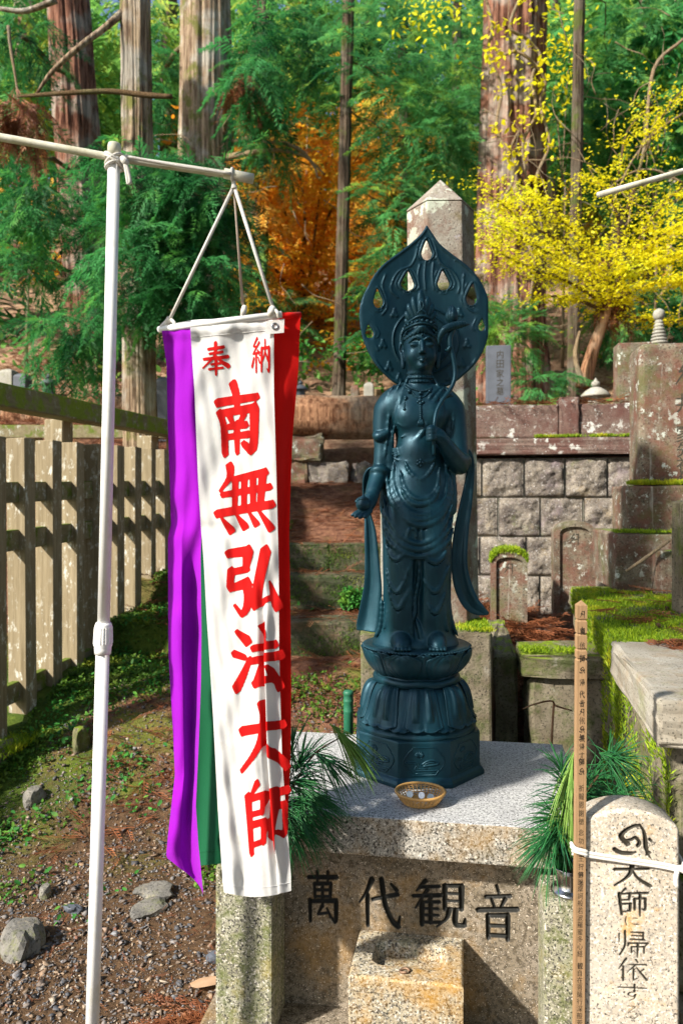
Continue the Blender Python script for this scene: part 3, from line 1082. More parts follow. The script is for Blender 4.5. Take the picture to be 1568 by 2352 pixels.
tubeobj('loose_end', [kp + Vector((-.014, -.003, -.002)), kp + Vector((-.018, -.004, -.018)), kp + Vector((-.016, -.004, -.040))], [.005, .006, .005], 'rope', cd, 6, 3)

# ------------------------------------------------------------------ offering basket with coins
bk = empty('offering_basket', sl(.018, -.242, SLAB_Z), R(-4))
tag(bk, 'small round wicker basket holding coins on the granite slab', 'basket')
BR = lambda t: .050 + .021 * t ** .8
for k in range(34):
    w = 2 * math.pi * k / 34
    p = [(BR(t) * math.cos(w + .05 * t), BR(t) * .92 * math.sin(w + .05 * t), .003 + .029 * t) for t in (0, .25, .5, .75, 1)]
    if k == 0:
        allv = []
    allv.append(tube(p, .0016, 5))
link('weave_rib', pymesh('weave_rib', *merge(*allv)), 'wicker', bk, True)['kind'] = 'stuff'
for t in (.15, .32, .5, .68, .84):
    p = [(BR(t) * math.cos(w) * (1 + .02 * (-1) ** k), BR(t) * .92 * math.sin(w) * (1 + .02 * (-1) ** k), .003 + .029 * t) for k, w in enumerate(np.linspace(0, 2 * math.pi, 69))]
    v, f = tube(p, .0013, 5, False)
    link('hoop', pymesh('hoop', v, f), 'wicker', bk, True)
p = [(BR(1) * math.cos(w), BR(1) * .92 * math.sin(w), .0335) for w in np.linspace(0, 2 * math.pi, 49)]
v, f = tube(p, .0042, 8, False)
link('rim', pymesh('rim', v, f), 'wicker', bk, True)
v, f = lathe([(.001, .002), (.052, .002), (.053, .0045), (.001, .0045)], 32)
link('base', pymesh('base', [(x, y * .92, z) for x, y, z in v], f), 'wicker', bk)
cv, cf = lathe([(.0003, 0), (.0096, 0), (.0100, .0004), (.0100, .0012), (.0096, .0016), (.0088, .0013), (.0003, .0013)], 28)
coin_me = pymesh('coin', cv, cf)
coin_me.materials.append(M['aluminium'])
places = [('standing against the far rim near its left end', (-.030, .024), 62), ('leaning upright in the middle of the basket', (.004, .018), 58), ('tilted up beside the basket rim on its right', (.030, .008), 52), ('lying flat at the front of the basket', (-.012, -.014), 8), ('lying flat between the leaning ones', (.014, -.020), 10)]
for i, (txt, (x, y), tilt) in enumerate(places):
    o = bpy.data.objects.new('coin', coin_me)
    COL.objects.link(o)
    loc = bk.matrix_basis @ Vector((x, y, .006 + .0095 * math.sin(R(tilt))))
    o.location = loc
    o.rotation_euler = (R(tilt), 0, R(random.uniform(-20, 20)))
    tag(o, 'small silver coin ' + txt, 'coin', 'coins in the offering basket')

# ------------------------------------------------------------------ flower vases with pine
VPROF = [(.001, 0), (.047, 0), (.049, .004), (.046, .009), (.036, .013), (.0325, .018), (.0315, .035), (.0325, .050), (.036, .058), (.043, .066), (.0445, .0685), (.042, .0685), (.033, .058), (.029, .045), (.001, .045)]


def needle_tufts(tufts, seed):
    """tufts: (tip point, direction, count, length, spread, droop)"""
    g = np.random.default_rng(seed)
    V, Fc, T = [], [], []
    for p, dr, k, L, spread, droop in tufts:
        dr = Vector(dr).normalized()
        for _ in range(int(k * 1.35)):
            d = (dr + Vector(g.normal(size=3)) * spread).normalized()
            back = g.random() * .05
            o = Vector(p) - dr * back
            ln = L * g.uniform(.75, 1.1) * 1.15
            s = d.cross(Vector((0, -1, .2)))
            s = s.normalized() if s.length > .05 else Vector((1, 0, 0))
            u = s.cross(d)
            tone = float(np.clip(g.normal(.45, .25), 0, 1))
            b = len(V)
            for t, w in ((0, .0009), (.35, .0014), (.7, .0012), (1, .0003)):
                c = o + d * ln * t + Vector((0, 0, -1)) * droop * 1.3 * ln * t * t
                V.extend([c - s * w, c + s * w, c + u * w * 1.2])
                T.extend([tone] * 3)
            for q in range(3):
                for e in range(3):
                    e2 = (e + 1) % 3
                    Fc.append((b + q * 3 + e, b + q * 3 + e2, b + q * 3 + 3 + e2, b + q * 3 + 3 + e))
    return np.array([tuple(v) for v in V]), np.array(Fc), np.array(T)


def pine_vase(loc, label, tufts, pale, twigs, seed):
    vz = empty('flower_vase', loc)
    tag(vz, 'small steel flower vase ' + label[0], 'vase')
    v, f = lathe(VPROF, 40)
    link('cup', pymesh('cup', v, f), 'steel', vz, True)
    pn = empty('pine_sprig', Vector(loc) + Vector((0, 0, .046)))
    tag(pn, label[1], 'pine sprig')
    O = pn.location
    loc_t = [(Vector(p) - O, d, k, L, s, dr) for p, d, k, L, s, dr in tufts]
    V, Fc, T = needle_tufts(loc_t, seed)
    link('needles', npmesh('needles', V, Fc, T), 'pine_needle', pn, True)['kind'] = 'stuff'
    if pale:
        V, Fc, T = needle_tufts([(Vector(p) - O, d, k, L, s, dr) for p, d, k, L, s, dr in pale], seed + 1)
        link('pale_needles', npmesh('pale_needles', V, Fc, T), 'pine_pale', pn, True)['kind'] = 'stuff'
    for p in twigs:
        q = [Vector((random.uniform(-.012, .012), random.uniform(-.012, .012), 0))] + [Vector(x) - O for x in p]
        tubeobj('twig', q, [.0035] + [.0028] * (len(q) - 2) + [.0016], 'twig', pn, 6, 5)


VR = sl(.415, -.416, .522)
RT = lambda zx, zy, D: at((2000 + zx / 1.815) / 1.742, (2800 + zy / 1.815) / 1.742, D)
tf = [(RT(830, 410, 2.02), (.25, -.35, .45), 46, .105, .75, .15), (RT(830, 430, 2.0), (.5, -.5, -.1), 30, .105, .45, .35), (RT(700, 560, 2.06), (.2, -.3, .3), 44, .095, .65, .2), (RT(870, 690, 2.02), (.6, -.2, .35), 50, .095, .5, .2),
      (RT(470, 610, 1.98), (-.3, -.4, .5), 44, .100, .6, .2), (RT(430, 740, 1.96), (-.6, -.4, .2), 40, .095, .6, .2), (RT(400, 870, 1.94), (-.8, -.4, .15), 46, .105, .5, .25),
      (RT(380, 1000, 1.93), (-.9, -.4, .0), 40, .100, .5, .3), (RT(350, 1050, 1.92), (-.7, -.4, -.7), 34, .105, .40, .2), (RT(450, 1000, 1.97), (-.1, -.2, .9), 60, .085, .45, .1), (RT(430, 1170, 2.0), (.0, -.1, 1), 70, .07, .25, .05),
      (RT(490, 1180, 1.99), (.05, -.1, 1), 50, .09, .2, .05), (RT(440, 460, 2.0), (-.2, -.2, .8), 22, .08, .5, .1), (RT(640, 700, 2.04), (.3, -.3, .1), 36, .09, .6, .2)]
pl = [(RT(505, 505, 1.95), (-.30, -.3, -.75), 44, .10, .22, .35), (RT(520, 640, 1.93), (-.12, -.3, -.95), 44, .115, .14, .2)]
tw = [[RT(470, 1000, 1.98), RT(480, 700, 1.98), RT(505, 505, 1.95)], [RT(470, 1050, 1.99), RT(600, 720, 2.03), RT(720, 540, 2.05), RT(830, 410, 2.02)], [RT(450, 1080, 1.98), RT(420, 1000, 1.94), RT(350, 1045, 1.92)],
      [RT(470, 1060, 2.0), RT(640, 800, 2.03), RT(870, 690, 2.02)], [RT(460, 1050, 1.98), RT(440, 900, 1.96), RT(400, 760, 1.95)]]
pine_vase(VR, ('on the mossy post behind the wooden stake', 'green pine sprig standing in the steel vase behind the wooden stake'), tf, pl, tw, 3)
VL = sl(-.462, -.36, .522)
VL = Vector((VL.x, VL.y - .02, .522))
LT = lambda cx, cy, D: at((1050 + cx / .933) / 1.742, (2850 + cy / .933) / 1.742, D)
tf = [(LT(150, 180, 2.12), (.3, -.3, .6), 52, .11, .75, .15), (LT(130, 260, 2.12), (.7, -.3, .2), 50, .11, .6, .25), (LT(150, 350, 2.1), (.8, -.3, -.1), 56, .115, .5, .3), (LT(120, 390, 2.08), (.9, -.3, -.3), 50, .115, .45, .3),
      (LT(240, 180, 2.12), (.7, -.3, -.4), 30, .11, .4, .3), (LT(90, 430, 2.08), (.7, -.3, -.6), 40, .10, .5, .2), (LT(110, 130, 2.12), (.0, -.3, .9), 30, .10, .5, .1), (LT(60, 330, 2.1), (.5, -.3, .2), 40, .10, .7, .2), (LT(180, 310, 2.1), (.9, -.3, -.35), 40, .115, .3, .25)]
pl = [(LT(300, 88, 2.10), (.75, -.35, -.62), 46, .125, .20, .25)]
tw = [[LT(40, 420, 2.12), LT(100, 300, 2.12), LT(190, 160, 2.12), LT(300, 88, 2.10)], [LT(30, 430, 2.1), LT(90, 360, 2.1), LT(150, 340, 2.1)], [LT(40, 420, 2.1), LT(120, 200, 2.12)]]
pine_vase(VL, ('hidden behind the hanging banner', 'green pine sprig spreading out from behind the banner over the slab'), tf, pl, tw, 5)


# ------------------------------------------------------------------ bronze statue
class Sculpt:
    """a signed-distance field modelled like clay, then skinned"""
    def __init__(s, lo, hi, h):
        s.lo, s.h = np.array(lo, float), h
        s.n = np.ceil((np.array(hi) - s.lo) / h).astype(int) + 1
        s.D = np.full(s.n, .05, np.float32)

    def win(s, lo, hi, pad):
        a = np.clip(np.floor((np.array(lo) - pad - s.lo) / s.h).astype(int), 0, s.n - 1)
        b = np.clip(np.ceil((np.array(hi) + pad - s.lo) / s.h).astype(int) + 1, 1, s.n)
        sl_ = tuple(slice(x, y) for x, y in zip(a, b))
        ax = [(s.lo[i] + s.h * np.arange(a[i], b[i])).astype(np.float32) for i in range(3)]
        return sl_, ax[0][:, None, None], ax[1][None, :, None], ax[2][None, None, :]

    def put(s, sl_, d, k, cut=False):
        D = s.D[sl_]
        d = d.astype(np.float32)
        if cut:
            d = -d
            if k > 0:
                hh = np.clip(.5 - .5 * (d - D) / k, 0, 1)
                s.D[sl_] = D * (1 - (1 - hh)) * 0 + (d * (1 - hh) + D * hh) * 0 + np.maximum(D, d) + np.maximum(k - np.abs(D - d), 0) ** 2 / (4 * k)
            else:
                s.D[sl_] = np.maximum(D, d)
        elif k > 0:
            s.D[sl_] = np.minimum(D, d) - np.maximum(k - np.abs(D - d), 0) ** 2 / (4 * k)
        else:
            s.D[sl_] = np.minimum(D, d)

    def capsule(s, a, b, ra, rb=None, k=.006, cut=False, sy=1.0):
        rb = ra if rb is None else rb
        a, b = np.array(a, float), np.array(b, float)
        r = max(ra, rb)
        sl_, X, Y, Z = s.win(np.minimum(a, b) - r, np.maximum(a, b) + r, k + .012)
        ab = b - a
        L2 = max(ab @ ab, 1e-12)
        t = np.clip(((X - a[0]) * ab[0] + (Y - a[1]) * ab[1] + (Z - a[2]) * ab[2]) / L2, 0, 1)
        d = np.sqrt((X - a[0] - t * ab[0]) ** 2 + ((Y - a[1] - t * ab[1]) * sy) ** 2 + (Z - a[2] - t * ab[2]) ** 2) - (ra + (rb - ra) * t)
        s.put(sl_, d, k, cut)

    def chain(s, pts, rad, k=.006, cut=False, per=4):
        n_ = len(pts)
        rad = [rad] * n_ if not isinstance(rad, (list, tuple)) else rad
        q = smooth_path([(*p, r) for p, r in zip(pts, rad)], per) if per > 1 else [np.array((*p, r)) for p, r in zip(pts, rad)]
        for a, b in zip(q[:-1], q[1:]):
            s.capsule(a[:3], b[:3], max(a[3], .0006), max(b[3], .0006), k, cut)

    def blob(s, c, r, k=.006, cut=False, rot=None):
        c, r = np.array(c, float), np.array(r, float)
        m = r.max()
        sl_, X, Y, Z = s.win(c - m, c + m, k + .012)
        x, y, z = X - c[0], Y - c[1], Z - c[2]
        if rot:
            ca, sa = math.cos(rot), math.sin(rot)      # in the x-z plane
            x, z = x * ca + z * sa, -x * sa + z * ca
        e = np.sqrt((x / r[0]) ** 2 + (y / r[1]) ** 2 + (z / r[2]) ** 2)
        s.put(sl_, (e - 1) * r.min() * (1 + .35 * (e > 1) * 0), k, cut)

    def front(s, x, z):
        """y of the first surface met coming from the front"""
        i = int(round((x - s.lo[0]) / s.h))
        k = int(round((z - s.lo[2]) / s.h))
        col = s.D[min(max(i, 0), s.n[0] - 1), :, min(max(k, 0), s.n[2] - 1)]
        j = np.argmax(col < 0)
        if col[j] >= 0:
            return 0.0
        return s.lo[1] + s.h * j

    def skin(s, name, adapt=.25):
        g = vdb.FloatGrid()
        g.background = .05
        g.copyFromArray(s.D)
        p, t, q = g.convertToPolygons(0.0, adapt)
        V = p.astype(np.float32) * s.h + s.lo.astype(np.float32)
        me = bpy.data.meshes.new(name)
        nl = len(t) * 3 + len(q) * 4
        me.vertices.add(len(V))
        me.vertices.foreach_set('co', V.ravel())
        me.loops.add(nl)
        # openvdb winds its faces inwards
        me.loops.foreach_set('vertex_index', np.concatenate([t[:, ::-1].ravel(), q[:, ::-1].ravel()]).astype(np.int32))
        me.polygons.add(len(t) + len(q))
        st_ = np.concatenate([np.arange(len(t)) * 3, len(t) * 3 + np.arange(len(q)) * 4]).astype(np.int32)
        me.polygons.foreach_set('loop_start', st_)
        me.update(calc_edges=True)
        me.validate()
        return me


STC = Vector((.261, 2.54, SLAB_Z))
statue = empty('bodhisattva_statue', STC)
tag(statue, 'dark blue-green bronze standing figure with pierced halo on a lotus base', 'statue')
PXM = 2.54 / F
sx = lambda px: (px - 964) * PXM
sz = lambda py: .895 - (py - HZ) * PXM
Z1 = lambda zx, zy: (sx((1350 + zx / 2.24) / 1.742), sz((850 + zy / 2.24) / 1.742))
Z2 = lambda zx, zy: (sx((1350 + zx / 2.24) / 1.742), sz((1700 + zy / 2.24) / 1.742))

S = Sculpt((-.245, -.185, .385), (.215, .125, 1.535), .002)
# --- robe and trunk as one swelling column
tab = np.array([  # z, centre x, half width, half depth, centre y
    (.385, -.008, .150, .118, -.004), (.405, -.008, .146, .116, -.004), (.43, -.008, .134, .106, -.002), (.47, -.006, .122, .096, 0), (.52, -.004, .116, .091, 0), (.60, -.002, .112, .088, 0),
    (.70, -.002, .116, .092, 0), (.80, -.001, .122, .097, 0), (.88, -.002, .122, .098, 0), (.95, -.001, .118, .095, 0), (1.00, .002, .108, .086, 0), (1.04, .002, .088, .077, 0), (1.08, .004, .084, .075, 0),
    (1.12, .006, .092, .079, 0), (1.16, .006, .108, .082, 0), (1.19, .006, .112, .078, .002), (1.22, .006, .108, .068, .004), (1.245, .006, .088, .056, .004), (1.265, .006, .058, .048, .004), (1.285, .006, .03, .03, .004)])
sl_, X, Y, Z = S.win((-.20, -.14, .385), (.20, .12, 1.285), 0)
zz = Z.ravel()
col = [np.interp(zz, tab[:, 0], tab[:, i]).astype(np.float32)[None, None, :] for i in (1, 2, 3, 4)]
for _ in range(2):
    col = [(np.concatenate([c[..., :1]] * 4 + [c] + [c[..., -1:]] * 4, -1)) for c in col]
    col = [sum(c[..., i:i + len(zz)] for i in range(9)) / 9 for c in col]
e = np.sqrt(((X - col[0]) / col[1]) ** 2 + ((Y - col[3]) / col[2]) ** 2)
d = (e - 1) * np.minimum(col[1], col[2])
S.put(sl_, d, 0)
S.D[:, :, int((1.285 - .385) / .002):] = np.maximum(S.D[:, :, int((1.285 - .385) / .002):], .02)
# thighs under the cloth, hollow between the legs
for xs in (-.052, .040):
    S.chain([(xs * 1.0, -.040, .44), (xs, -.050, .55), (xs * .95, -.052, .70), (xs * .8, -.045, .86)], [.052, .050, .056, .050], k=.035)
S.chain([(-.012, -.112, .43), (-.013, -.104, .52), (-.010, -.104, .62), (-.008, -.112, .72)], [.012, .010, .010, .004], k=.02, cut=True)
# belly and chest
S.blob((.004, -.030, 1.045), (.072, .058, .060), k=.03)
S.blob((-.036, -.038, 1.165), (.052, .046, .046), k=.03)
S.blob((.050, -.038, 1.165), (.052, .046, .046), k=.03)
# shoulders and arms in their sleeves
S.chain([(.0, .006, 1.245), (-.07, .008, 1.222), (-.118, .008, 1.188)], [.040, .044, .040], k=.03)
S.chain([(.010, .006, 1.245), (.082, .008, 1.222), (.130, .006, 1.185)], [.040, .044, .042], k=.03)
S.chain([(-.122, .006, 1.185), (-.131, .002, 1.13), (-.132, -.004, 1.06), (-.136, -.008, .995)], [.040, .033, .028, .028], k=.012)
S.chain([(.134, .004, 1.185), (.142, .0, 1.12), (.150, -.004, 1.05), (.150, -.016, 1.005)], [.043, .040, .036, .032], k=.012)
# hanging cloth between arm and body, and sleeve hems
S.chain([(-.110, -.012, 1.20), (-.108, -.020, 1.08), (-.106, -.020, .96), (-.110, -.02, .85)], [.022, .016, .017, .020], k=.010)
S.chain([(.114, -.012, 1.20), (.114, -.02, 1.08), (.114, -.015, .96), (.112, -.02, .85)], [.024, .018, .019, .020], k=.010)
S.chain([(-.160, -.02, 1.105), (-.148, -.034, 1.098), (-.118, -.038, 1.11)], [.010, .014, .010], k=.008)
F0 = np.argmax(S.D < 0, axis=1).astype(np.float32)
F0[F0 < 2] = np.nan
acc, cnt = np.zeros_like(F0), np.zeros_like(F0)
for dx_ in range(-6, 7, 2):
    for dz_ in range(-8, 9, 4):
        q = np.roll(np.roll(F0, dx_, 0), dz_, 1)
        acc += np.nan_to_num(q)
        cnt += ~np.isnan(q)
F0 = acc / np.maximum(cnt, 1)
# bracelets of cloth at the elbows
S.chain([(-.165, -.020, .975), (-.158, -.045, .985), (-.134, -.050, .985), (-.112, -.040, .975)], [.011, .012, .012, .010], k=.008)
S.chain([(.128, -.046, 1.008), (.155, -.050, 1.022), (.182, -.022, 1.020), (.186, .005, 1.0)], [.010, .012, .013, .011], k=.008)
# forearm held down, palm forward with the jar
S.chain([(-.138, -.012, .985), (-.148, -.045, .945), (-.160, -.088, .900)], [.029, .026, .0205], k=.010)
S.chain([(-.1585, -.084, .905), (-.1625, -.094, .892)], [.0235, .0225], k=.003, per=1)
S.chain([(-.162, -.095, .893), (-.172, -.118, .874), (-.182, -.138, .856)], [.0175, .0205, .017], k=.010)
hand = [((-.168, -.150, .847), (-.180, -.168, .834), (-.186, -.176, .828)), ((-.178, -.150, .848), (-.194, -.168, .833), (-.203, -.175, .827)), ((-.188, -.146, .850), (-.206, -.162, .836), (-.217, -.169, .830)), ((-.193, -.138, .853), (-.213, -.152, .841), (-.226, -.158, .834))]
for p in hand:
    S.chain([(-.180, -.130, .858), *p], [.009, .0074, .0066, .0052], k=.004, per=2)
S.chain([(-.176, -.110, .884), (-.196, -.118, .886), (-.212, -.128, .878)], [.010, .0075, .0055], k=.006, per=2)
# forearm raised across the chest, hand closed on the stem
S.chain([(.152, -.022, 1.003), (.118, -.070, 1.035), (.082, -.108, 1.075)], [.032, .028, .0205], k=.014)
S.chain([(.090, -.100, 1.066), (.081, -.109, 1.076)], [.0232, .0228], k=.003, per=1)
S.chain([(.080, -.110, 1.078), (.062, -.118, 1.093), (.046, -.122, 1.100)], [.0180, .0215, .0175], k=.010)
for i, (dz, ln) in enumerate(((.017, 1.0), (.006, 1.05), (-.005, 1.0), (-.015, .85))):
    S.chain([(.050, -.136, 1.098 + dz * .8), (.034, -.147, 1.097 + dz), (.022, -.140, 1.096 + dz), (.022, -.126, 1.096 + dz)], [.0078, .0076, .0070, .0055], k=.0025, per=2)
S.chain([(.058, -.128, 1.112), (.040, -.140, 1.121), (.024, -.140, 1.120)], [.0085, .0075, .0055], k=.004, per=2)
# neck with three creases
S.capsule((.006, .002, 1.24), (.008, -.004, 1.345), .046, .043, k=.012)
for z_, r_ in ((1.288, .047), (1.302, .0455), (1.316, .0445)):
    ring = [(.007 + r_ * math.cos(w), -.001 + r_ * math.sin(w), z_ - .004 * math.sin(w) * -1) for w in np.linspace(0, 2 * math.pi, 25)]
    S.chain(ring, .0042, k=.004, per=1)
# head
HX = .009
S.blob((HX, .0, 1.415), (.062, .070, .074), k=0.004)
S.blob((HX, -.012, 1.378), (.058, .060, .062), k=.02)
S.blob((HX, -.030, 1.343), (.030, .032, .024), k=.02)
for s_ in (-1, 1):
    S.blob((HX + s_ * .031, -.040, 1.370), (.024, .028, .026), k=.016)               # cheek
    S.chain([(HX + s_ * .009, -.0725, 1.4215), (HX + s_ * .026, -.0715, 1.4275), (HX + s_ * .047, -.052, 1.4145)], [.0018, .0026, .0016], k=.006)   # brow
    S.blob((HX + s_ * .0265, -.0655, 1.4035), (.0175, .0095, .0088), k=.004)         # eyeball under its lid
    S.chain([(HX + s_ * .0105, -.0745, 1.4000), (HX + s_ * .026, -.0766, 1.3968), (HX + s_ * .043, -.0650, 1.4010)], .0013, k=.0012, cut=True)      # eye slit
    S.chain([(HX + s_ * .0105, -.0752, 1.4125), (HX + s_ * .026, -.0745, 1.4160), (HX + s_ * .043, -.063, 1.4105)], .0010, k=.002, cut=True)         # lid crease
    S.blob((HX + s_ * .0075, -.077, 1.3755), (.0054, .0054, .0046), k=.003)          # nostril wing
    # long ear
    S.chain([(HX + s_ * .061, .002, 1.425), (HX + s_ * .070, .0, 1.42), (HX + s_ * .071, -.004, 1.395), (HX + s_ * .066, -.008, 1.365), (HX + s_ * .064, -.008, 1.338)], [.006, .008, .0075, .0065, .0075], k=.005)
    S.blob((HX + s_ * .071, -.010, 1.402), (.005, .006, .014), k=.003, cut=True)
S.chain([(HX, -.071, 1.4145), (HX, -.078, 1.398), (HX, -.0865, 1.3795)], [.0044, .0050, .0064], k=.007)      # nose
S.chain([(HX - .014, -.0725, 1.3565), (HX - .005, -.0780, 1.3592), (HX, -.0780, 1.3580), (HX + .005, -.0780, 1.3592), (HX + .014, -.0725, 1.3565)], [.0014, .0030, .0028, .0030, .0014], k=.003)
S.chain([(HX - .010, -.0735, 1.3515), (HX, -.0785, 1.3495), (HX + .010, -.0735, 1.3515)], [.0020, .0042, .0020], k=.003)
S.chain([(HX - .013, -.0755, 1.3547), (HX, -.0818, 1.3543), (HX + .013, -.0755, 1.3547)], .0006, k=.0008, cut=True)
S.blob((HX, -.062, 1.333), (.014, .014, .012), k=.012)                                # chin
S.blob((HX, -.0730, 1.4365), (.0050, .0058, .0050), k=.001)                            # mark on the brow
# hair drawn back under the diadem in strands
for i in range(13):
    w = (i - 6) / 6
    x0 = HX + .060 * math.sin(w * 1.15)
    y0 = -.070 * math.cos(w * 1.15)
    S.chain([(HX + .012 * w, -.076 + .004 * abs(w), 1.462), (x0 * .8 + HX * .2, y0 * 1.0 - .002, 1.455 - .010 * abs(w)), (HX + .067 * math.sin(w * 1.3), -.068 * math.cos(w * 1.4) , 1.448 - .022 * abs(w))], [.0045, .0050, .0045], k=.0025, per=2)
for s_ in (-1, 1):
    for j in range(5):
        S.chain([(HX + s_ * .055, -.038 + .004 * j, 1.452 - .004 * j), (HX + s_ * (.066 - .001 * j), -.020 + .005 * j, 1.432 - .006 * j), (HX + s_ * .064, -.006 + .004 * j, 1.418 - .006 * j)], .0040, k=.002, per=2)
S.blob((HX, .006, 1.475), (.050, .056, .030), k=.01)

# --- folds traced over the robe
def fold(pts, r=.0055, k=.006, lift=.0, conv=Z2, ends=.35, bias=.0015):
    q = smooth_path([conv(*p) for p in pts], 3)
    out, rad = [], []
    for i, (x, z) in enumerate(q):
        y = S.lo[1] + S.h * F0[min(max(int(round((x - S.lo[0]) / S.h)), 0), S.n[0] - 1), min(max(int(round((z - S.lo[2]) / S.h)), 0), S.n[2] - 1)]
        if y < S.lo[1] + .004:
            y = -.03
        t = i / (len(q) - 1)
        out.append((x, y + bias - lift, z))
        rad.append(r * (ends + (1 - ends) * math.sin(math.pi * min(max(t, .0), 1)) ** .5))
    out = [(p[0], sum(o[1] for o in out[max(0, i - 2):i + 3]) / len(out[max(0, i - 2):i + 3]), p[2]) for i, p in enumerate(out)]
    out = [(p[0], sum(o[1] for o in out[max(0, i - 2):i + 3]) / len(out[max(0, i - 2):i + 3]), p[2]) for i, p in enumerate(out)]
    S.chain(out, rad, k, per=1)
    if r > .0040:      # crisp undercut below the ridge
        m_ = len(out)
        cut_ = [(p[0], p[1] + .001, p[2] - r * 1.35) for p in out[m_ // 6:m_ - m_ // 6]]
        S.chain(cut_, r * .42, .0025, True, per=1)


fl = [([(590, 330), (640, 420), (740, 490), (830, 420), (880, 340)], .0040), ([(540, 390), (600, 560), (660, 640), (740, 668), (830, 640), (900, 540), (930, 380)], .0050),
      ([(560, 560), (640, 682), (740, 716), (850, 672), (915, 560)], .0060), ([(485, 330), (500, 520), (560, 680), (640, 775), (740, 805), (860, 770), (960, 660), (1000, 480), (1000, 340)], .0062),
      ([(470, 420), (490, 610), (560, 740), (650, 825), (740, 850), (860, 812), (960, 720), (1015, 560), (1022, 420)], .0070),
      ([(430, 430), (465, 640), (560, 790), (650, 872), (740, 900), (860, 866), (960, 770), (1028, 620), (1036, 450)], .0076),
      ([(412, 640), (450, 820), (540, 960), (640, 1040), (740, 1058), (850, 1010), (960, 880), (1034, 720)], .0062),
      ([(410, 760), (450, 920), (550, 1050), (650, 1104), (750, 1112), (860, 1066), (980, 950), (1040, 820)], .0072),
      ([(415, 880), (455, 1030), (560, 1125), (660, 1168), (760, 1172), (870, 1132), (985, 1040), (1040, 930)], .0078),
      ([(430, 1070), (480, 1170), (530, 1200), (595, 1145)], .0052), ([(775, 1180), (860, 1226), (920, 1190), (965, 1130)], .0055),
      ([(430, 1290), (470, 1420), (528, 1490), (580, 1420), (650, 1230)], .0050), ([(445, 1440), (500, 1590), (545, 1632), (590, 1560), (650, 1450)], .0055),
      ([(760, 1380), (830, 1470), (870, 1482), (920, 1420), (1000, 1250)], .0050), ([(800, 1600), (860, 1672), (905, 1620), (960, 1500)], .0050),
      ([(650, 1180), (645, 1400), (640, 1620), (650, 1760), (670, 1900)], .0055), ([(725, 1190), (722, 1380), (690, 1560), (688, 1680), (655, 1760), (655, 1850)], .0060), ([(700, 1740), (730, 1830), (745, 1930)], .0055),
      ([(395, 1560), (400, 1700), (380, 1850), (340, 1920)], .0060), ([(450, 1640), (440, 1760), (420, 1840)], .0050), ([(1000, 1500), (1010, 1680), (1050, 1830), (1090, 1910)], .0060), ([(950, 1640), (965, 1780), (990, 1850)], .0050),
      ([(660, 930), (690, 935), (700, 1030)], .003), ([(640, 925), (625, 960), (612, 1020)], .003), ([(740, 930), (745, 980), (752, 1035)], .003)]
for pts, r_ in fl:
    fold(pts, r_ * 1.22, bias=-.0005)
# belt, sash across the chest, edges of the outer robe
fold([(480, 285), (560, 315), (640, 332), (740, 338), (820, 325), (890, 295)], .0050, .004)
fold([(490, 300), (570, 330), (650, 348), (740, 352), (820, 340), (880, 315)], .0040, .003)
for o_ in (0, 1, 2, 3):
    fold([(985, 1555), (930 - o_ * 8, 1640), (850 - o_ * 12, 1760), (790 + o_ * 6, 1900), (720 + o_ * 8, 2010), (620 + o_ * 8, 2085 + o_ * 16), (520 + o_ * 5, 2110 + o_ * 20), (480, 2115 + o_ * 22)], .0052 - .0004 * o_, .004, conv=Z1)
fold([(820, 1690), (850, 1640), (900, 1590), (940, 1560)], .0055, .004, conv=Z1)
fold([(640, 1445), (590, 1560), (545, 1700), (520, 1830), (485, 1960), (470, 2090)], .0060, .005, conv=Z1, ends=.7)
fold([(560, 1500), (490, 1640), (440, 1820), (425, 2000), (400, 2180)], .0050, .005, conv=Z1, ends=.7)
fold([(500, 1520), (420, 1640), (390, 1790)], .0045, .005, conv=Z1)
fold([(880, 1440), (945, 1560), (960, 1700), (965, 1850)], .0055, .005, conv=Z1, ends=.7)
fold([(1010, 1540), (1070, 1680), (1080, 1850), (1060, 1960)], .0050, .005, conv=Z1)
for xa, xb, xc in ((398, 402, 420), (420, 425, 440), (445, 452, 466)):
    fold([(xa + 10, 640), (xb + 6, 760), (xc + 4, 900)], .0030, .004, ends=.5)
for xa, xb in ((1010, 1010), (1035, 1032)):
    fold([(xa, 330), (xa, 600), (xb, 800)], .0036, .004, ends=.6)
fold([(520, 1885), (600, 1915), (680, 1880), (760, 1820)], .0035, .005, conv=Z1)
fold([(540, 2010), (620, 1990), (700, 1975)], .0028, .005, conv=Z1)
# feet
for cx_, s_ in ((-.066, -1), (.052, 1)):
    S.chain([(cx_ - .0, -.085, .418), (cx_ + .002, -.118, .412), (cx_, -.142, .404)], [.026, .024, .017], k=.012)
    for j in range(5):
        xx = cx_ + (j - 2) * .0115 - .002 * s_
        S.chain([(xx, -.140, .403), (xx, -.163 + .003 * abs(j - (2 if s_ else 2)), .3985)], [.0072, .0064], k=.002, per=1)
S.D[:, :, 0:int((.3915 - .385) / .002)] = np.maximum(S.D[:, :, 0:int((.3915 - .385) / .002)], .004)
body = link('body', S.skin('body', .06), 'bronze', statue, True)
FRONT = S

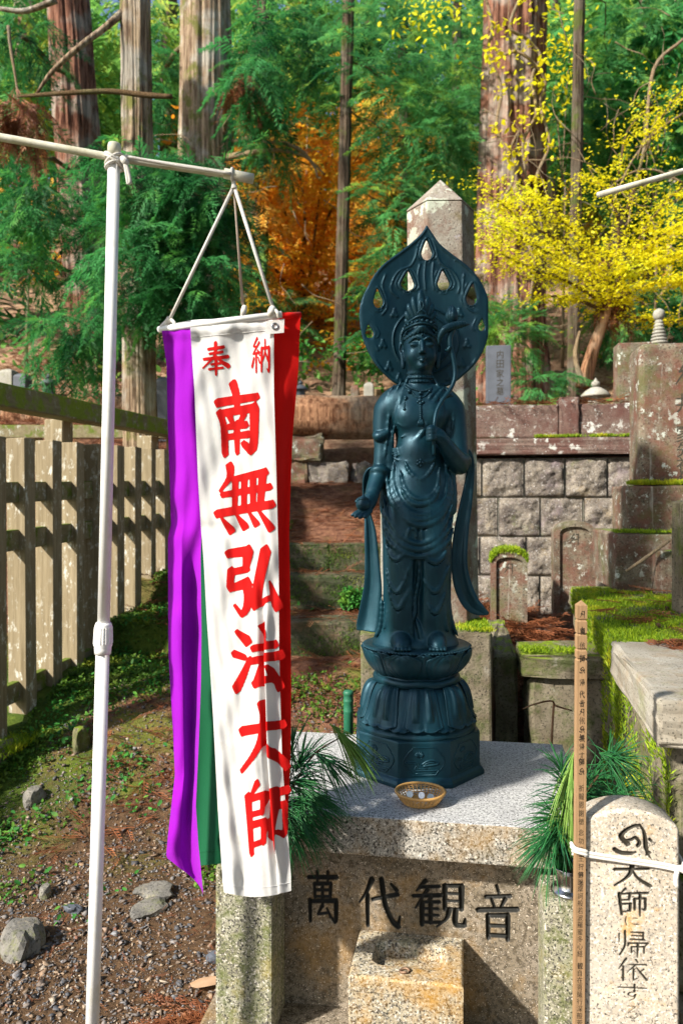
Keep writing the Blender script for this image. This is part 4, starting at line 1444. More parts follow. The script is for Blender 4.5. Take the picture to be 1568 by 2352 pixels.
# --- halo: pierced flame-shaped plate with raised lines
H = Sculpt((-.215, .052, 1.225), (.225, .098, 1.812), .0022)
out = [(800, 105), (850, 180), (920, 280), (1050, 390), (1160, 480), (1260, 600), (1330, 740), (1360, 880), (1355, 1050), (1310, 1220), (1230, 1360), (1130, 1460), (1000, 1550), (790, 1600), (560, 1550), (450, 1480), (350, 1380), (270, 1250), (215, 1100),
       (195, 950), (205, 820), (260, 690), (340, 550), (430, 450), (560, 350), (660, 270), (745, 190)]
P = np.array([Z1(*p) for p in smooth_path(out + [out[0]], 4)])
xs = (H.lo[0] + H.h * np.arange(H.n[0]))[:, None]
zs = (H.lo[2] + H.h * np.arange(H.n[2]))[None]
dmin = np.full((H.n[0], H.n[2]), 9.0)
ins = np.zeros((H.n[0], H.n[2]), bool)
for a, b in zip(P[:-1], P[1:]):
    ab = b - a
    t = np.clip(((xs - a[0]) * ab[0] + (zs - a[1]) * ab[1]) / max(ab @ ab, 1e-12), 0, 1)
    dmin = np.minimum(dmin, np.hypot(xs - a[0] - t * ab[0], zs - a[1] - t * ab[1]))
    cond = (a[1] > zs) != (b[1] > zs)
    with np.errstate(divide='ignore', invalid='ignore'):
        xi = a[0] + (zs - a[1]) / (b[1] - a[1] if b[1] != a[1] else 1e-9) * ab[0]
    ins ^= cond & (xs < xi)
d2 = np.where(ins, -dmin, dmin)
relief = np.clip(1 - np.abs(d2 + .006) / .006, 0, 1) * .0045


def dist_line(pts):
    q = np.array([Z1(*p) for p in smooth_path(pts, 5)])
    dm = np.full(d2.shape, 9.0)
    for a, b in zip(q[:-1], q[1:]):
        ab = b - a
        t = np.clip(((xs - a[0]) * ab[0] + (zs - a[1]) * ab[1]) / max(ab @ ab, 1e-12), 0, 1)
        dm = np.minimum(dm, np.hypot(xs - a[0] - t * ab[0], zs - a[1] - t * ab[1]))
    return dm


ccx, ccz = Z1(790, 1150)
rr2 = np.hypot(xs - ccx, zs - ccz)
for ra in (.1095, .0835):
    relief = np.maximum(relief, np.clip(1 - np.abs(rr2 - ra) / .0034, 0, 1) * .0048)
relief = np.maximum(relief, np.clip(1 - np.abs(rr2 - .140) / .020, 0, 1) * 0)
for px_, py_, w_, h_, rot_ in ((800, 330, 95, 190, 0), (630, 610, 116, 182, -.05), (948, 605, 106, 186, .05), (1200, 740, 92, 200, -.10), (360, 775, 84, 180, .06), (1285, 1012, 60, 116, -.05), (283, 1072, 74, 130, .12)):
    hx, hz = Z1(px_, py_)
    w_, h_ = w_ / 2 * PXM / 3.902, h_ / 2 * PXM / 3.902
    ca, sa = math.cos(rot_), math.sin(rot_)
    x = (xs - hx) * ca + (zs - hz) * sa
    z = -(xs - hx) * sa + (zs - hz) * ca
    zz = (z + .28 * h_) / h_
    wid = np.where(zz < 0, w_ * np.sqrt(np.clip(1 - (zz / .72) ** 2, 0, 1)), w_ * np.clip(1 - zz / 1.28, 0, 1) ** .85)
    dh = np.maximum(np.abs(x) - wid, np.maximum(z - h_, -z - h_))
    dh = np.where(np.abs(z) < h_, np.abs(x) - wid, np.maximum(dh, 0) + np.hypot(x, np.maximum(np.abs(z) - h_, 0)) * .7)
    relief = np.maximum(relief, np.clip(1 - np.abs(dh - .006) / .0055, 0, 1) * .0052)
    relief = np.maximum(relief, np.clip(1 - np.abs(dh - .018) / .005, 0, 1) * .0026 * (z < h_ * 1.0))
    d2 = np.maximum(d2, -dh)
for pts in ([(720, 330), (690, 420), (650, 480), (560, 520), (500, 600), (480, 700), (540, 760)], [(880, 330), (910, 430), (960, 480), (1040, 540), (1090, 640), (1080, 720)], [(430, 560), (400, 660), (430, 760), (440, 860), (400, 920)], [(1130, 560), (1120, 700), (1150, 840), (1220, 900), (1290, 880)],
            [(790, 440), (780, 560), (790, 690)], [(740, 460), (720, 560), (735, 680)], [(860, 450), (850, 560), (865, 680)], [(300, 640), (270, 760), (290, 900), (320, 960)], [(230, 900), (240, 1000), (330, 1180), (360, 1240)]):
    relief = np.maximum(relief, np.clip(1 - dist_line(pts) / .0046, 0, 1) * .0038)
for bx, bz in ((510, 900), (405, 1180), (460, 1380), (550, 1480), (1090, 900), (1155, 1180), (1105, 1350), (1000, 1470)):
    x0, z0 = Z1(bx, bz)
    for dx, dz, r_ in ((0, .012, .0055), (0, .001, .0085), (-.007, -.009, .007), (.007, -.009, .007)):
        relief = np.maximum(relief, .0035 * np.sqrt(np.clip(1 - ((xs - x0 - dx) ** 2 + (zs - z0 - dz) ** 2) / r_ ** 2, 0, 1)))
ys_ = (H.lo[1] + H.h * np.arange(H.n[1]))[None, :, None]
curve = .07 + .9 * ((xs - ccx) ** 2)[:, None, :] * -.6
dy = np.abs(ys_ - (curve + .0045)) - .0065
fr_ = (curve + .0045 - .0065) - relief[:, None, :] - ys_
dy = np.maximum(fr_, ys_ - (curve + .011))
H.D[:] = np.maximum(d2[:, None, :], dy)
halo = link('halo', H.skin('halo', .1), 'bronze', statue, True)
tubeobj('halo_strut', [(.006, .03, 1.27), (.006, .07, 1.29), (.006, .076, 1.34)], .010, 'bronze', statue, 8, 3)

# --- crown
cr = link('diadem', pymesh('diadem', *tube([(HX + .0610 * math.cos(w), -.004 + .0705 * math.sin(w), 1.463 + .012 * max(0, -math.sin(w)) ** 3) for w in np.linspace(0, 2 * math.pi, 41)], .0055, 8, False)), 'bronze', statue, True)
v, f = tube([(HX + .0585 * math.cos(w), -.004 + .0680 * math.sin(w), 1.482 + .018 * max(0, -math.sin(w)) ** 4) for w in np.linspace(0, 2 * math.pi, 41)], .0048, 8, False)
link('diadem_band', pymesh('diadem_band', v, f), 'bronze', cr, True)
v, f = [], []
parts = []
for i in range(-4, 5):
    w = -math.pi / 2 + i * .30
    c0 = (HX + .0615 * math.cos(w), -.004 + .0710 * math.sin(w), 1.473 + .010 * max(0, -math.sin(w)) ** 3)
    sv, sf = lathe([(.0005, -.0055), (.005, -.003), (.0068, 0), (.005, .003), (.0005, .0055)], 10)
    parts.append(([(x + c0[0], y * .8 + c0[1] - .002, z * 1.3 + c0[2]) for x, y, z in sv], sf))
link('rosette_row', pymesh('rosette_row', *merge(*parts)), 'bronze', cr, True)


def lobe(L, w, th):
    """a rounded crown lobe lying along z"""
    prof = [(.001, 0), (w * .55, L * .12), (w * .85, L * .4), (w, L * .65), (w * .85, L * .85), (w * .45, L * .97), (.001, L)]
    v, f = lathe(prof, 14)
    return [(x, y * th, z) for x, y, z in v], f


def place(vf, loc, tilt=0.0, lean=0.0, yaw=0.0):
    m = Matrix.Translation(loc) @ Euler((lean, tilt, yaw)).to_matrix().to_4x4()
    return [m @ Vector(p) for p in vf[0]], vf[1]


TK = empty('topknot', (0, 0, 0))
TK.parent = statue
for tl, L, w_, y_ in ((0, .100, .0165, -.022), (-.30, .086, .015, -.018), (.30, .086, .015, -.018), (-.58, .074, .014, -.014), (.58, .074, .014, -.014), (-.88, .062, .013, -.010), (.88, .062, .013, -.010), (-1.2, .050, .012, -.006), (1.2, .050, .012, -.006)):
    vf = place(lobe(L, w_, .75), (HX + math.sin(tl) * .014, y_, 1.478), tl, .02)
    link('lobe', pymesh('lobe', *vf), 'bronze', TK, True)
vf = place(lobe(.060, .016, .5), (HX, -.046, 1.488), 0, .06)
pl_ = link('crown_plaque', pymesh('crown_plaque', *vf), 'bronze', TK, True)
for a0, a1 in ((-.010, .010), (.010, -.010)):
    v, f = tube(smooth_path([(HX + a0, -.056, 1.492), (HX + a0 * 1.6, -.060, 1.505), (HX, -.062, 1.515), (HX + a1 * .6, -.060, 1.528), (HX, -.057, 1.540)], 4), .0026, 6)
    link('scroll', pymesh('scroll', v, f), 'bronze', pl_, True)

# --- necklace
def on_front(pts, lift=.002, conv=Z1):
    return [(x, FRONT.front(x, z) - lift, z) for x, z in (conv(*p) for p in pts)]


nk = tubeobj('necklace', on_front([(610, 1520), (660, 1555), (740, 1580), (800, 1578), (860, 1550)], .001), .0034, 'bronze', statue, 8, 4)
tubeobj('necklace_band', on_front([(600, 1545), (660, 1590), (700, 1640), (745, 1652), (790, 1640), (840, 1590), (862, 1570)], .001), .0036, 'bronze', nk, 8, 4)
parts = []
for q in [Z1(*p) for p in smooth_path([(612, 1530), (660, 1565), (740, 1588), (800, 1586), (858, 1560)], 5)]:
    c0 = Vector((q[0], FRONT.front(*q) - .003, q[1]))
    sv, sf = lathe([(.0003, -.003), (.0026, -.0015), (.0032, 0), (.0026, .0015), (.0003, .003)], 8)
    parts.append(([Vector(p) + c0 for p in sv], sf))
link('bead_row', pymesh('bead_row', *merge(*parts)), 'bronze', nk, True)


def hanging(pts, radii, name, par):
    parts = []
    for p, r_ in zip(pts, radii):
        x, z = Z1(*p)
        c0 = Vector((x, FRONT.front(x, z) - r_ * .5, z))
        sv, sf = lathe([(.0003, -r_), (r_ * .75, -r_ * .6), (r_, 0), (r_ * .75, r_ * .6), (.0003, r_)], 10)
        parts.append(([Vector((q[0], q[1] * .8, q[2])) + c0 for q in sv], sf))
    return link(name, pymesh(name, *merge(*parts)), 'bronze', par, True)


hanging([(640, 1592), (602, 1650), (600, 1665), (590, 1700), (588, 1720), (586, 1738), (583, 1760)], [.0085, .0075, .006, .0036, .0038, .004, .0058], 'pendant', nk)
hanging([(842, 1590), (750, 1610), (745, 1650), (742, 1680), (720, 1695), (770, 1695), (744, 1712), (742, 1738), (742, 1758), (742, 1778), (742, 1798), (742, 1818), (742, 1838), (742, 1856)], [.0065, .0075, .006, .0085, .006, .006, .008, .0055, .005, .005, .005, .005, .005, .006], 'pendant', nk)
x, z = Z1(740, 1850)
y = FRONT.front(x, z)
parts = [tube([(x + i * .0006, y - .004, z), (x + i * .0022, y - .006, z - .014), (x + i * .0026, y - .004, z - .026)], .0026, 6) for i in range(-4, 5)]
link('tassel', pymesh('tassel', *merge(*parts)), 'bronze', nk, True)
# belt flower
x, z = Z2(735, 340)
bf = Vector((x, FRONT.front(x, z) - .003, z))
parts = []
for i in range(6):
    o = Vector((.0095 * math.cos(i * 1.2566), 0, .0095 * math.sin(i * 1.2566))) if i < 5 else Vector((0, -.003, 0))
    sv, sf = lathe([(.0003, -.006), (.005, -.004), (.0062, 0), (.005, .004), (.0003, .006)], 10)
    parts.append(([Vector((p[0], p[2] * .7, p[1])) + o + bf for p in sv], sf))
link('belt_flower', pymesh('belt_flower', *merge(*parts)), 'bronze', statue, True)

# --- jar in the lowered hand
v, f = lathe([(.001, 0), (.014, .001), (.022, .010), (.0245, .020), (.0225, .030), (.014, .037), (.0165, .0385), (.016, .041), (.010, .0445), (.0075, .046), (.0055, .049), (.0025, .0535), (.0003, .055)], 28)
j = link('medicine_jar', pymesh('medicine_jar', v, f), 'bronze', statue, True)
j.location = (-.190, -.146, .8475)

# --- lotus on its stem
stem = [(850, 2180, -.125), (845, 2080, -.135), (850, 1960, -.140), (852, 1890, -.138), (875, 1790, -.125), (930, 1690, -.112), (1000, 1600, -.095), (1045, 1500, -.085), (1052, 1400, -.080), (1035, 1290, -.080), (1008, 1190, -.080), (1008, 1110, -.080), (1030, 1050, -.078), (1032, 990, -.075)]
q = [(*Z1(a, b)[:1], c, Z1(a, b)[1]) for a, b, c in stem]
ls = tubeobj('lotus_stem', q, [.006, .0062, .0066, .0066, .0068, .0070, .0072, .0075, .0078, .0080, .0088, .0095, .0100, .0090], 'bronze', statue, 10, 4)
q = [(905, 1180, -.082), (918, 1110, -.086), (950, 1060, -.090), (1000, 1032, -.088), (1060, 1010, -.082), (1125, 995, -.074), (1188, 992, -.066)]
cl = tubeobj('curled_leaf', [(Z1(a, b)[0], c, Z1(a, b)[1]) for a, b, c in q], [.003, .0095, .0125, .0140, .0135, .0105, .002], 'bronze', ls, 14, 4)
for i in range(14):      # veins across the curled leaf
    t = .08 + .84 * i / 13
    qq = smooth_path([(Z1(a, b)[0], c, Z1(a, b)[1], r_) for (a, b, c), r_ in zip(q, [.003, .0095, .0125, .0140, .0135, .0105, .002])], 8)
    k_ = int(t * (len(qq) - 3))
    p0, p1 = Vector(qq[k_][:3]), Vector(qq[k_ + 1][:3])
    tn = (p1 - p0).normalized()
    s1 = tn.cross(Vector((0, 1, 0))).normalized()
    r_ = qq[k_][3]
    rg = [p0 + s1 * (r_ * 1.0 * math.cos(w)) + Vector((0, -1, 0)) * (r_ * 1.0 * math.sin(w)) + tn * (.006 * math.sin(w)) for w in np.linspace(.1, math.pi - .1, 9)]
    v, f = tube(rg, .0013, 5)
    if i == 0:
        pv = []
    pv.append((v, f))
link('leaf_vein', pymesh('leaf_vein', *merge(*pv)), 'bronze', cl, True)
bx, bz = Z1(1030, 985)
for i in range(7):
    w = i * 2 * math.pi / 7 + .3
    r_ = .0085 if i % 2 else .0065
    L = .056 if i % 2 else .060
    qv = [(bx + math.cos(w) * r_ * g_, -.075 + math.sin(w) * r_ * g_, bz + L * t) for t, g_ in ((0, .5), (.2, 1.2), (.45, 1.5), (.7, 1.2), (1, .45 + .8 * (i % 2)))]
    tubeobj('bud_petal', qv, [.005, .0095, .0105, .0075, .001], 'bronze', ls, 8, 3)
for p0, p1, p2 in (((1010, 1200), (985, 1235), (962, 1225)), ((960, 1660), (1000, 1640), (1040, 1648))):
    q = [(Z1(*p)[0], -.09 + .004 * i, Z1(*p)[1]) for i, p in enumerate((p0, p1, p2))]
    tubeobj('leaflet', q, [.006, .007, .001], 'bronze', ls, 8, 4)

# --- scarf tails
def scarf(pts, name='scarf'):
    V, Fc = [], []
    q = smooth_path(pts, 6)
    nc = 22
    for i, (px, py, y, w) in enumerate(q):
        a = q[max(i - 1, 0)]
        b = q[min(i + 1, len(q) - 1)]
        t = np.array([sx(b[0]) - sx(a[0]), sz(b[1]) - sz(a[1])])
        t /= np.linalg.norm(t) + 1e-9
        nr = np.array([-t[1], t[0]])
        hw_ = w * PXM
        for k in range(nc):
            an = 2 * math.pi * k / nc
            ux = math.cos(an)
            dep_ = math.sin(an) * .0085 * (1 + .35 * math.cos(3.2 * ux * math.pi)) + .010 * math.sin(ux * 2.4 + i * .05) * (hw_ / .03)
            V.append((sx(px) + nr[0] * ux * hw_, y + dep_, sz(py) + nr[1] * ux * hw_))
    for i in range(len(q) - 1):
        for k in range(nc):
            k2 = (k + 1) % nc
            Fc.append((i * nc + k, i * nc + k2, (i + 1) * nc + k2, (i + 1) * nc + k))
    Fc.append(tuple(range(nc - 1, -1, -1)))
    Fc.append(tuple((len(q) - 1) * nc + k for k in range(nc)))
    me = pymesh(name, V, Fc)
    bm = bmesh.new()
    bm.from_mesh(me)
    bmesh.ops.recalc_face_normals(bm, faces=bm.faces[:])
    bm.to_mesh(me)
    bm.free()
    return link(name, me, 'bronze', statue, True)


scarf([(868, 1076, -.02, 6), (852, 1080, -.012, 9), (843, 1100, .0, 9), (842, 1140, .01, 8), (846, 1180, .006, 8), (852, 1225, .0, 14), (856, 1290, -.005, 17), (858, 1350, -.008, 21), (852, 1410, -.012, 26), (848, 1442, -.014, 28), (847, 1458, -.016, 27)])
scarf([(1062, 1035, -.03, 6), (1082, 1036, -.012, 8), (1090, 1060, .0, 9), (1088, 1100, .005, 11), (1078, 1160, .0, 15), (1066, 1230, -.004, 18), (1062, 1300, -.008, 19), (1070, 1350, -.010, 21), (1088, 1390, -.014, 20), (1110, 1408, -.018, 14), (1129, 1416, -.02, 4)])

# the figure is measured at its front, the halo at its back: set both to their own distance
EYE = Vector((-STC.x, 0, .895))


def about_eye(objs, k):
    m = Matrix.Translation(EYE) @ Matrix.Scale(k, 4) @ Matrix.Translation(-EYE)
    seen = set()
    for o in objs:
        if o.type != 'MESH' or o.data.name in seen:
            continue
        seen.add(o.data.name)
        if o.location.length > 1e-6:
            o.location = m @ o.location
            o.data.transform(Matrix.Scale(k, 4))
        else:
            o.data.transform(m)


def family(root):
    out = []
    for o in bpy.data.objects:
        p = o
        while p.parent:
            p = p.parent
        if p == root and o != root:
            out.append(o)
    return out


fam = family(statue)
about_eye([o for o in fam if not o.name.startswith('halo')], .968)
about_eye([o for o in fam if o.name.startswith('halo')], 1.026)
figure = set(o.name for o in fam)
# slimmer above the hips, taller crown
done = set()
for o in fam:
    nm = o.name.split('.')[0]
    if o.type != 'MESH' or o.data.name in done or nm in ('halo', 'halo_strut', 'scarf', 'lotus_stem', 'curled_leaf', 'leaf_vein', 'bud_petal', 'leaflet', 'medicine_jar'):
        continue
    done.add(o.data.name)
    co = np.empty(len(o.data.vertices) * 3, np.float32)
    o.data.vertices.foreach_get('co', co)
    co = co.reshape(-1, 3)
    s_ = 1 - .085 * sstep(.90, 1.02, co[:, 2])
    keep_ = sstep(-.150, -.135, co[:, 0]) if nm == 'body' else 1.0
    c_ = -.002
    co[:, 0] = c_ + (co[:, 0] - c_) * s_
    if nm in ('lobe', 'crown_plaque', 'scroll'):
        co[:, 2] = 1.456 + (co[:, 2] - 1.456) * 1.22
    o.data.vertices.foreach_set('co', co.ravel())
    o.data.update()
# --- lotus base
BX = -.012
v, f = lathe([(.001, .375), (.168, .375), (.178, .378), (.181, .384), (.178, .389), (.172, .391), (.166, .3905), (.001, .3915)], 64)
tp = link('lotus_plate', pymesh('lotus_plate', [(x + BX, y, z) for x, y, z in v], f), 'bronze', statue, True)
parts = []
for k in range(96):
    w = 2 * math.pi * k / 96
    sv, sf = lathe([(.0003, -.004), (.0042, -.0022), (.0050, 0), (.0042, .0022), (.0003, .004)], 6)
    parts.append(([(p[0] + BX + .1800 * math.cos(w), p[1] + .1800 * math.sin(w), p[2] + .3835) for p in sv], sf))
link('bead_ring', pymesh('bead_ring', *merge(*parts)), 'bronze', tp, True)
v, f = lathe([(.001, .225), (.120, .225), (.137, .232), (.139, .245), (.136, .256), (.125, .262), (.128, .268), (.150, .295), (.166, .335), (.170, .374), (.001, .374)], 64)
link('bowl', pymesh('bowl', [(x + BX, y, z) for x, y, z in v], f), 'bronze', statue, True)
v, f = tube([(BX + .137 * math.cos(w), .137 * math.sin(w), .2475 + .0015 * math.sin(w * 7)) for w in np.linspace(0, 2 * math.pi, 61)], .0115, 10, False)
link('waist_ring', pymesh('waist_ring', v, f), 'bronze', statue, True)


def petal_mesh(name, prof, half_ang, lobes, tip, thick, vein, nu=26, nt=22):
    """petal wrapped round the axis, facing -y: prof [(r,z)], its width as an angle; grooves drawn by vein(u,t)"""
    V, Fc = [], []
    pr = smooth_path(prof, 8)
    pts = [pr[int(round(i * (len(pr) - 1) / (nt - 1)))] for i in range(nt)]
    for side in (0, 1):
        for i, (r_, z) in enumerate(pts):
            t = i / (nt - 1)
            ha = half_ang * tip(t)
            for j in range(nu):
                u = -1 + 2 * j / (nu - 1)
                bul = lobes(u, t)
                rad = r_ + (bul + vein(u, t) if side == 0 else -thick)
                an = -math.pi / 2 + u * ha
                dz = (-.008 * (abs(abs(u) - .45) / .55) ** 2 * t ** 6) * (1 if prof[-1][1] > prof[0][1] else -1) * (1 if True else 0)
                V.append((rad * math.cos(an), rad * math.sin(an), z + dz))
    o = nu * nt
    for i in range(nt - 1):
        for j in range(nu - 1):
            a = i * nu + j
            Fc.append((a, a + 1, a + nu + 1, a + nu))
            Fc.append((o + a + 1, o + a, o + a + nu, o + a + nu + 1))
    for i in range(nt - 1):
        a, b = i * nu, i * nu + nu - 1
        Fc.append((a + nu, o + a + nu, o + a, a))
        Fc.append((b, o + b, o + b + nu, b + nu))
    for j in range(nu - 1):
        a = (nt - 1) * nu + j
        Fc.append((a, a + 1, o + a + 1, o + a))
        Fc.append((j + 1, j, o + j, o + j + 1))
    me = pymesh(name, V, Fc)
    bm = bmesh.new()
    bm.from_mesh(me)
    bmesh.ops.recalc_face_normals(bm, faces=bm.faces[:])
    bm.to_mesh(me)
    bm.free()
    me.materials.append(M['bronze'])
    me.polygons.foreach_set('use_smooth', np.ones(len(me.polygons), dtype=bool))
    return me


up_prof = [(.132, .262), (.150, .285), (.168, .318), (.180, .352), (.186, .380)]
up_tip = lambda t: (.62 + .38 * math.sin(min(t * 1.5, 1) * math.pi / 2)) * (1 - .45 * max(0, (t - .72) / .28) ** 2.2)
up_lob = lambda u, t: .010 * (1 - u * u) * math.sin(math.pi * (.15 + .8 * t)) + .002 * t
up_vein = lambda u, t: -.0030 * math.exp(-((abs(u) - (.16 + .34 * math.sin(math.pi * t))) / .07) ** 2) * (t > .12) * (t < .97) - .0026 * math.exp(-((abs(u) - (.42 + .36 * math.sin(math.pi * t))) / .06) ** 2) * (t > .1) - .003 * math.exp(-(u / .05) ** 2) * t * t
pm = petal_mesh('upper_petal', up_prof, R(20.5), up_lob, up_tip, .003, up_vein)
pm2 = petal_mesh('back_petal', [(.128, .262), (.146, .285), (.163, .318), (.175, .352), (.183, .383)], R(15), lambda u, t: .004 * (1 - u * u), lambda t: (.7 + .3 * t) * (1 - .5 * max(0, (t - .75) / .25) ** 2), .002, lambda u, t: .004 * math.exp(-(u / .12) ** 2) * t)
for k in range(8):
    for me_, off_ in ((pm, 22.5), (pm2, 0)):
        o = bpy.data.objects.new('lotus_petal', me_)
        COL.objects.link(o)
        o.parent = statue
        o.location = (BX, 0, 0)
        o.rotation_euler = (0, 0, R(off_ + 45 * k + 2))
# lower petals, turned down
lo_prof = [(.118, .240), (.146, .238), (.164, .218), (.178, .186), (.193, .158), (.2040, .146)]
lo_tip = lambda t: (.60 + .40 * t ** .6) * (1 - .30 * max(0, (t - .78) / .22) ** 2.4)
lo_lob = lambda u, t: .008 * (1 - u * u) * math.sin(math.pi * min(1, .1 + t)) - .006 * math.exp(-(u / .10) ** 2) * t ** 3
lo_vein = lambda u, t: .0095 * math.sqrt(max(0, 1 - ((abs(u) - .38) / .17) ** 2)) * math.sqrt(max(0, 1 - ((t - .42) / .30) ** 2)) - .0025 * math.exp(-((abs(u) - .86) / .05) ** 2)
pm3 = petal_mesh('lower_petal', lo_prof, R(20.8), lo_lob, lo_tip, .003, lo_vein, 34, 30)
pm4 = petal_mesh('under_petal', [(.116, .238), (.142, .234), (.160, .212), (.174, .182), (.190, .154), (.2010, .143)], R(17), lambda u, t: .007 * (1 - abs(u)) * t, lambda t: (.75 + .25 * t) * (1 - .5 * max(0, (t - .75) / .25) ** 2), .002, lambda u, t: 0)
for k in range(8):
    for me_, off_ in ((pm3, 0), (pm4, 22.5)):
        o = bpy.data.objects.new('turned_petal', me_)
        COL.objects.link(o)
        o.parent = statue
        o.location = (BX, 0, 0)
        o.rotation_euler = (0, 0, R(off_ + 45 * k + 1))
v, f = lathe([(.001, .120), (.196, .120), (.201, .126), (.198, .134), (.190, .139), (.186, .145), (.170, .190), (.140, .232), (.001, .234)], 64)
link('lower_drum', pymesh('lower_drum', [(x + BX, y, z) for x, y, z in v], f), 'bronze', statue, True)
v, f = polyprism(8, [(.208, 0), (.232, 0), (.232, .010), (.226, .018), (.2165, .024), (.2165, .117), (.2150, .122), (.200, .124), (.001, .124)], R(22.5 + 1.5))
ob = link('octagon_base', bevelled(pymesh('octagon_base', [(x + BX, y, z) for x, y, z in v], f), .0018, 2, .3), 'bronze', statue)
# low relief on the faces: cusped frame, lotus flower, leaf and stream
for k, ang in enumerate((-45, 0, 45, 90, -90)):
    ca, sa = math.cos(R(ang + 1.5)), math.sin(R(ang + 1.5))
    ap = .2165 * math.cos(math.pi / 8)

    def FP(u, z, o=.0):
        x, y = u, -(ap + o)
        return Vector((x * ca - y * sa + BX, x * sa + y * ca, z))
    cart = [(-.036, .106), (.036, .106), (.042, .098), (.050, .094), (.054, .086), (.062, .080), (.066, .070), (.062, .060), (.056, .054), (.052, .046), (.043, .042), (.036, .032), (-.036, .032), (-.043, .042), (-.052, .046), (-.056, .054), (-.062, .060), (-.066, .070), (-.062, .080), (-.054, .086), (-.050, .094), (-.042, .098)]
    rp = []
    rp.append(tube([FP(u, z) for u, z in cart + cart[:1]], .0022, 6, False))
    for pts, r_ in (([(-.062, .066), (-.040, .064), (-.024, .060), (-.030, .050), (-.026, .044), (.0, .044), (.03, .044), (.05, .046)], .0024), ([(-.058, .070), (-.036, .069), (-.018, .064), (-.022, .053), (-.018, .049), (.01, .0485)], .0020),
                    ([(-.028, .036), (.0, .037), (.03, .036)], .0018), ([(-.010, .080), (-.004, .066), (.004, .054)], .0014), ([(.022, .060), (.018, .052), (.017, .046)], .0018),
                    ([(-.008, .060), (.006, .068), (.022, .072), (.038, .070), (.046, .064), (.034, .060), (.016, .058), (-.004, .056)], .0034), ([(.0, .060), (.018, .066), (.034, .064)], .0026)):
        rp.append(tube([FP(u, z, -.0004) for u, z in smooth_path(pts, 3)], r_, 6))
    for a_ in range(-3, 4):
        w = a_ * .5
        rp.append(tube([FP(-.016, .081), FP(-.016 + .010 * math.sin(w), .085 + .006 * math.cos(w), .001), FP(-.016 + .014 * math.sin(w), .088 + .009 * math.cos(w))], [.0026, .0032, .0012], 6))
    link('relief_panel', pymesh('relief_panel', *merge(*rp)), 'bronze', ob, True)

ZM = ([-.1, 0, .124, .146, .24, .2475, .262, .3915, .5], [-.1, 0, .141, .166, .289, .297, .314, .4085, .515])
seen = set()
for o in family(statue):
    if o.type == 'MESH' and o.name not in figure and o.data.name not in seen:
        seen.add(o.data.name)
        co = np.empty(len(o.data.vertices) * 3, np.float32)
        o.data.vertices.foreach_get('co', co)
        co = co.reshape(-1, 3)
        co[:, 2] = np.interp(co[:, 2], *ZM)
        co[:, :2] *= .975
        o.data.vertices.foreach_set('co', co.ravel())
        o.data.update()


# ------------------------------------------------------------------ banner pole, cross bar and the hanging banner
PD = 1.87
pole = empty('banner_pole', at(208, 2595, PD))
tag(pole, 'white plastic banner pole standing on the gravel beside the fence', 'pole')
O = pole.location
pk = lambda px, py, D=PD: at(px, py, D) - O
tubeobj('lower_tube', [pk(206, 2600), pk(236.5, 1492)], .0163, 'white_tube', pole, 20)
v, f = tube([pk(236.3, 1502), pk(236.6, 1490), pk(236.8, 1486), pk(237, 1482), pk(238.3, 1436), pk(238.6, 1430)], [.0195, .0205, .0205, .0225, .0205, .0180], 24)
link('coupler', pymesh('coupler', v, f), 'white_tube', pole, True)
parts = []
for k in range(20):
    w = 2 * math.pi * k / 20
    a, b = pk(237.2, 1478), pk(238.2, 1440)
    o = Vector((math.cos(w), math.sin(w), 0))
    parts.append(tube([a + o * .0222, b + o * .0206], .0014, 4))
link('coupler_rib', pymesh('coupler_rib', *merge(*parts)), 'white_tube', pole)
tubeobj('upper_tube', [pk(238.5, 1434), pk(263, 345)], .0148, 'white_tube', pole, 20)
v, f = tube([pk(262.2, 362), pk(263.2, 336), pk(263.4, 330), pk(263.5, 327)], [.0162, .0162, .0145, .006], 20)
link('end_cap', pymesh('end_cap', v, f), 'weathered_tube', pole, True)

bar = empty('banner_bar', at(262, 362, 1.902))
tag(bar, 'yellowed slim cross bar tied to the top of the white pole', 'bar')
O = bar.location
tubeobj('rod', [at(-140, 292, 1.86) - O, at(0, 315, 1.875) - O, at(262, 362, 1.902) - O, at(530, 402, 1.915) - O, at(581, 411, 1.918) - O], [.0098, .0098, .0094, .0092, .0095], 'weathered_tube', bar, 14)
tubeobj('end_sleeve', [at(515, 398, 1.913) - O, at(582, 411, 1.918) - O], .0128, 'weathered_tube', bar, 14)

tie = empty('tie_rope', at(262, 362, PD))
tag(tie, 'white rope lashing the cross bar to the pole, one tail hanging', 'rope')
O = tie.location
for y0, y1 in ((352, 376), (358, 384), (378, 355), (386, 372)):
    pts = []
    for k in range(19):
        w = math.pi * 1.0 * k / 18 * 2
        c = at(262, y0 + (y1 - y0) * (.5 - .5 * math.cos(w)), PD)
        pts.append(c + Vector((-.0195 * math.cos(w) * 1, -.0195 * math.sin(w) * (1 if w < math.pi else 2.2), 0)) - O)
    v, f = tube(pts, .0034, 7, False)
    link('lashing', pymesh('lashing', v, f), 'rope', tie, True)
tubeobj('knot', [at(281, 362, 1.855) - O, at(287, 370, 1.850) - O, at(293, 378, 1.855) - O], [.006, .009, .006], 'rope', tie, 8, 3)
for dx in (0, 7):
    tubeobj('tail', [at(287, 372, 1.852) - O, at(290 + dx * .6, 392, 1.850) - O, at(294 + dx * .7, 418, 1.851) - O, at(292, 422, 1.85) - O], [.005, .0045, .0045, .003], 'rope', tie, 7, 4)
tubeobj('long_strand', [at(280, 358, 1.875) - O, at(380, 376, 1.888) - O, at(470, 390, 1.894) - O, at(530, 399, 1.897) - O], .0042, 'rope', tie, 7, 4)
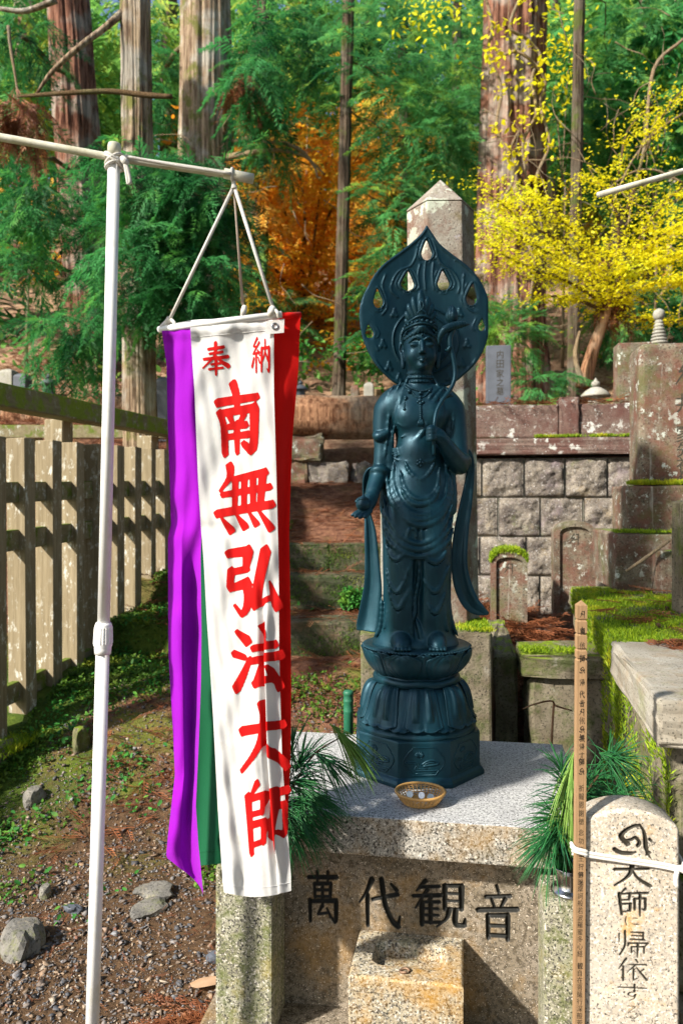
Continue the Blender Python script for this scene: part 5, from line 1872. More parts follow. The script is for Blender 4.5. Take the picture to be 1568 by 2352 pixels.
v, f = tube([at(534, 402, 1.915) - O + Vector((0, .0150 * math.sin(w), .0150 * math.cos(w))) for w in np.linspace(0, 2 * math.pi, 15)], .004, 7, False)
link('end_loop', pymesh('end_loop', v, f), 'rope', tie, True)

ban = empty('hanging_banner', at(537, 410, 1.915))
tag(ban, 'tall hanging banner of white, purple, red and green cloth with red writing', 'banner')
BO = ban.location


def bp(px, py, D):
    return at(px, py, D) - BO


WL = [(437, 752), (447, 900), (455, 1100), (462, 1215), (468, 1290), (475, 1420), (490, 1650), (500, 1850), (512, 2030), (516, 2062)]
WR = [(629, 735), (629, 900), (635, 1100), (640, 1300), (641, 1500), (648, 1750), (660, 1900), (668, 2010), (669, 2062)]


def bx(tabl, y):
    return np.interp(y, [p[1] for p in tabl], [p[0] for p in tabl])


def white_surf(u, v):
    """u across 0..1, v down 0..1 -> pixel column, row, distance"""
    u, v = np.asarray(u, float), np.asarray(v, float)
    yl, yr = 752 + (2050 - 752) * v, 734 + (2046 - 734) * v
    y = yl + (yr - yl) * u
    y = y + 12 * v ** 8 * np.sin(np.pi * np.clip(u, 0, 1))
    x = bx(WL, y) * (1 - u) + bx(WR, y) * u
    k = sstep(.42, .62, v) * (1 - .75 * sstep(.90, 1.0, v))
    t = np.clip((u - .70) / .22, 0, 1)
    x = x + 12 * k * np.sin(2 * np.pi * t)
    D = 1.90 + .016 * k * np.sin(2 * np.pi * t) - .012 * u
    D = D + .015 * v * np.sin(u * 4.6 + .6 + 1.2 * v) * sstep(0, .25, v) + .0035 * np.sin(u * 11 + v * 5) * sstep(.05, .5, v) * (1 - u * .4)
    D = D + .0030 * np.sin(v * 23 + u * 6) * np.sin(u * 5.2 + 1) + .0016 * np.sin(v * 61 + u * 9) * np.sin(u * 7 + v * 9)
    D = D - .010 * np.exp(-((v - .008) / .010) ** 2) + .012 * np.exp(-((u - .45) / .3) ** 2) * np.exp(-((v - .20) / .15) ** 2)
    D = D + .0015 * np.sin(u * 17 + v * 31 + 2 * np.sin(v * 13)) * np.sin(v * 19 - u * 4) + .0016 * np.sin(u * 31 - v * 57) * np.sin(v * 27 + u * 9)
    # diagonal drag folds near the top corners and the kink half way down
    D = D + .0045 * np.sin((u * 1.4 + v * 6.0) * 7) * np.exp(-(v / .16) ** 2) + .006 * np.exp(-((v - .355 - .02 * u) / .012) ** 2) * (u < .7)
    D = D - .022 * np.exp(-((u - .10 - .25 * (v - .78)) / .10) ** 2) * sstep(.72, .95, v)
    return x, y, D


def grid_panel(name, fn, nu, nv, mat, parent):
    uu, vv = np.meshgrid(np.linspace(0, 1, nu), np.linspace(0, 1, nv))
    x, y, D = fn(uu, vv)
    V = np.stack([(x - CX) * D / F, D + 0 * x, CZ - (y - HZ) * D / F], -1).reshape(-1, 3) - np.array(BO)
    i0 = (np.arange(nv - 1)[:, None] * nu + np.arange(nu - 1)[None]).ravel()
    return link(name, npmesh(name, V, np.stack([i0, i0 + nu, i0 + nu + 1, i0 + 1], 1)), mat, parent, True)


wp = grid_panel('white_panel', white_surf, 70, 260, 'white_cloth', ban)
for ch, x0, x1, y0, y1 in (('奉', 464, 527, 786, 860), ('納', 577, 622, 776, 857), ('南', 486, 602, 884, 1042), ('無', 496, 627, 1072, 1226), ('弘', 515, 640, 1256, 1410), ('法', 533, 648, 1438, 1588), ('大', 553, 660, 1618, 1768), ('師', 562, 662, 1798, 1952)):
    gv, gf = glyph_polys(ch, 64, (.90 if ch == '無' else 1.08) if y1 - y0 > 100 else .92)
    gv = np.array(gv)
    px, py = x0 + gv[:, 0] * (x1 - x0), y0 + gv[:, 1] * (y1 - y0)
    v = np.clip((py - 743) / 1300, 0, 1)
    u = (px - bx(WL, py)) / (bx(WR, py) - bx(WL, py))
    yl, yr = 752 + (2050 - 752) * v, 734 + (2046 - 734) * v
    v = v + (py - (yl + (yr - yl) * u)) / 1300
    x, y, D = white_surf(u, v)
    P0 = np.stack([(x - CX) * D / F, D, CZ - (y - HZ) * D / F], -1)
    e = 1e-3
    xa, ya, Da = white_surf(u + e, v)
    xb, yb, Db = white_surf(u, v + e)
    PA = np.stack([(xa - CX) * Da / F, Da, CZ - (ya - HZ) * Da / F], -1) - P0
    PB = np.stack([(xb - CX) * Db / F, Db, CZ - (yb - HZ) * Db / F], -1) - P0
    nn = np.cross(PA, PB)
    nn /= np.linalg.norm(nn, axis=1, keepdims=True) + 1e-12
    nn *= -1 if nn[:, 1].mean() > 0 else 1
    V = P0 + nn * .0011 - np.array(BO)
    link('red_character', pymesh('red_character', V, [tuple(q) for q in gf]), 'red_ink', wp, True)
# hems
for vv in (.018, .985):
    uu = np.linspace(0, 1, 60)
    x, y, D = white_surf(uu, np.full(60, vv))
    v, f = tube([bp(a, b, c - .0006) for a, b, c in zip(x, y, D)], .0007, 4)
    link('hem_stitch', pymesh('hem_stitch', v, f), 'white_cloth', wp)

PL = [(371, 752), (383, 840), (385, 960), (391, 1130), (393, 1205), (386, 1235), (387, 1500), (398, 1690), (402, 1780), (386, 1920), (382, 1965), (396, 1995), (440, 2040), (463, 2060)]
PR = [(440, 748), (452, 900), (460, 1100), (463, 1215), (461, 1280), (463, 1450), (462, 1560), (457, 1700), (450, 1850), (456, 1940), (466, 2040), (466, 2062)]


def purple_surf(u, v):
    yl, yr = 752 + (1972 - 752) * v, 748 + (2056 - 748) * v
    y = yl + (yr - yl) * u
    x = bx(PL, y) * (1 - u) + bx(PR, y) * u
    k = sstep(.30, .48, v)
    D = 1.955 - .035 * u + .034 * k * np.sin(np.pi * np.clip((u - .42) / .58, 0, 1)) * (1 - .5 * sstep(.75, .95, v)) + .010 * np.sin(u * 6 + v * 4) * sstep(0, .2, v)
    D = D + .005 * np.sin(v * 30 + u * 8) * np.exp(-((v - .33) / .06) ** 2) + .004 * np.sin(v * 90) * np.exp(-(u / .25) ** 2) * sstep(.8, .9, v) + .003 * np.sin(v * 17 + u * 5) + .018 * np.exp(-((v - .35) / .02) ** 2) * np.exp(-(u / .2) ** 2)
    D = D + .0035 * np.sin(u * 9 + v * 41 + 2 * np.sin(v * 15)) * np.sin(v * 23 - u * 5)
    D = D - .008 * np.exp(-((v - .012) / .010) ** 2)
    return x, y, D


grid_panel('purple_panel', purple_surf, 44, 200, 'purple_cloth', ban)
RR_ = [(690, 722), (685, 850), (672, 1000), (668, 1100), (664, 1230), (667, 1400), (669, 1600), (667, 1750), (660, 1890), (650, 1990)]


def red_surf(u, v):
    yl, yr = 742 + (1985 - 742) * v, 722 + (1990 - 722) * v
    y = yl + (yr - yl) * u
    x = (bx(WR, y) - 30) * (1 - u) + bx(RR_, y) * u
    D = 1.905 + .014 * u + .010 * np.sin(u * 7 + v * 5) * sstep(.02, .3, v) + .003 * np.sin(v * 16 + u * 4)
    return x, y, D


grid_panel('red_panel', red_surf, 30, 120, 'red_cloth', ban)


def green_surf(u, v):
    y = 740 + (1990 - 740) * v - 12 * u * v
    x = 436 * (1 - u) + 560 * u + 8 * v * (1 - u)
    D = 2.055 + .02 * np.sin(u * 6 + 1.5 * v) + .004 * np.sin(v * 14 + u * 9)
    return x, y, D


gp = grid_panel('green_panel', green_surf, 26, 100, 'green_cloth', ban)
uu = np.linspace(0, 1, 30)
x, y, D = green_surf(uu, np.full(30, .975))
v, f = tube([bp(a, b, c - .0006) for a, b, c in zip(x, y, D)], .0007, 4)
link('hem_stitch', pymesh('hem_stitch', v, f), 'green_cloth', gp)
# wooden frame in the top hem
tubeobj('frame_rod', [bp(366, 757, 1.962), bp(440, 747, 1.912), bp(647, 722, 1.880)], .0085, 'white_tube', ban, 10)
tubeobj('frame_rod', [bp(640, 726, 1.900), bp(690, 724, 1.925)], .0085, 'red_cloth', ban, 10)
tubeobj('frame_rod', [bp(440, 742, 2.05), bp(690, 726, 1.94)], .0075, 'white_tube', ban, 10)
tubeobj('frame_rod', [bp(368, 756, 1.965), bp(440, 742, 2.05)], .0075, 'white_tube', ban, 10)
v, f = [], []
me = pymesh('corner_tab', [bp(610, 738, 1.876), bp(653, 732, 1.876), bp(652, 764, 1.876), bp(609, 768, 1.876)], [(3, 2, 1, 0)])
ct = link('corner_tab', me, 'white_cloth', ban)
gc = bp(631, 749, 1.8745)
v, f = tube([gc + Vector((.007 * math.cos(w), 0, .007 * math.sin(w))) for w in np.linspace(0, 2 * math.pi, 17)], .0022, 6, False)
link('grommet', pymesh('grommet', v, f), 'steel', ct, True)
# cords
for a, b, r_, m_, kn in (((537, 428, 1.915), (391, 732, 1.945), .0046, 'rope', ((391, 732, 1.945), (384, 742, 1.955), (370, 752, 1.955))),
                         ((538, 428, 1.915), (627, 708, 1.880), .0046, 'rope', ((627, 708, 1.880), (622, 718, 1.872), (620, 726, 1.885)))):
    c = tubeobj('cord', [bp(*a), bp(*b)], r_, m_, ban, 8)
    tubeobj('knot', [bp(*p) for p in kn], [.009, .0085, .0055], 'rope', c, 8, 4)
    tubeobj('knot_loop', [bp(kn[0][0] + 2, kn[0][1] + 2, kn[0][2]), bp(kn[0][0] + 10, kn[0][1] + 10, kn[0][2] - .01), bp(kn[0][0] + 14, kn[0][1] + 22, kn[0][2] - .004)], .0045, 'rope', c, 7, 4)
for dx in (0, 3.2):
    c = tubeobj('cord', [bp(537, 430, 1.918), bp(556 + dx, 700, 2.045)], .0024, 'thin_cord', ban, 6)
tubeobj('knot', [bp(562, 704, 2.045), bp(560, 714, 2.04), bp(557, 728, 2.05)], [.007, .0085, .006], 'rope', ban, 8, 4)
tubeobj('hanger', [bp(537, 404, 1.915), bp(537, 424, 1.915), bp(538, 434, 1.915)], [.003, .006, .0085], 'rope', ban, 8, 3)

bar2 = empty('bar_end', at(1372, 448, 2.25))
bar2.name = 'bare_banner_bar'
tag(bar2, 'bare whitish bar end sticking in above the yellow leaves', 'bar')
tubeobj('rod', [(0, 0, 0), at(1500, 412, 2.28) - bar2.location, at(1760, 338, 2.34) - bar2.location], .0088, 'weathered_tube', bar2, 12)


# ------------------------------------------------------------------ wooden fence
FA = .1757
fx = lambda y: -1.78 + FA * (y - 4.08)
FRZ = -math.atan(FA)
fence = empty('wooden_fence', (fx(4.2), 4.2, 0), FRZ)
tag(fence, 'weathered wooden slat fence with mossy top rail beside the path', 'fence')
# local frame: y runs along the fence, x = 0 is the face towards the path
slv = []
for k in range(4):
    slv.append(box_mesh('slat', .115, .098, 1.62, .004, 1, .003, seed=k))
cs = math.cos(FRZ)
for i in range(-2, 15):
    y = (4.245 + .2715 * i - 4.2) / cs + .05
    o = bpy.data.objects.new('slat', slv[i % 4])
    COL.objects.link(o)
    o.parent = fence
    o.location = (-.0575, y, .26 + .028 * (i * .27))
    o.rotation_euler = (R(random.uniform(-.4, .4)), R(random.uniform(-.5, .5)), R(random.uniform(-2, 2)))
for me_ in slv:
    me_.materials.append(M['fence_wood'])
for z0, h_ in ((1.527, .115), (1.262, .115), (.42, .11)):
    o = link('rail', box_mesh('rail', .045, 4.6, h_, .004, 1), 'rail_wood', fence)
    o.location = (-.068, 1.55, z0 + .03)
    o.rotation_euler = (R(1.4), 0, 0)
tr = link('top_rail', box_mesh('top_rail', .15, 4.8, .125, .012, 2, .004, sub=0), 'mossy_rail', fence)
tr.location = (-.06, 1.55, 2.045)
tr.rotation_euler = (R(.6), 0, 0)
for yy in (.72, 2.08, 3.44):
    o = link('post', box_mesh('post', .13, .13, 1.80, .006, 1), 'fence_wood', fence)
    o.location = (-.20, yy, .25)
sill = empty('fence_kerb', (fx(4.2), 4.2, 0), FRZ)
tag(sill, 'mossy stone kerb under the wooden fence', 'kerb')
for i in range(8):
    o = link('kerb_stone', box_mesh('kerb_stone', .34, .60, .40, .03, 2, .02, seed=i, sub=2, rough=.008), 'moss_stone', sill)
    o.location = (-.07 + .02 * (i % 3), -.35 + i * .62, -.13 + .03 * i * .62 / .62 * .5)

# far cross fence behind
cf = empty('cross_fence', (-3.2, 7.6, gz(-3.2, 7.6)))
tag(cf, 'low mossy rail fence crossing behind the slat fence', 'fence')
z_ = 1.555 + (1140 - 993) * 7.6 / F
o = link('rail', box_mesh('rail', 3.4, .10, .13, .01), 'rail_wood', cf)
o.location = (.3, 0, z_ - cf.location.z - .06)
for xx in (-1.2, .1, 1.5):
    o = link('post', box_mesh('post', .12, .12, z_ - cf.location.z + .3, .006), 'fence_wood', cf)
    o.location = (xx, .12, -.35)

# ------------------------------------------------------------------ hexagonal memorial pillar and its base behind the statue
pb = empty('pillar_base', (.360, 3.38, 0), R(-3))
tag(pb, 'mossy stone block under the hexagonal pillar behind the statue', 'stone block')
o = link('block', box_mesh('block', .535, .56, .985, .012, 2, .006, sub=4, rough=.0025), 'moss_stone', pb)
o.location = (0, 0, .012)
pil = empty('memorial_pillar', at(1022, 1426, 3.40))
tag(pil, 'tall lichen-stained hexagonal stone pillar with pointed cap behind the statue', 'pillar')
hR = .1500
ht = CZ + (1140 - 487) * 3.4 / F - pil.location.z
v, f = polyprism(6, [(hR * 1.02, -.01), (hR, .2), (hR, 1.44), (hR * 1.0, ht)], R(60))
vv = []
for p in v:
    vv.append((p[0] - .022 * p[2] / ht, p[1], p[2]))
sh = link('shaft', bevelled(pymesh('shaft', vv, f), .006, 2, .3), 'pillar_stone', pil)
v, f = polyprism(6, [(hR * 1.01, 0), (hR * 1.01, .006), (.002, .142)], R(60))
cp = link('pointed_cap', bevelled(pymesh('pointed_cap', v, f), .004, 2, .3), 'pillar_stone', pil)
cp.location = (-.022, 0, ht + .001)
v, f = tube([(-.020 + .135 * math.cos(w), -.02 + .125 * math.sin(w), CZ + (1140 - 668) * 3.3 / F - pil.location.z) for w in np.linspace(0, 2 * math.pi, 25)], .022, 8, False)
link('carved_band', pymesh('carved_band', v, f), 'moss_stone', pil, True)

# green plastic post
gp = empty('plastic_post', at(800, 1660, 3.02))
gp.location.z = gz(gp.location.x, gp.location.y)
tag(gp, 'short green plastic post behind the statue slab', 'post')
tz_ = CZ - (1586 - HZ) * 3.02 / F - gp.location.z
v, f = lathe([(.0195, -.05), (.0195, tz_ - .085), (.0202, tz_ - .083), (.0202, tz_ - .079), (.0195, tz_ - .077), (.0195, tz_ - .045), (.0205, tz_ - .043), (.0205, tz_ - .038), (.0195, tz_ - .036), (.0195, tz_ - .016), (.021, tz_ - .014), (.021, tz_ - .006), (.017, tz_), (.001, tz_ + .002)], 20)
link('tube', pymesh('tube', v, f), 'green_plastic', gp, True)

# ------------------------------------------------------------------ grave platform on the right
PRZ = R(-11.5)
PO = Vector((.787, 1.9, 0))
plat = empty('grave_platform', PO, PRZ)
tag(plat, 'mossy stone grave platform with overhanging ledge slab in the right corner', 'platform')


def pbox(name, parent, u0, u1, v0, v1, z0, z1, mat, bevel=.01, **kw):
    o = link(name, box_mesh(name, u1 - u0, v1 - v0, z1 - z0, bevel, **kw), mat, parent)
    o.location = ((u0 + u1) / 2, (v0 + v1) / 2, z0)
    return o


pbox('ledge_slab', plat, 0, .75, 0, .79, .926, 1.049, 'ledge_stone', .012, sub=6, rough=.0022)
pbox('upper_course', plat, .015, 1.6, .80, 2.55, .93, 1.040, 'moss_stone', .015, sub=6, rough=.003)
rr_ = random.Random(4)
zc_ = -.04
k = 0
for cz0, cz1 in ((-.05, .27), (.275, .58), (.585, .922)):
    vv0 = .07
    while vv0 < 2.5:
        w_ = rr_.uniform(.30, .52)
        o = pbox('rubble_stone', plat, .05 + rr_.uniform(-.012, .02), .40, vv0, min(vv0 + w_ - .012, 2.55), cz0, cz1 - .008, 'moss_stone', .03, segs=2, sub=3, rough=.008, seed=k)
        vv0 += w_
        k += 1
pbox('core', plat, .12, 1.5, .12, 2.5, -.05, .92, 'moss_stone', .01)

# tombstone on two steps
tomb = empty('tombstone', (1.474, 4.10, 1.040), RZ)
tag(tomb, 'large stained tombstone with carved column of writing on two stone tiers', 'tombstone')


def fl_(px, D):
    """local u of a column at distance D in the tomb's frame"""
    return (at(px, HZ, D) - Vector((tomb.location.x, tomb.location.y, CZ))).dot(EX)


pbox('lower_tier', tomb, 0, 1.15, 0, .82, 0, 1.353 - 1.040, 'old_stone', .015, sub=5, rough=.002)
pbox('upper_tier', tomb, .085, 1.05, .12, .57, 1.3535 - 1.040, 1.615 - 1.040, 'old_stone', .015, sub=5, rough=.002)
o = pbox('stone_body', tomb, .165, .86, .20, .49, 1.6155 - 1.040, 2.415 - 1.040, 'old_stone', .045, segs=4, sub=0)
it = []
zt = 2.415 - 1.040
ufc = .165 + .245
TS = (4.28 / F)
for ch, py, w_, h_ in (('阿', 862, 46, 58), ('井', 928, 44, 44), ('上', 966, 40, 38), ('家', 1000, 42, 38), ('先', 1034, 40, 36), ('祖', 1068, 40, 36), ('代', 1098, 36, 30)):
    it.append((ch, ufc, -(CZ - (py - HZ) * TS - 1.040), w_ * TS, h_ * TS))
for ch, py in zip('昭和七年八月建之', range(880, 1100, 26)):
    it.append((ch, ufc + .135, -(CZ - (py - HZ) * TS - 1.040), 18 * TS, 20 * TS))
write_on('carved_writing', it, ((0, .20, 0), (1, 0, 0), (0, 0, -1), (0, -1, 0)), 'carved_dark', tomb, .0006)
# low carved stone in front of it
lc = empty('carved_block', (0, 0, 0))
lc.location = Vector((tomb.location.x, tomb.location.y, 1.041)) + EX * .18 + EY * -.12
lc.rotation_euler = (0, 0, RZ)
tag(lc, 'low carved incense stone in front of the large tombstone', 'stone block')
o = pbox('block', lc, 0, .42, 0, .10, 0, .235, 'old_stone', .012, sub=3, rough=.002)
v, f = tube([(.21 + .075 * math.cos(w), -.002, .06 + .075 * math.sin(w)) for w in np.linspace(.1, math.pi - .1, 14)], .012, 8)
link('carved_scroll', pymesh('carved_scroll', v, f), 'old_stone', lc, True)
# thin stone post at the edge of the frame
sp = empty('stone_post', at(1563, 1400, 3.35))
sp.location.z = 1.04
tag(sp, 'slim mossy stone post on the platform at the picture edge', 'post')
pbox('shaft', sp, -.022, .075, -.05, .05, 0, CZ - (1152 - HZ) * 3.35 / F - 1.04, 'moss_stone', .008, sub=4, rough=.002)
# stick leaning there
tag(tubeobj('fallen_stick', [at(1436, 1312, 3.95), at(1480, 1282, 3.93), at(1538, 1240, 3.9)], [.007, .009, .008], 'pale_twig', None, 8, 3), 'pale bare stick leaning against the tombstone tiers', 'stick')

# ------------------------------------------------------------------ low enclosure beside the platform
en = empty('grave_kerb', at(1194, 1600, 3.2), RZ)
en.location.z = 0
tag(en, 'low mossy grave enclosure with coping stone left of the platform', 'grave kerb')
pbox('coping', en, 0, .60, 0, .30, .795, .893, 'moss_stone', .012, sub=4, rough=.003)
pbox('wall', en, .04, .58, .03, .28, .0, .79, 'moss_stone', .02, sub=5, rough=.006)
o = pbox('side_stone', en, -.10, -.005, .10, 1.1, .2, .86, 'moss_stone', .015, sub=5, rough=.004)
# small arched markers
def arched(name, px0, px1, pyt, D, label, zb, niche=True):
    m = empty(name, at((px0 + px1) / 2, pyt, D), RZ)
    zt_ = m.location.z
    m.location.z = zb
    tag(m, label, 'stone marker')
    w_ = (px1 - px0) * D / F / 2 * .98
    hgt = zt_ - zb
    ring = [(-w_, 0), (-w_, hgt - w_ * .55)] + [(w_ * math.sin(a_), hgt - w_ * .55 + w_ * .55 * math.cos(a_)) for a_ in np.linspace(-math.pi / 2 + .12, math.pi / 2 - .12, 13)] + [(w_, hgt - w_ * .55), (w_, 0)]
    n_ = len(ring)
    v = [(x, 0, z) for x, z in ring] + [(x, .16, z) for x, z in ring]
    iw = w_ * .72
    inr = [(-iw, .02), (-iw, hgt - w_ * .62)] + [(iw * math.sin(a_), hgt - w_ * .62 + iw * .45 * math.cos(a_)) for a_ in np.linspace(-math.pi / 2 + .12, math.pi / 2 - .12, 13)] + [(iw, hgt - w_ * .62), (iw, .02)]
    v += [(x, 0, z) for x, z in inr] + [(x * .98, .020, z) for x, z in inr]
    f = []
    for i in range(n_):
        j = (i + 1) % n_
        f += [(j, i, n_ + i, n_ + j), (i, j, 2 * n_ + j, 2 * n_ + i), (2 * n_ + i, 2 * n_ + j, 3 * n_ + j, 3 * n_ + i)]
    f.append(tuple(range(3 * n_, 4 * n_)))
    f.append(tuple(range(2 * n_ - 1, n_ - 1, -1)))
    me = pymesh('body', v, f)
    bm = bmesh.new()
    bm.from_mesh(me)
    bmesh.ops.recalc_face_normals(bm, faces=bm.faces[:])
    bm.to_mesh(me)
    bm.free()
    link('body', me, 'old_stone', m)
    write_on('carved_writing', [('阿', 0, -(hgt - w_ * .95), w_ * .55, w_ * .6)], ((0, .020, 0), (1, 0, 0), (0, 0, -1), (0, -1, 0)), 'carved_dark', m, .0012)
    return m, ring


am1, ring1 = arched('arched_marker', 1127, 1210, 1268, 4.6, 'small arched stone marker with a bright green moss cap', .55)
am2, ring2 = arched('arched_marker', 1272, 1366, 1196, 4.85, 'taller arched stone marker with a lichen-grey rounded top', .60)

# ------------------------------------------------------------------ block retaining wall
wall = empty('retaining_wall', (1.469, 5.40, 0), RZ)
tag(wall, 'retaining wall of rough squared stone blocks below a coping rail', 'wall')


def rough_block(seed, w_, h_):
    g = np.random.default_rng(seed)
    nx, nz = 26, 24
    u = np.linspace(-.5, .5, nx)
    z = np.linspace(0, 1, nz)
    U, Z_ = np.meshgrid(u, z)
    bul = (np.clip(1 - (np.abs(U) / .5) ** 6, 0, 1) * np.clip(1 - (np.abs(Z_ - .5) / .5) ** 6, 0, 1)) ** .6
    bump = .020 * bul + bul * (.034 * vnoise(U * 3 + 5, Z_ * 3, seed + 1, 4, .62) + g.normal(0, .0025, U.shape))
    V = np.stack([U * w_, -bump, Z_ * h_], -1).reshape(-1, 3)
    i0 = (np.arange(nz - 1)[:, None] * nx + np.arange(nx - 1)[None]).ravel()
    Fc = np.stack([i0, i0 + 1, i0 + nx + 1, i0 + nx], 1).tolist()
    b = len(V)
    V = V.tolist() + [(-.5 * w_, .18, 0), (.5 * w_, .18, 0), (.5 * w_, .18, h_), (-.5 * w_, .18, h_)]
    bot = list(range(nx))
    topr = [(nz - 1) * nx + i for i in range(nx)]
    Fc += [tuple(reversed(bot)) + (b, b + 1), tuple(topr) + (b + 2, b + 3), tuple((nz - 1 - i) * nx for i in range(nz)) + (b, b + 3)[:2], tuple(i * nx + nx - 1 for i in range(nz)) + (b + 2, b + 1)]
    return pymesh('stone_block', V, Fc)


zt_ = CZ + (1140 - 1052) * 5.4 / F
for r_ in range(5):
    z0 = zt_ - .279 * (r_ + 1)
    u0 = (-1.10, -.98, -1.06, -.92, -1.02)[r_]
    k = 0
    while u0 < 1.3:
        w_ = .298 + random.uniform(-.02, .03)
        o = link('stone_block', rough_block(r_ * 20 + k, w_ - .012, .270), 'wall_block', wall, True)
        o.location = (u0 + w_ / 2, random.uniform(-.012, .012), z0 + .004)
        u0 += w_
        k += 1
pbox('mortar_core', wall, -1.2, 1.4, .018, .30, .3, zt_, 'pale_stone', .005)
pbox('coping', wall, -1.12, 1.4, -.07, .32, zt_ + .022, zt_ + .138, 'red_stone', .012, sub=6, rough=.002)
for u0, u1 in ((-1.10, .062), (.205, 1.4)):
    pbox('rail_stone', wall, u0, u1, -.02, .16, zt_ + .142, CZ + (1140 - 930) * 5.42 / F, 'red_stone', .014, sub=5, rough=.002)
pbox('rail_post', wall, .067, .200, -.045, .19, zt_ + .142, CZ + (1140 - 914) * 5.40 / F, 'red_stone', .012, sub=4, rough=.002)

# things on the terrace behind it
gs = empty('family_gravestone', at(1143, 912, 6.6), RZ)
zt2 = CZ + (1140 - 798) * 6.6 / F
gs.location.z = gz(gs.location.x, gs.location.y) - .02
tag(gs, 'slim dark grey polished gravestone with five carved characters above the wall', 'gravestone')
h_ = zt2 - gs.location.z
pbox('shaft', gs, -.104, .104, -.10, .10, .20, h_, 'grave_grey', .008)
pbox('plinth', gs, -.16, .16, -.16, .16, 0, .199, 'grave_grey', .008)
it = [(ch, .012, -(CZ + (1140 - py) * 6.5 / F - gs.location.z), .062, .068) for ch, py in zip('内田家之墓', (814, 836, 858, 878, 898))]
write_on('carved_writing', it, ((0, -.10, 0), (1, 0, 0), (0, 0, -1), (0, -1, 0)), 'carved_dark', gs, .0015)


def lantern(name, px, pyt, D, wpx, label, mat='pale_stone'):
    m = empty(name, at(px, pyt, D), RZ)
    zt_ = m.location.z
    m.location.z = gz(m.location.x, m.location.y) - .02
    hh = zt_ - m.location.z
    w_ = wpx * D / F / 2
    tag(m, label, 'lantern')
    for nm, prof, n_ in (('finial', [(w_ * .22, hh - w_ * .62), (w_ * .30, hh - w_ * .45), (w_ * .28, hh - w_ * .30), (w_ * .12, hh - w_ * .2), (w_ * .10, hh - w_ * .12), (.002, hh)], 20),
                         ('roof', [(w_ * .55, hh - w_ * 1.35), (w_ * .98, hh - w_ * 1.32), (w_ * 1.0, hh - w_ * 1.22), (w_ * .72, hh - w_ * .92), (w_ * .35, hh - w_ * .68), (.01, hh - w_ * .62)], 24),
                         ('fire_box', [(w_ * .60, hh - w_ * 2.3), (w_ * .60, hh - w_ * 1.35)], 6), ('platform', [(w_ * .45, hh - w_ * 2.75), (w_ * .9, hh - w_ * 2.5), (w_ * .9, hh - w_ * 2.3)], 6),
                         ('shaft', [(w_ * .45, 0.06), (w_ * .34, hh - w_ * 2.75)], 20), ('foot', [(w_ * .95, 0), (w_ * .9, .05), (w_ * .5, .075)], 6)):
        v, f = (lathe(prof, n_) if n_ > 8 else polyprism(n_, prof, R(30)))
        link(nm, pymesh(nm, v, f), mat, m, n_ > 8)
    return m


lantern('stone_lantern', 1367, 868, 6.2, 66, 'small pale stone lantern with round roof above the retaining wall')
lantern('stone_lantern', 112, 857, 8.9, 40, 'small grey stone lantern top beyond the slat fence', 'grave_grey')
# ringed tower
tw = empty('stone_pagoda', at(1512, 708, 6.3), RZ)
zt3 = tw.location.z
tw.location.z = gz(tw.location.x, tw.location.y)
hh = zt3 - tw.location.z
tag(tw, 'ringed stone spire with round finial rising behind the large tombstone', 'stone spire')
v, f = lathe([(.028, hh - .10), (.044, hh - .075), (.048, hh - .05), (.040, hh - .02), (.012, hh - .004), (.001, hh)], 20)
link('finial', pymesh('finial', v, f), 'pale_stone', tw, True)
for i in range(7):
    r_ = .034 + .006 * i
    v, f = lathe([(r_ * .75, hh - .13 - .028 * i), (r_, hh - .124 - .028 * i), (r_, hh - .112 - .028 * i), (r_ * .75, hh - .105 - .028 * i)], 20)
    link('ring', pymesh('ring', v, f), 'pale_stone', tw, True)
v, f = lathe([(.22, 0), (.20, .3), (.12, .45), (.10, hh - .34), (.05, hh - .30), (.028, hh - .1)], 20)
link('shaft', pymesh('shaft', v, f), 'pale_stone', tw, True)
gs2 = empty('plain_gravestone', at(1440, 792, 5.95), RZ)
zt2 = gs2.location.z
gs2.location.z = gz(gs2.location.x, gs2.location.y)
tag(gs2, 'pale plain gravestone half hidden behind the large tombstone', 'gravestone')
pbox('shaft', gs2, -.09, .16, -.10, .10, 0, zt2 - gs2.location.z, 'old_stone', .012)

# graves beyond the fence and beside the banner
for nm, px0, px1, pyt, D, mat, lab in (('small_gravestone', 6, 38, 848, 9.0, 'pale_stone', 'small pale upright gravestone beyond the fence at the picture edge'), ('small_gravestone', 38, 68, 858, 8.95, 'grave_grey', 'small grey gravestone with sloped shoulders beyond the fence'),
                                       ('dark_gravestone', 362, 392, 866, 8.3, 'grave_grey', 'dark grey gravestone edge beside the purple cloth'), ('small_gravestone', 836, 858, 878, 10.2, 'pale_stone', 'small mossy stone post behind the fallen log, nearest the statue'), ('small_gravestone', 806, 824, 884, 10.2, 'old_stone', 'small round-topped stone post behind the fallen log')):
    m = empty(nm, at((px0 + px1) / 2, pyt, D), RZ)
    zt2 = m.location.z
    m.location.z = gz(m.location.x, m.location.y) - .03
    tag(m, lab, 'gravestone')
    w_ = (px1 - px0) * D / F
    h_ = max(.25, zt2 - m.location.z)
    v, f = polyprism(4, [(w_ * .71, 0), (w_ * .71, h_ * .93), (w_ * .55, h_ * .97), (w_ * .2, h_)], R(45))
    link('shaft', bevelled(pymesh('shaft', v, f), .01, 2, .3), mat, m)
    o = pbox('plinth', m, -w_ * .75, w_ * .75, -w_ * .75, w_ * .75, -.02, h_ * .22, mat, .01)
lantern('stone_lantern', 690, 872, 9.9, 36, 'small grey lantern roof peeping out beside the red cloth', 'grave_grey')

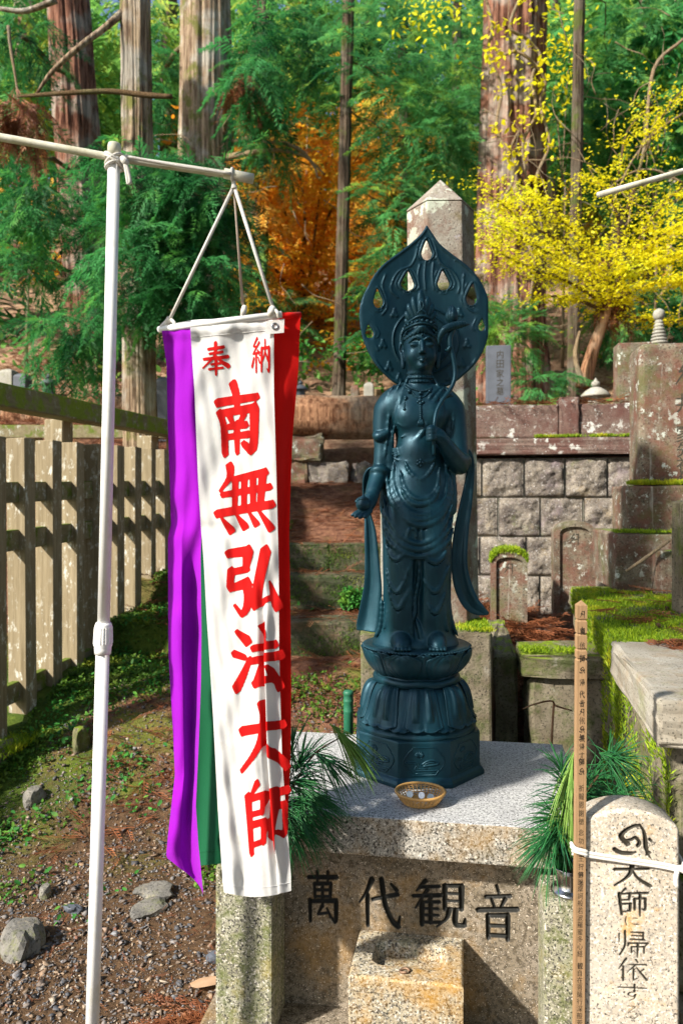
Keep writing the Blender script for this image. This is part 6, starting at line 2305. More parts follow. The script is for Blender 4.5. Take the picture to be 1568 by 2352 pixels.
# ------------------------------------------------------------------ stone steps and fallen log
stp = empty('stone_steps', (-.2, 5.0, gz(-.2, 4.9)))
tag(stp, 'three mossy stone steps leading up behind the banner', 'steps')
for i, (y0, zt_, hgt) in enumerate(((5.0, .730, .26), (5.69, .963, .26), (6.28, 1.159, .25))):
    sm_ = (-.42, .30, -.10)[i]
    for k, (x0, x1) in enumerate(((-.95, sm_ - .004), (sm_ + .004, .62))):
        o = link('step', box_mesh('step', x1 - x0, .30, hgt, .018, 2, .006, seed=i * 3 + k, sub=5, rough=.004), 'step_stone', stp)
        o.location = ((x0 + x1) / 2 - stp.location.x, y0 + .15 - stp.location.y, zt_ - hgt - stp.location.z)

g = np.random.default_rng(91)
for i, (y0, zt_) in enumerate(((5.0, .730), (5.69, .963), (6.28, 1.159))):
    k_ = 5200
    x = -.95 + 1.57 * g.random(k_)
    z = zt_ - .23 * g.random(k_) ** .8
    m_ = vnoise(x * 4, z * 7, 60 + i, 3) * 1.5 + g.normal(0, .25, k_) > .05
    STEP_MOSS = globals().get('STEP_MOSS', []) + [np.stack([x, y0 - .004 + 0 * x, z], 1)[m_]]
lg = empty('fallen_log', at(760, 1005, 9.0))
tag(lg, 'thick fallen cedar log lying across above the steps', 'log')
me = trunk_mesh('bark', Vector((0, 0, 0)), Vector((0, 0, 5.2)), .275, .255, 36, 40, .05, 3, 0)
o = link('bark', me, 'bark_log', lg, True)
o.rotation_euler = (0, R(90), 0)
o.location = (-4.2, 0, .235)
for xe, s_ in ((1.0, 1),):
    v, f = lathe([(.001, 0), (.19, .0), (.20, -.01)], 24)
    e_ = link('cut_end', pymesh('cut_end', v, f), 'stake_wood', lg)
    e_.rotation_euler = (0, R(90), 0)
    e_.location = (1.001, 0, .235)
# stones that carry it
for i, (x, z, w_, h_) in enumerate(((-.95, -.58, .42, .30), (-.50, -.60, .46, .32), (-.04, -.60, .44, .30), (-.80, -.27, .48, .24), (-.32, -.27, .44, .26), (.45, -.60, .40, .28), (.9, -.6, .4, .3), (-1.4, -.58, .42, .3), (-1.25, -.27, .42, .26))):
    if i == 0:
        ft = empty('rubble_footing', lg.location + Vector((0, 0, -.62)))
        tag(ft, 'low footing of squared rubble stones under the fallen log', 'stone footing')
    o = link('support_stone', box_mesh('support_stone', w_, .34, h_, .03, 2, .03, seed=i, sub=3, rough=.012), ('moss_stone', 'old_stone', 'wall_block')[i % 3], ft)
    o.location = Vector((x, -.05 + .04 * (i % 2), z + .62))
    o.rotation_euler = (0, 0, R(random.uniform(-6, 6)))

# ------------------------------------------------------------------ loose rocks, gravel, litter
def rock(name, px, py, wpx, hpx, label, mat='rock', seed=0, flat=.6):
    D = CZ * F / (py + hpx * .4 - HZ)
    p = at(px, py + hpx * .4, D)
    bm = bmesh.new()
    bmesh.ops.create_icosphere(bm, subdivisions=3, radius=1)
    rr = np.random.default_rng(seed)
    k = rr.normal(size=(5, 3))
    for v_ in bm.verts:
        c_ = np.array(v_.co)
        s_ = 1 + .16 * math.sin(c_ @ k[0] * 1.6) + .12 * math.sin(c_ @ k[1] * 2.6 + 1) + .05 * math.sin(c_ @ k[2] * 6)
        v_.co = Vector(c_ * s_)
        v_.co.x = round(v_.co.x * 3.2) / 3.2 * .45 + v_.co.x * .55
        v_.co.z = min(v_.co.z, .75)
    w_ = wpx * D / F / 2
    for v_ in bm.verts:
        v_.co.x *= w_
        v_.co.y *= w_ * .75
        v_.co.z *= max(hpx * D / F * .6, .012)
    me = bpy.data.meshes.new(name)
    bm.to_mesh(me)
    bm.free()
    o = link(name, me, mat, None, False)
    o.location = (p.x, p.y, gz(p.x, p.y) + hpx * D / F * .12)
    o.rotation_euler = (0, 0, seed)
    return tag(o, label, 'rock')


rock('rock', 78, 1870, 58, 50, 'rounded grey rock among the green plants by the fence', seed=1)
rock('rock', 45, 2140, 125, 90, 'big pale mossy rock on the gravel at the lower left edge', seed=2)
rock('rock', 352, 2042, 90, 22, 'flat pale stone in the gravel, upper one of two below the purple cloth', seed=3)
rock('rock', 338, 2082, 92, 28, 'flat pale stone in the gravel, lower one of two below the purple cloth', seed=4)
rock('rock', 106, 2040, 40, 40, 'small upright mossy rock on the gravel behind the big pale rock', seed=5)
rock('rock', 168, 2085, 40, 26, 'small bluish pebble rock left of the white pole', 'grave_grey', seed=6)
rock('rock', 500, 2190, 52, 30, 'grey flat stone at the foot of the granite post', 'grave_grey', seed=7)
rock('rock', 185, 1790, 46, 80, 'tall mossy kerb rock behind the white pole foot plants', 'moss_stone', seed=8)

# gravel
def chip(seed):
    """an angular stone chip: hull of a few random points"""
    rr = np.random.default_rng(seed)
    p = rr.normal(size=(8, 3))
    p /= np.linalg.norm(p, axis=1, keepdims=True)
    p *= rr.uniform(.75, 1.15, (8, 1)) * np.array([1.15, .9, .55])
    bm = bmesh.new()
    for q in p:
        bm.verts.new(q)
    bmesh.ops.convex_hull(bm, input=bm.verts[:])
    bmesh.ops.triangulate(bm, faces=bm.faces[:])
    bm.verts.ensure_lookup_table()
    bm.verts.index_update()
    V = np.array([v_.co[:] for v_ in bm.verts])
    Fc = np.array([[v_.index for v_ in f_.verts] for f_ in bm.faces])
    bm.free()
    return V, Fc


g = np.random.default_rng(3)
NG = 30000
gy_ = 1.75 + 2.9 * g.random(NG) ** 1.25
gx_ = -.50 * gy_ + (g.random(NG) * (.50 * gy_ + .02))
keep = (gx_ > fx(gy_) + .25)
gx_, gy_ = gx_[keep], gy_[keep]
sz_ = np.clip(g.lognormal(-5.06, .50, len(gx_)), .0025, .024)
dns = wob(gx_ * 2.0, gy_ * 2.0, 1.2, 2.0)
k2 = (dns + g.normal(0, .35, len(gx_)) > -.55)
gx_, gy_, sz_ = gx_[k2], gy_[k2], sz_[k2]
Bm = basis(g.normal(size=(len(gx_), 3)), g.uniform(0, 6, len(gx_)), sz_)
Bm = Bm * g.uniform(.6, 1.25, (len(gx_), 1, 3))
Bm[:, 2, :] *= .62
Ms = np.concatenate([Bm, np.stack([gx_, gy_, ground_z(gx_, gy_) + sz_ * .15], 1)[:, :, None]], 2)
Vs, Fs, Ts, b0 = [], [], [], 0
for q in range(6):
    cv_, cf_ = chip(q + 50)
    V, Fc, T = scatter_copies(cv_, cf_, Ms[q::6], g.random(len(Ms[q::6])))
    Vs.append(V)
    Fs.append(Fc + b0)
    Ts.append(T)
    b0 += len(V)
V, Fc, T = np.concatenate(Vs), np.concatenate(Fs), np.concatenate(Ts)
n = NT('gravel')
c = n.ramp(n.attr('tone').outputs['Fac'], (0, (.040, .046, .058)), (.30, (.090, .098, .112)), (.5, (.16, .11, .072)), (.66, (.22, .23, .245)), (.82, (.26, .155, .08)), (.93, (.42, .36, .28)), (1.0, (.18, .065, .035)))
c = n.mix(n.ramp(n.noise(220, 3), (.45, 0), (.7, 1)), c, (.13, .10, .075))
o = link('gravel', npmesh('gravel', V, Fc, T), n.out(c, .7, n.noise(500, 2), .2, .001), None)
tag(o, 'loose grey and brown gravel of the path', kind='stuff')

# low plants and moss along the kerb
def tufts(name, pts, size, mat, label, base=LEAF, flat=.8, seed=1):
    V, Fc, T = leaf_cloud(pts, size, seed, flat, base)
    o = link(name, npmesh(name, V, Fc, T), mat, None)
    return tag(o, label, kind='stuff')


g = np.random.default_rng(5)
N_ = 30000
y = 2.9 + 4.2 * g.random(N_) ** 1.1
off = np.abs(g.normal(0, .34, N_)) + .0
x = fx(y) + .02 + off
P = np.stack([x, y, ground_z(x, y) + .004 + .03 * g.random(N_) ** 3], 1)
cl = vnoise(x * 5, y * 5, 8, 3) * 1.6 + g.normal(0, .22, N_)
P = P[cl > -.15 + off * 1.1]
tufts('ground_cover_plants', P, .022, 'moss_dark', 'low green moss and seedlings spreading from the fence over the gravel', seed=2)
N_ = 14000
y = 4.4 + 3.0 * g.random(N_)
x = fx(y) + .02 + .75 * g.random(N_) ** 1.4
P = np.stack([x, y, ground_z(x, y) + .004 + .03 * g.random(N_) ** 3], 1)
P = P[vnoise(x * 4, y * 4, 9, 3) + g.normal(0, .2, N_) > -.12]
tufts('kerb_moss_plants', P, .026, 'moss_dark', 'green moss and seedlings on the far bank below the fence', seed=22)
N_ = 9000
y = 2.6 + 3.2 * g.random(N_)
x = fx(y) + .1 + np.abs(g.normal(0, .5, N_))
q = wob(x * 2.2, y * 2.2, 1.5, 3.0) + g.normal(0, .25, N_) - .25 * np.maximum(0, 3.4 - y) * 3
P = np.stack([x, y, ground_z(x, y) + .006 + .045 * g.random(N_) ** 2], 1)[q > .25]
tufts('leafy_weeds', P, .030, 'shrub_leaf', 'bright leafy weeds between fence and path', seed=3)

# moss carpets on the platform and caps
BL = (np.array([[0, 0, 0], [.35, .10, .0], [1.0, 0, 0], [.35, -.10, .0]]), np.array([[0, 1, 2], [0, 2, 3]]))


def moss_patch(name, P, size, label, mat='moss_blade', seed=1, parent=None):
    g = np.random.default_rng(seed)
    k = len(P)
    d = g.normal(size=(k, 3)) * .55
    d[:, 2] = 1.0
    B_ = basis(d, g.uniform(0, 6, k), g.uniform(.6, 1.3, k) * size)
    V, Fc, T = scatter_copies(BL[0], BL[1], np.concatenate([B_, P[:, :, None]], 2), np.clip(g.normal(.5, .3, k), 0, 1))
    o = link(name, npmesh(name, V, Fc, T), mat, None)
    return tag(o, label, kind='stuff')


PEX = Vector((math.cos(PRZ), math.sin(PRZ), 0))
PEY = Vector((-math.sin(PRZ), math.cos(PRZ), 0))


def plt(u, v, z):
    return np.stack([PO.x + PEX.x * u + PEY.x * v, PO.y + PEX.y * u + PEY.y * v, z + 0 * u], 1)


N_ = 60000
u = .015 + 1.0 * g.random(N_)
v = .66 + 1.75 * g.random(N_) ** 1.2
edge = .80 + .06 * wob(u * 6, u * 3) - .10 * np.clip((.25 - u) / .25, 0, 1)
dn = wob(u * 4, v * 4, 1.4, 4) + g.normal(0, .35, N_)
k = (v > edge) & (dn > -.22)
moss_patch('moss_carpet', plt(u[k], v[k], 1.038 + .008 * wob(u[k] * 9, v[k] * 9)), .020, 'bright green moss carpet on the grave platform', seed=4)
N_ = 40000       # moss hanging on the rubble face and over the edge
v = .05 + 2.3 * g.random(N_)
z = .10 + .94 * g.random(N_)
dn = wob(v * 3.1, z * 3.1, 1.3, 6) + g.normal(0, .3, N_) + .6 * np.clip((z - .80) / .2, 0, 1) * (v > .78)
k = (dn > .02) & ((z < .915) | (v > .80))
uu = np.where(z > .92, .010, .040)
moss_patch('moss_on_wall', plt(uu[k], v[k], z[k]), .020, 'yellow-green moss over the rubble face under the ledge slab', 'moss_blade', seed=6)


def cap_moss(m, ring, label, seed, thick=.02, cut=.80):
    g = np.random.default_rng(seed)
    k = 5200
    rg = np.array(ring)
    hi = rg[:, 1].max()
    L = rg[(rg[:, 1] > hi * cut)]
    t = g.random(k) * (len(L) - 1)
    i = t.astype(int)
    f_ = (t - i)[:, None]
    p = L[i] * (1 - f_) + L[np.minimum(i + 1, len(L) - 1)] * f_
    y = g.uniform(-.012, .16, k)
    lp = np.stack([p[:, 0], y, p[:, 1] + g.uniform(-.012, thick, k)], 1)
    mat = np.array(Matrix.Translation(m.location) @ Matrix.Rotation(RZ, 4, 'Z'))
    P = lp @ mat[:3, :3].T + mat[:3, 3]
    return moss_patch('moss_cap', P, .022, label, seed=seed)


for i, P_ in enumerate(STEP_MOSS):
    moss_patch('moss_on_step', P_, .020, ('dark moss on the lowest stone step', 'dark moss on the middle stone step', 'dark moss on the top stone step')[i], 'moss_dark', 70 + i)
cap_moss(am1, ring1, 'bright moss capping the smaller arched marker', 11, .022, .84)
# moss ridge on the tomb tiers, pillar base and wall coping
def strip_moss(a, b, w_, k, size, label, seed, up=.010):
    g = np.random.default_rng(seed)
    t = g.random(k)
    a, b = np.array(a), np.array(b)
    d = (b - a) / np.linalg.norm(b - a)
    s = np.array([-d[1], d[0], 0])
    dn = wob(t * 7, t * 3, 1, seed) + g.normal(0, .4, k)
    P = a + (b - a) * t[:, None] + s * (g.random(k) * w_)[:, None]
    P[:, 2] += up * g.random(k)
    P = P[dn > -.2]
    return moss_patch('moss_strip', P, size, label, seed=seed)


TL = lambda u, v_, z: tuple(Vector((tomb.location.x, tomb.location.y, 0)) + EX * u + EY * v_ + Vector((0, 0, z)))
for q_, (y0_, y1_) in enumerate(((2.9, 4.6), (4.6, 6.6))):
    strip_moss((fx(y0_) + .02, y0_, .255 + .03 * (y0_ - 4.2) * .8), (fx(y1_) + .02, y1_, .255 + .03 * (y1_ - 4.2) * .8), -.16, 9000, .026, ('bright moss along the kerb under the near end of the fence', 'bright moss along the kerb under the far end of the fence')[q_], 26 + q_, .03)
strip_moss(TL(.10, .125, 1.616), TL(.55, .125, 1.616), .08, 5000, .026, 'green moss tuft at the foot of the large tombstone', 21)
strip_moss(TL(.0, .01, 1.354), TL(.9, .01, 1.354), .11, 4000, .020, 'thin moss line along the lower tier of the tombstone', 22)
WLc = lambda u, v_, z: tuple(Vector((1.469, 5.40, 0)) + EX * u + EY * v_ + Vector((0, 0, z)))
strip_moss(WLc(-.10, -.07, 1.966), WLc(.60, -.07, 1.966), .05, 4200, .022, 'moss along the coping of the retaining wall', 23)
strip_moss((.13, 3.12, 1.0), (.62, 3.09, 1.0), .28, 9000, .018, 'yellow-green moss on the block under the pillar', 24)
strip_moss(tuple(en.location + EX * .0 + Vector((0, 0, .895))), tuple(en.location + EX * .5 + Vector((0, 0, .895))), .10, 4000, .018, 'moss along the low grave coping', 25)
k = 9000
x = .02 + .62 * g.random(k)
y = 2.92 + .9 * g.random(k)
x2 = -.6 + 1.0 * g.random(k)
y2 = 3.0 + 1.6 * g.random(k)
x3 = .62 + .5 * g.random(k)
y3 = 2.9 + .9 * g.random(k)
X_, Y_ = np.concatenate([x, x2, x3]), np.concatenate([y, y2, y3])
dn = wob(X_ * 3, Y_ * 3, 1.3, 2) + g.normal(0, .25, len(X_))
kk = dn > .0
tufts('moss_and_weeds', np.stack([X_, Y_, ground_z(X_, Y_) + .01 + .05 * g.random(len(X_)) ** 2], 1)[kk], .026, 'moss_dark', 'green weeds and moss on the earth behind the pedestal', seed=9)
N_ = 7000
x = .58 + .5 * g.random(N_)
y = 2.75 + .7 * g.random(N_)
tufts('weeds_in_gap', np.stack([x, y, ground_z(x, y) + .02 + .32 * g.random(N_) ** 2], 1), .032, 'shrub_leaf', 'leafy weeds in the gap between slab and grave platform', seed=10)
x = .02 + .30 * g.random(900) + .0
P = np.stack([x * .9 - .02, 5.60 + .08 * g.random(900), .74 + .14 * g.random(900) ** 1.5], 1)
o = tufts('step_weed', P, .032, 'shrub_leaf', 'small bright green plant growing on the lowest step', seed=12)

# brown cedar litter
def litter(name, N_, xr, yr, label, size=(.05, .16), seed=1, zf=None, thin=None, mat='dead_frond'):
    g = np.random.default_rng(seed)
    x = xr[0] + (xr[1] - xr[0]) * g.random(N_)
    y = yr[0] + (yr[1] - yr[0]) * g.random(N_)
    if thin is not None:
        k = thin(x, y, g)
        x, y = x[k], y[k]
    z = (ground_z(x, y) if zf is None else zf(x, y)) + .006 + .02 * g.random(len(x)) ** 2
    d = g.normal(size=(len(x), 3))
    d[:, 2] *= .12
    B_ = basis(d, g.normal(0, .3, len(x)), g.uniform(size[0], size[1], len(x)))
    V, Fc, T = scatter_copies(LIT[0], LIT[1], np.concatenate([B_, np.stack([x, y, z], 1)[:, :, None]], 2), np.clip(g.normal(.5, .3, len(x)), 0, 1))
    o = link(name, npmesh(name, V, Fc, T), mat, None)
    return tag(o, label, kind='stuff')


def twig_base():
    rr = random.Random(2)
    V, Fc = [], []
    for i in range(9):
        t = i / 9
        s = 1 if i % 2 else -1
        b = len(V)
        ln = .35 * (1 - .5 * t)
        V += [(t, 0, 0), (t + ln * .7, s * ln * .30 + .012, .02), (t + ln, s * ln * .36, .0), (t + ln * .5, s * ln * .18 - .014, .015)]
        Fc += [(b, b + 1, b + 2), (b, b + 2, b + 3)]
    b = len(V)
    V += [(0, -.012, 0), (1, -.006, .01), (1, .006, .01), (0, .012, 0)]
    Fc += [(b, b + 1, b + 2), (b, b + 2, b + 3)]
    return np.array(V, float), np.array(Fc)


LIT = twig_base()
litter('litter_on_path', 5200, (-1.3, 1.0), (3.2, 8.8), 'brown fallen cedar twigs over the path and steps', (.06, .2), 1, thin=lambda x, y, g: wob(x * 2, y * 2) + g.normal(0, .4, len(x)) > -.1 - .15 * (y > 6))
litter('litter_on_bank', 6000, (-5, -1.4), (5.5, 12), 'brown fallen cedar twigs on the bank beyond the fence', (.10, .32), 2)
litter('litter_on_terrace', 4500, (.9, 4.5), (5.7, 12), 'brown fallen cedar twigs on the upper terrace', (.10, .30), 3)
litter('litter_by_graves', 3200, (.60, 1.25), (3.3, 5.3), 'red-brown fallen cedar twigs heaped before the small markers', (.06, .22), 4, zf=lambda x, y: ground_z(x, y) + .16 * sstep(3.6, 4.6, y))
litter('litter_on_coping', 260, (.86, 2.0), (5.34, 5.6), 'brown twigs lying on the retaining wall rail', (.06, .2), 5, zf=lambda x, y: 2.215 + 0 * x, thin=lambda x, y, g: np.abs((x - 1.469) * .156 + (y - 5.40) * .988 - .07) < .07)
litter('litter_on_steps', 420, (-.9, .6), (5.0, 6.58), 'red-brown fallen twigs on the treads of the stone steps', (.06, .2), 8, zf=lambda x, y: np.where(y < 5.35, .734, np.where(y < 6.05, .967, 1.163)), thin=lambda x, y, g: (y < 5.28) | ((y > 5.7) & (y < 5.97)) | (y > 6.29))
litter('litter_on_moss', 130, (.95, 2.0), (2.75, 4.0), 'red-brown twigs scattered over the moss carpet', (.04, .14), 9, zf=lambda x, y: 1.052 + 0 * x, thin=lambda x, y, g: x > .80 + .204 * (y - 1.9) + .02)
litter('needle_specks', 700, (-1.4, -.2), (1.9, 4.4), 'scattered brown needles on the gravel', (.02, .06), 6, thin=lambda x, y, g: x > fx(y) + .2)


def dead_spray(name, p, heading, size, label, k=7, seed=1, droop=.05, mat='dead_frond'):
    g = np.random.default_rng(seed)
    d = np.stack([np.cos(heading + g.normal(0, .28, k)), np.sin(heading + g.normal(0, .28, k)), g.normal(0, .05, k)], 1)
    B_ = basis(d, g.normal(0, .25, k), g.uniform(.7, 1.1, k) * size)
    P = np.array(p)[None] + g.normal(0, size * .08, (k, 3)) * np.array([1, 1, .12])
    base = frond_base(12, droop=droop, w=.010, side=.28)
    V, Fc, T = scatter_copies(base[0], base[1], np.concatenate([B_, P[:, :, None]], 2), g.random(k))
    o = link(name, npmesh(name, V - np.array(p), Fc, T), mat, None)
    o.location = p
    return tag(o, label, 'dead twig')


dead_spray('dead_cedar_spray', (at(500, 2330, 2.28).x, 2.22, .03), R(190), .24, 'rust-red dead cedar spray on the gravel beside the granite post', 14, 1)
for i, (u, v_, hd, s_, lab) in enumerate(((.14, .70, 10, .26, 'long rust-brown cedar spray on the bare edge of the ledge slab'), (.25, 1.25, 165, .16, 'brown cedar twig lying mid-way across the moss carpet'), (.42, 1.75, 20, .20, 'brown cedar twig on the moss below the tombstone tiers'), (.30, 1.02, 30, .10, 'short orange-brown twig on the moss near the ledge slab'),
                                          (.55, .95, 0, .14, 'brown twig on the moss near the picture edge'), (.12, 1.55, 200, .12, 'small brown twig at the left rim of the moss carpet'))):
    p = plt(np.array([u]), np.array([v_]), np.array([1.056]))[0]
    dead_spray('fallen_twig', tuple(p), R(hd), s_, lab, 4, 30 + i)
p = Vector(TL(.62, .06, 1.36))
dead_spray('hanging_dead_spray', tuple(p), R(200), .2, 'rust-brown dead spray caught on the lower tombstone tier', 8, 41, .5)
# dry leaf and cones
v = [(0, 0, .004), (.03, .012, .012), (.055, .030, .006), (.085, .020, .014), (.10, -.002, .006), (.082, -.028, .016), (.05, -.022, .006), (.028, -.034, .010), (.008, -.018, .004), (.05, .0, .010)]
f = [(9, i, i + 1) for i in range(0, 8)] + [(9, 8, 0)]
me = pymesh('dry_leaf', v, f)
a = me.attributes.new('tone', 'FLOAT', 'POINT')
a.data.foreach_set('value', np.linspace(.2, .9, 10).astype(np.float32))
o = link('dry_leaf', me, 'dry_leaf', None, True)
p = at(436, 2262, 2.40)
o.location = (p.x, 2.40, gz(p.x, 2.4) + .014)
tag(o, 'curled pale brown oak leaf on the gravel by the granite post', 'leaf')
rr = random.Random(9)
for i, (u, v_) in enumerate(((.30, .70), (.22, 1.12), (.48, 1.10), (.60, 1.45), (.35, 1.6))):
    q = plt(np.array([u]), np.array([v_]), np.array([1.055]))[0]
    v, f = lathe([(.001, -.010), (.006, -.008), (.010, -.002), (.009, .005), (.004, .010), (.001, .011)], 8)
    v = [(x * (1 + .2 * (k % 2)), y * (1 + .2 * (k % 2)), z) for k, (x, y, z) in enumerate(v)]
    o = link('cedar_cone', pymesh('cedar_cone', v, f), 'twig', None)
    o.location = q
    o.rotation_euler = (rr.uniform(0, 3), rr.uniform(0, 3), 0)
    tag(o, 'small cedar cone ' + ('beside the long brown spray on the ledge slab', 'on the moss close behind the ledge slab', 'on the moss nearest the short orange twig', 'on the moss farthest right', 'on the moss below the tombstone tiers')[i], 'cone', 'cedar cones on the moss')
# bent red shoot by the pillar base
sh = empty('red_shoot', at(1250, 1705, 2.95))
sh.location.z = gz(sh.location.x, 2.95)
tag(sh, 'arching bare red shoot growing behind the right end of the slab', 'plant')
tubeobj('stem', [(0, 0, 0), at(1268, 1660, 2.95) - sh.location, at(1272, 1620, 2.95) - sh.location, at(1262, 1610, 2.93) - sh.location, at(1225, 1618, 2.92) - sh.location, at(1200, 1628, 2.9) - sh.location], [.005, .0045, .004, .0035, .003, .002], 'bark_log', sh, 7, 5)
tubeobj('stem', [at(1272, 1620, 2.95) - sh.location, at(1290, 1626, 2.95) - sh.location, at(1312, 1632, 2.95) - sh.location], [.004, .0035, .003], 'bark_log', sh, 7, 4)


# ------------------------------------------------------------------ the wood
def px_cluster(px, py, D, rx, ry, rd, k):
    p = at(px, py, D)
    return (tuple(p), (rx * D / F, rd, ry * D / F), k)


def tree(name, label, px0, pxb, D, wpx, bark_, clusters, leaf, size, seed, base=None, top=None, group='trees of the cedar wood', down=.35, bend=0.0, seg=110):
    """px0 = column where the trunk leaves the picture at the top, pxb = column at row 900"""
    base = base or FROND
    k = (px0 - pxb) / 900.0
    xb = (pxb - CX) * D / F
    zb = gz(xb, D)
    pyb = HZ - (zb - CZ) * F / D
    xb = (pxb + (900 - pyb) * k - CX) * D / F
    topz = top or (CZ + 1250 * D / F)
    pyt = HZ - (topz - CZ) * F / D
    xt = (pxb + (900 - pyt) * k - CX) * D / F
    t = empty(name, (xb, D, zb - .1))
    tag(t, label, 'tree', group)
    r_ = wpx * D / F / 2
    link('trunk', trunk_mesh('trunk', (0, 0, 0), (xt - xb, 0, topz - zb + .1), r_ * 1.04, r_ * .9, seg, 60, .07, seed, .35, bend), bark_, t, True)
    if clusters:
        V, Fc, T = frond_cloud([px_cluster(*c) for c in clusters], base, size, seed=seed, down=down)
        link('crown', npmesh('crown', V - np.array([xb, D, zb - .1]), Fc, T), leaf, t)
        # limbs reaching into the clumps
        for i, c in enumerate(clusters[:6]):
            p = at(c[0], c[1], c[2]) - t.location
            zz_ = max(.6, p.z + random.uniform(.2, .7))
            ax = (xt - xb) * zz_ / max(topz - zb, .1)
            q = ivy_path((ax, 0, zz_), p, .05, .03, 5, seed * 10 + i)
            tubeobj('limb', q, [max(.012, r_ * .16)] + [max(.010, r_ * .10)] * 4 + [.006], 'twig', t, 7, 2)
    return t


near = tree('cedar_tree', 'slim pale mossy cedar trunk behind the white pole with drooping green sprays', 312, 322, 7.2, 72, 'bark_pale',
            [(385, 470, 6.9, 150, 120, .5, 190), (330, 600, 6.7, 130, 90, .5, 150), (470, 640, 6.8, 80, 90, .5, 120), (460, 450, 6.8, 90, 90, .5, 110), (330, 400, 6.8, 110, 60, .5, 90), (430, 720, 6.9, 90, 50, .4, 60), (300, 690, 6.9, 90, 45, .4, 55)], 'cedar', (.26, .46), 1)
tree('cedar_tree', 'broad red and grey barked cedar at the upper left', 158, 222, 11.0, 100, 'bark_red',
     [(50, 90, 9.5, 80, 80, .8, 90), (30, 330, 9.0, 70, 90, .8, 70), (110, 480, 8.6, 110, 80, .7, 110), (170, 770, 8.2, 100, 60, .6, 100), (70, 620, 8.6, 70, 50, .6, 45)], 'cedar', (.32, .60), 2)
tree('cedar_tree', 'thick pale cedar trunk above the hanging banner', 474, 478, 12.5, 120, 'bark_pale',
     [(585, 180, 11.0, 60, 110, .9, 90), (370, 170, 13.5, 30, 140, .8, 60), (640, 110, 12, 80, 100, 1, 90), (620, 330, 12, 70, 60, .9, 50)], 'cedar', (.4, .75), 4)
tree('cedar_tree', 'dark slender trunk right of the banner cords', 606, 580, 14, 50, 'bark_dark', [(560, 560, 13, 60, 80, .8, 60), (640, 720, 13, 60, 60, .8, 60)], 'hinoki', (.4, .7), 5)
tree('cypress_tree', 'straight thin cypress trunk between banner and statue with layered green boughs', 800, 778, 11, 28, 'bark_dark',
     [(880, 180, 11.2, 130, 130, 1.0, 130), (960, 330, 11.4, 110, 100, 1.0, 140), (910, 480, 11.2, 80, 100, .9, 80), (980, 100, 12, 110, 90, 1.0, 90), (760, 110, 11.6, 90, 100, 1, 70), (1020, 230, 11.6, 70, 130, 1.0, 90), (880, 650, 11.2, 50, 70, .8, 50), (690, 70, 12, 70, 70, 1, 40), (850, 780, 11.0, 50, 40, .7, 30)], 'hinoki', (.30, .60), 6, down=.12)
tree('cypress_tree', 'thin dark trunk standing farther back above the halo', 924, 934, 16, 24, 'bark_dark', [(900, 60, 16, 120, 80, 1.5, 110), (1050, 60, 17, 110, 80, 1.5, 100)], 'hinoki', (.5, .9), 7)
tree('cypress_tree', 'thin trunk beside the thick red cedar, left of it', 1050, 1040, 15, 22, 'bark_dark', [(1040, 420, 14, 70, 90, 1, 80), (1070, 180, 14, 60, 110, 1, 70)], 'hinoki', (.4, .8), 8)
big = tree('cedar_tree', 'thick red-barked cedar wrapped in bare vines right of the halo', 1180, 1164, 11, 150, 'bark_red', [(1000, 640, 10.5, 50, 60, .6, 40)], 'hinoki', (.3, .55), 9)
tree('cypress_tree', 'brown slender trunk behind the yellow maple', 1330, 1314, 10, 26, 'bark_dark', [(1400, 130, 13, 150, 110, 1.2, 190), (1330, 270, 13, 100, 110, 1.1, 130), (1490, 60, 13, 110, 70, 1.2, 110)], 'hinoki', (.4, .75), 10)
tree('cypress_tree', 'thin trunk in the upper right corner among green boughs', 1480, 1492, 13, 24, 'bark_dark', [(1530, 200, 13, 90, 110, 1, 110), (1440, 330, 13, 90, 80, 1, 80), (1540, 420, 12.5, 60, 60, 1, 50), (1450, 700, 12, 120, 70, 1, 90)], 'hinoki', (.4, .75), 11)
far_tr = [(60, 18, 60, 'bark_red', 'far grey-brown trunk at the left picture edge'), (385, 19, 40, 'bark_dark', 'far dark trunk between the two pale cedars'), (668, 20, 36, 'bark_pale', 'far pale trunk among orange leaves near the banner'),
          (712, 22, 28, 'bark_dark', 'far dark trunk among orange leaves near the thin cypress'), (1260, 20, 44, 'bark_dark', 'far dark trunk just right of the thick red cedar'), (1420, 19, 36, 'bark_dark', 'far dark trunk behind the yellow leaves'), (1545, 17, 30, 'bark_pale', 'far pale trunk at the right picture edge'),
          (845, 24, 34, 'bark_dark', 'far dark trunk left of the halo'), (150, 24, 50, 'bark_dark', 'far dark trunk behind the broad red cedar')]
for i, (px, D, w_, bk_, lab) in enumerate(far_tr):
    tree('cedar_tree', lab, px + 4, px, D, w_, bk_, [(px - 60, 80 + 60 * (i % 3), D - 1, 120, 120, 2, 60), (px + 70, 220 + 50 * (i % 2), D - 1, 100, 110, 2, 50), (px, 40, D - 1, 140, 80, 2, 50)], 'far_green', (.8, 1.5), 20 + i, base=FROND_FAR, seg=20)


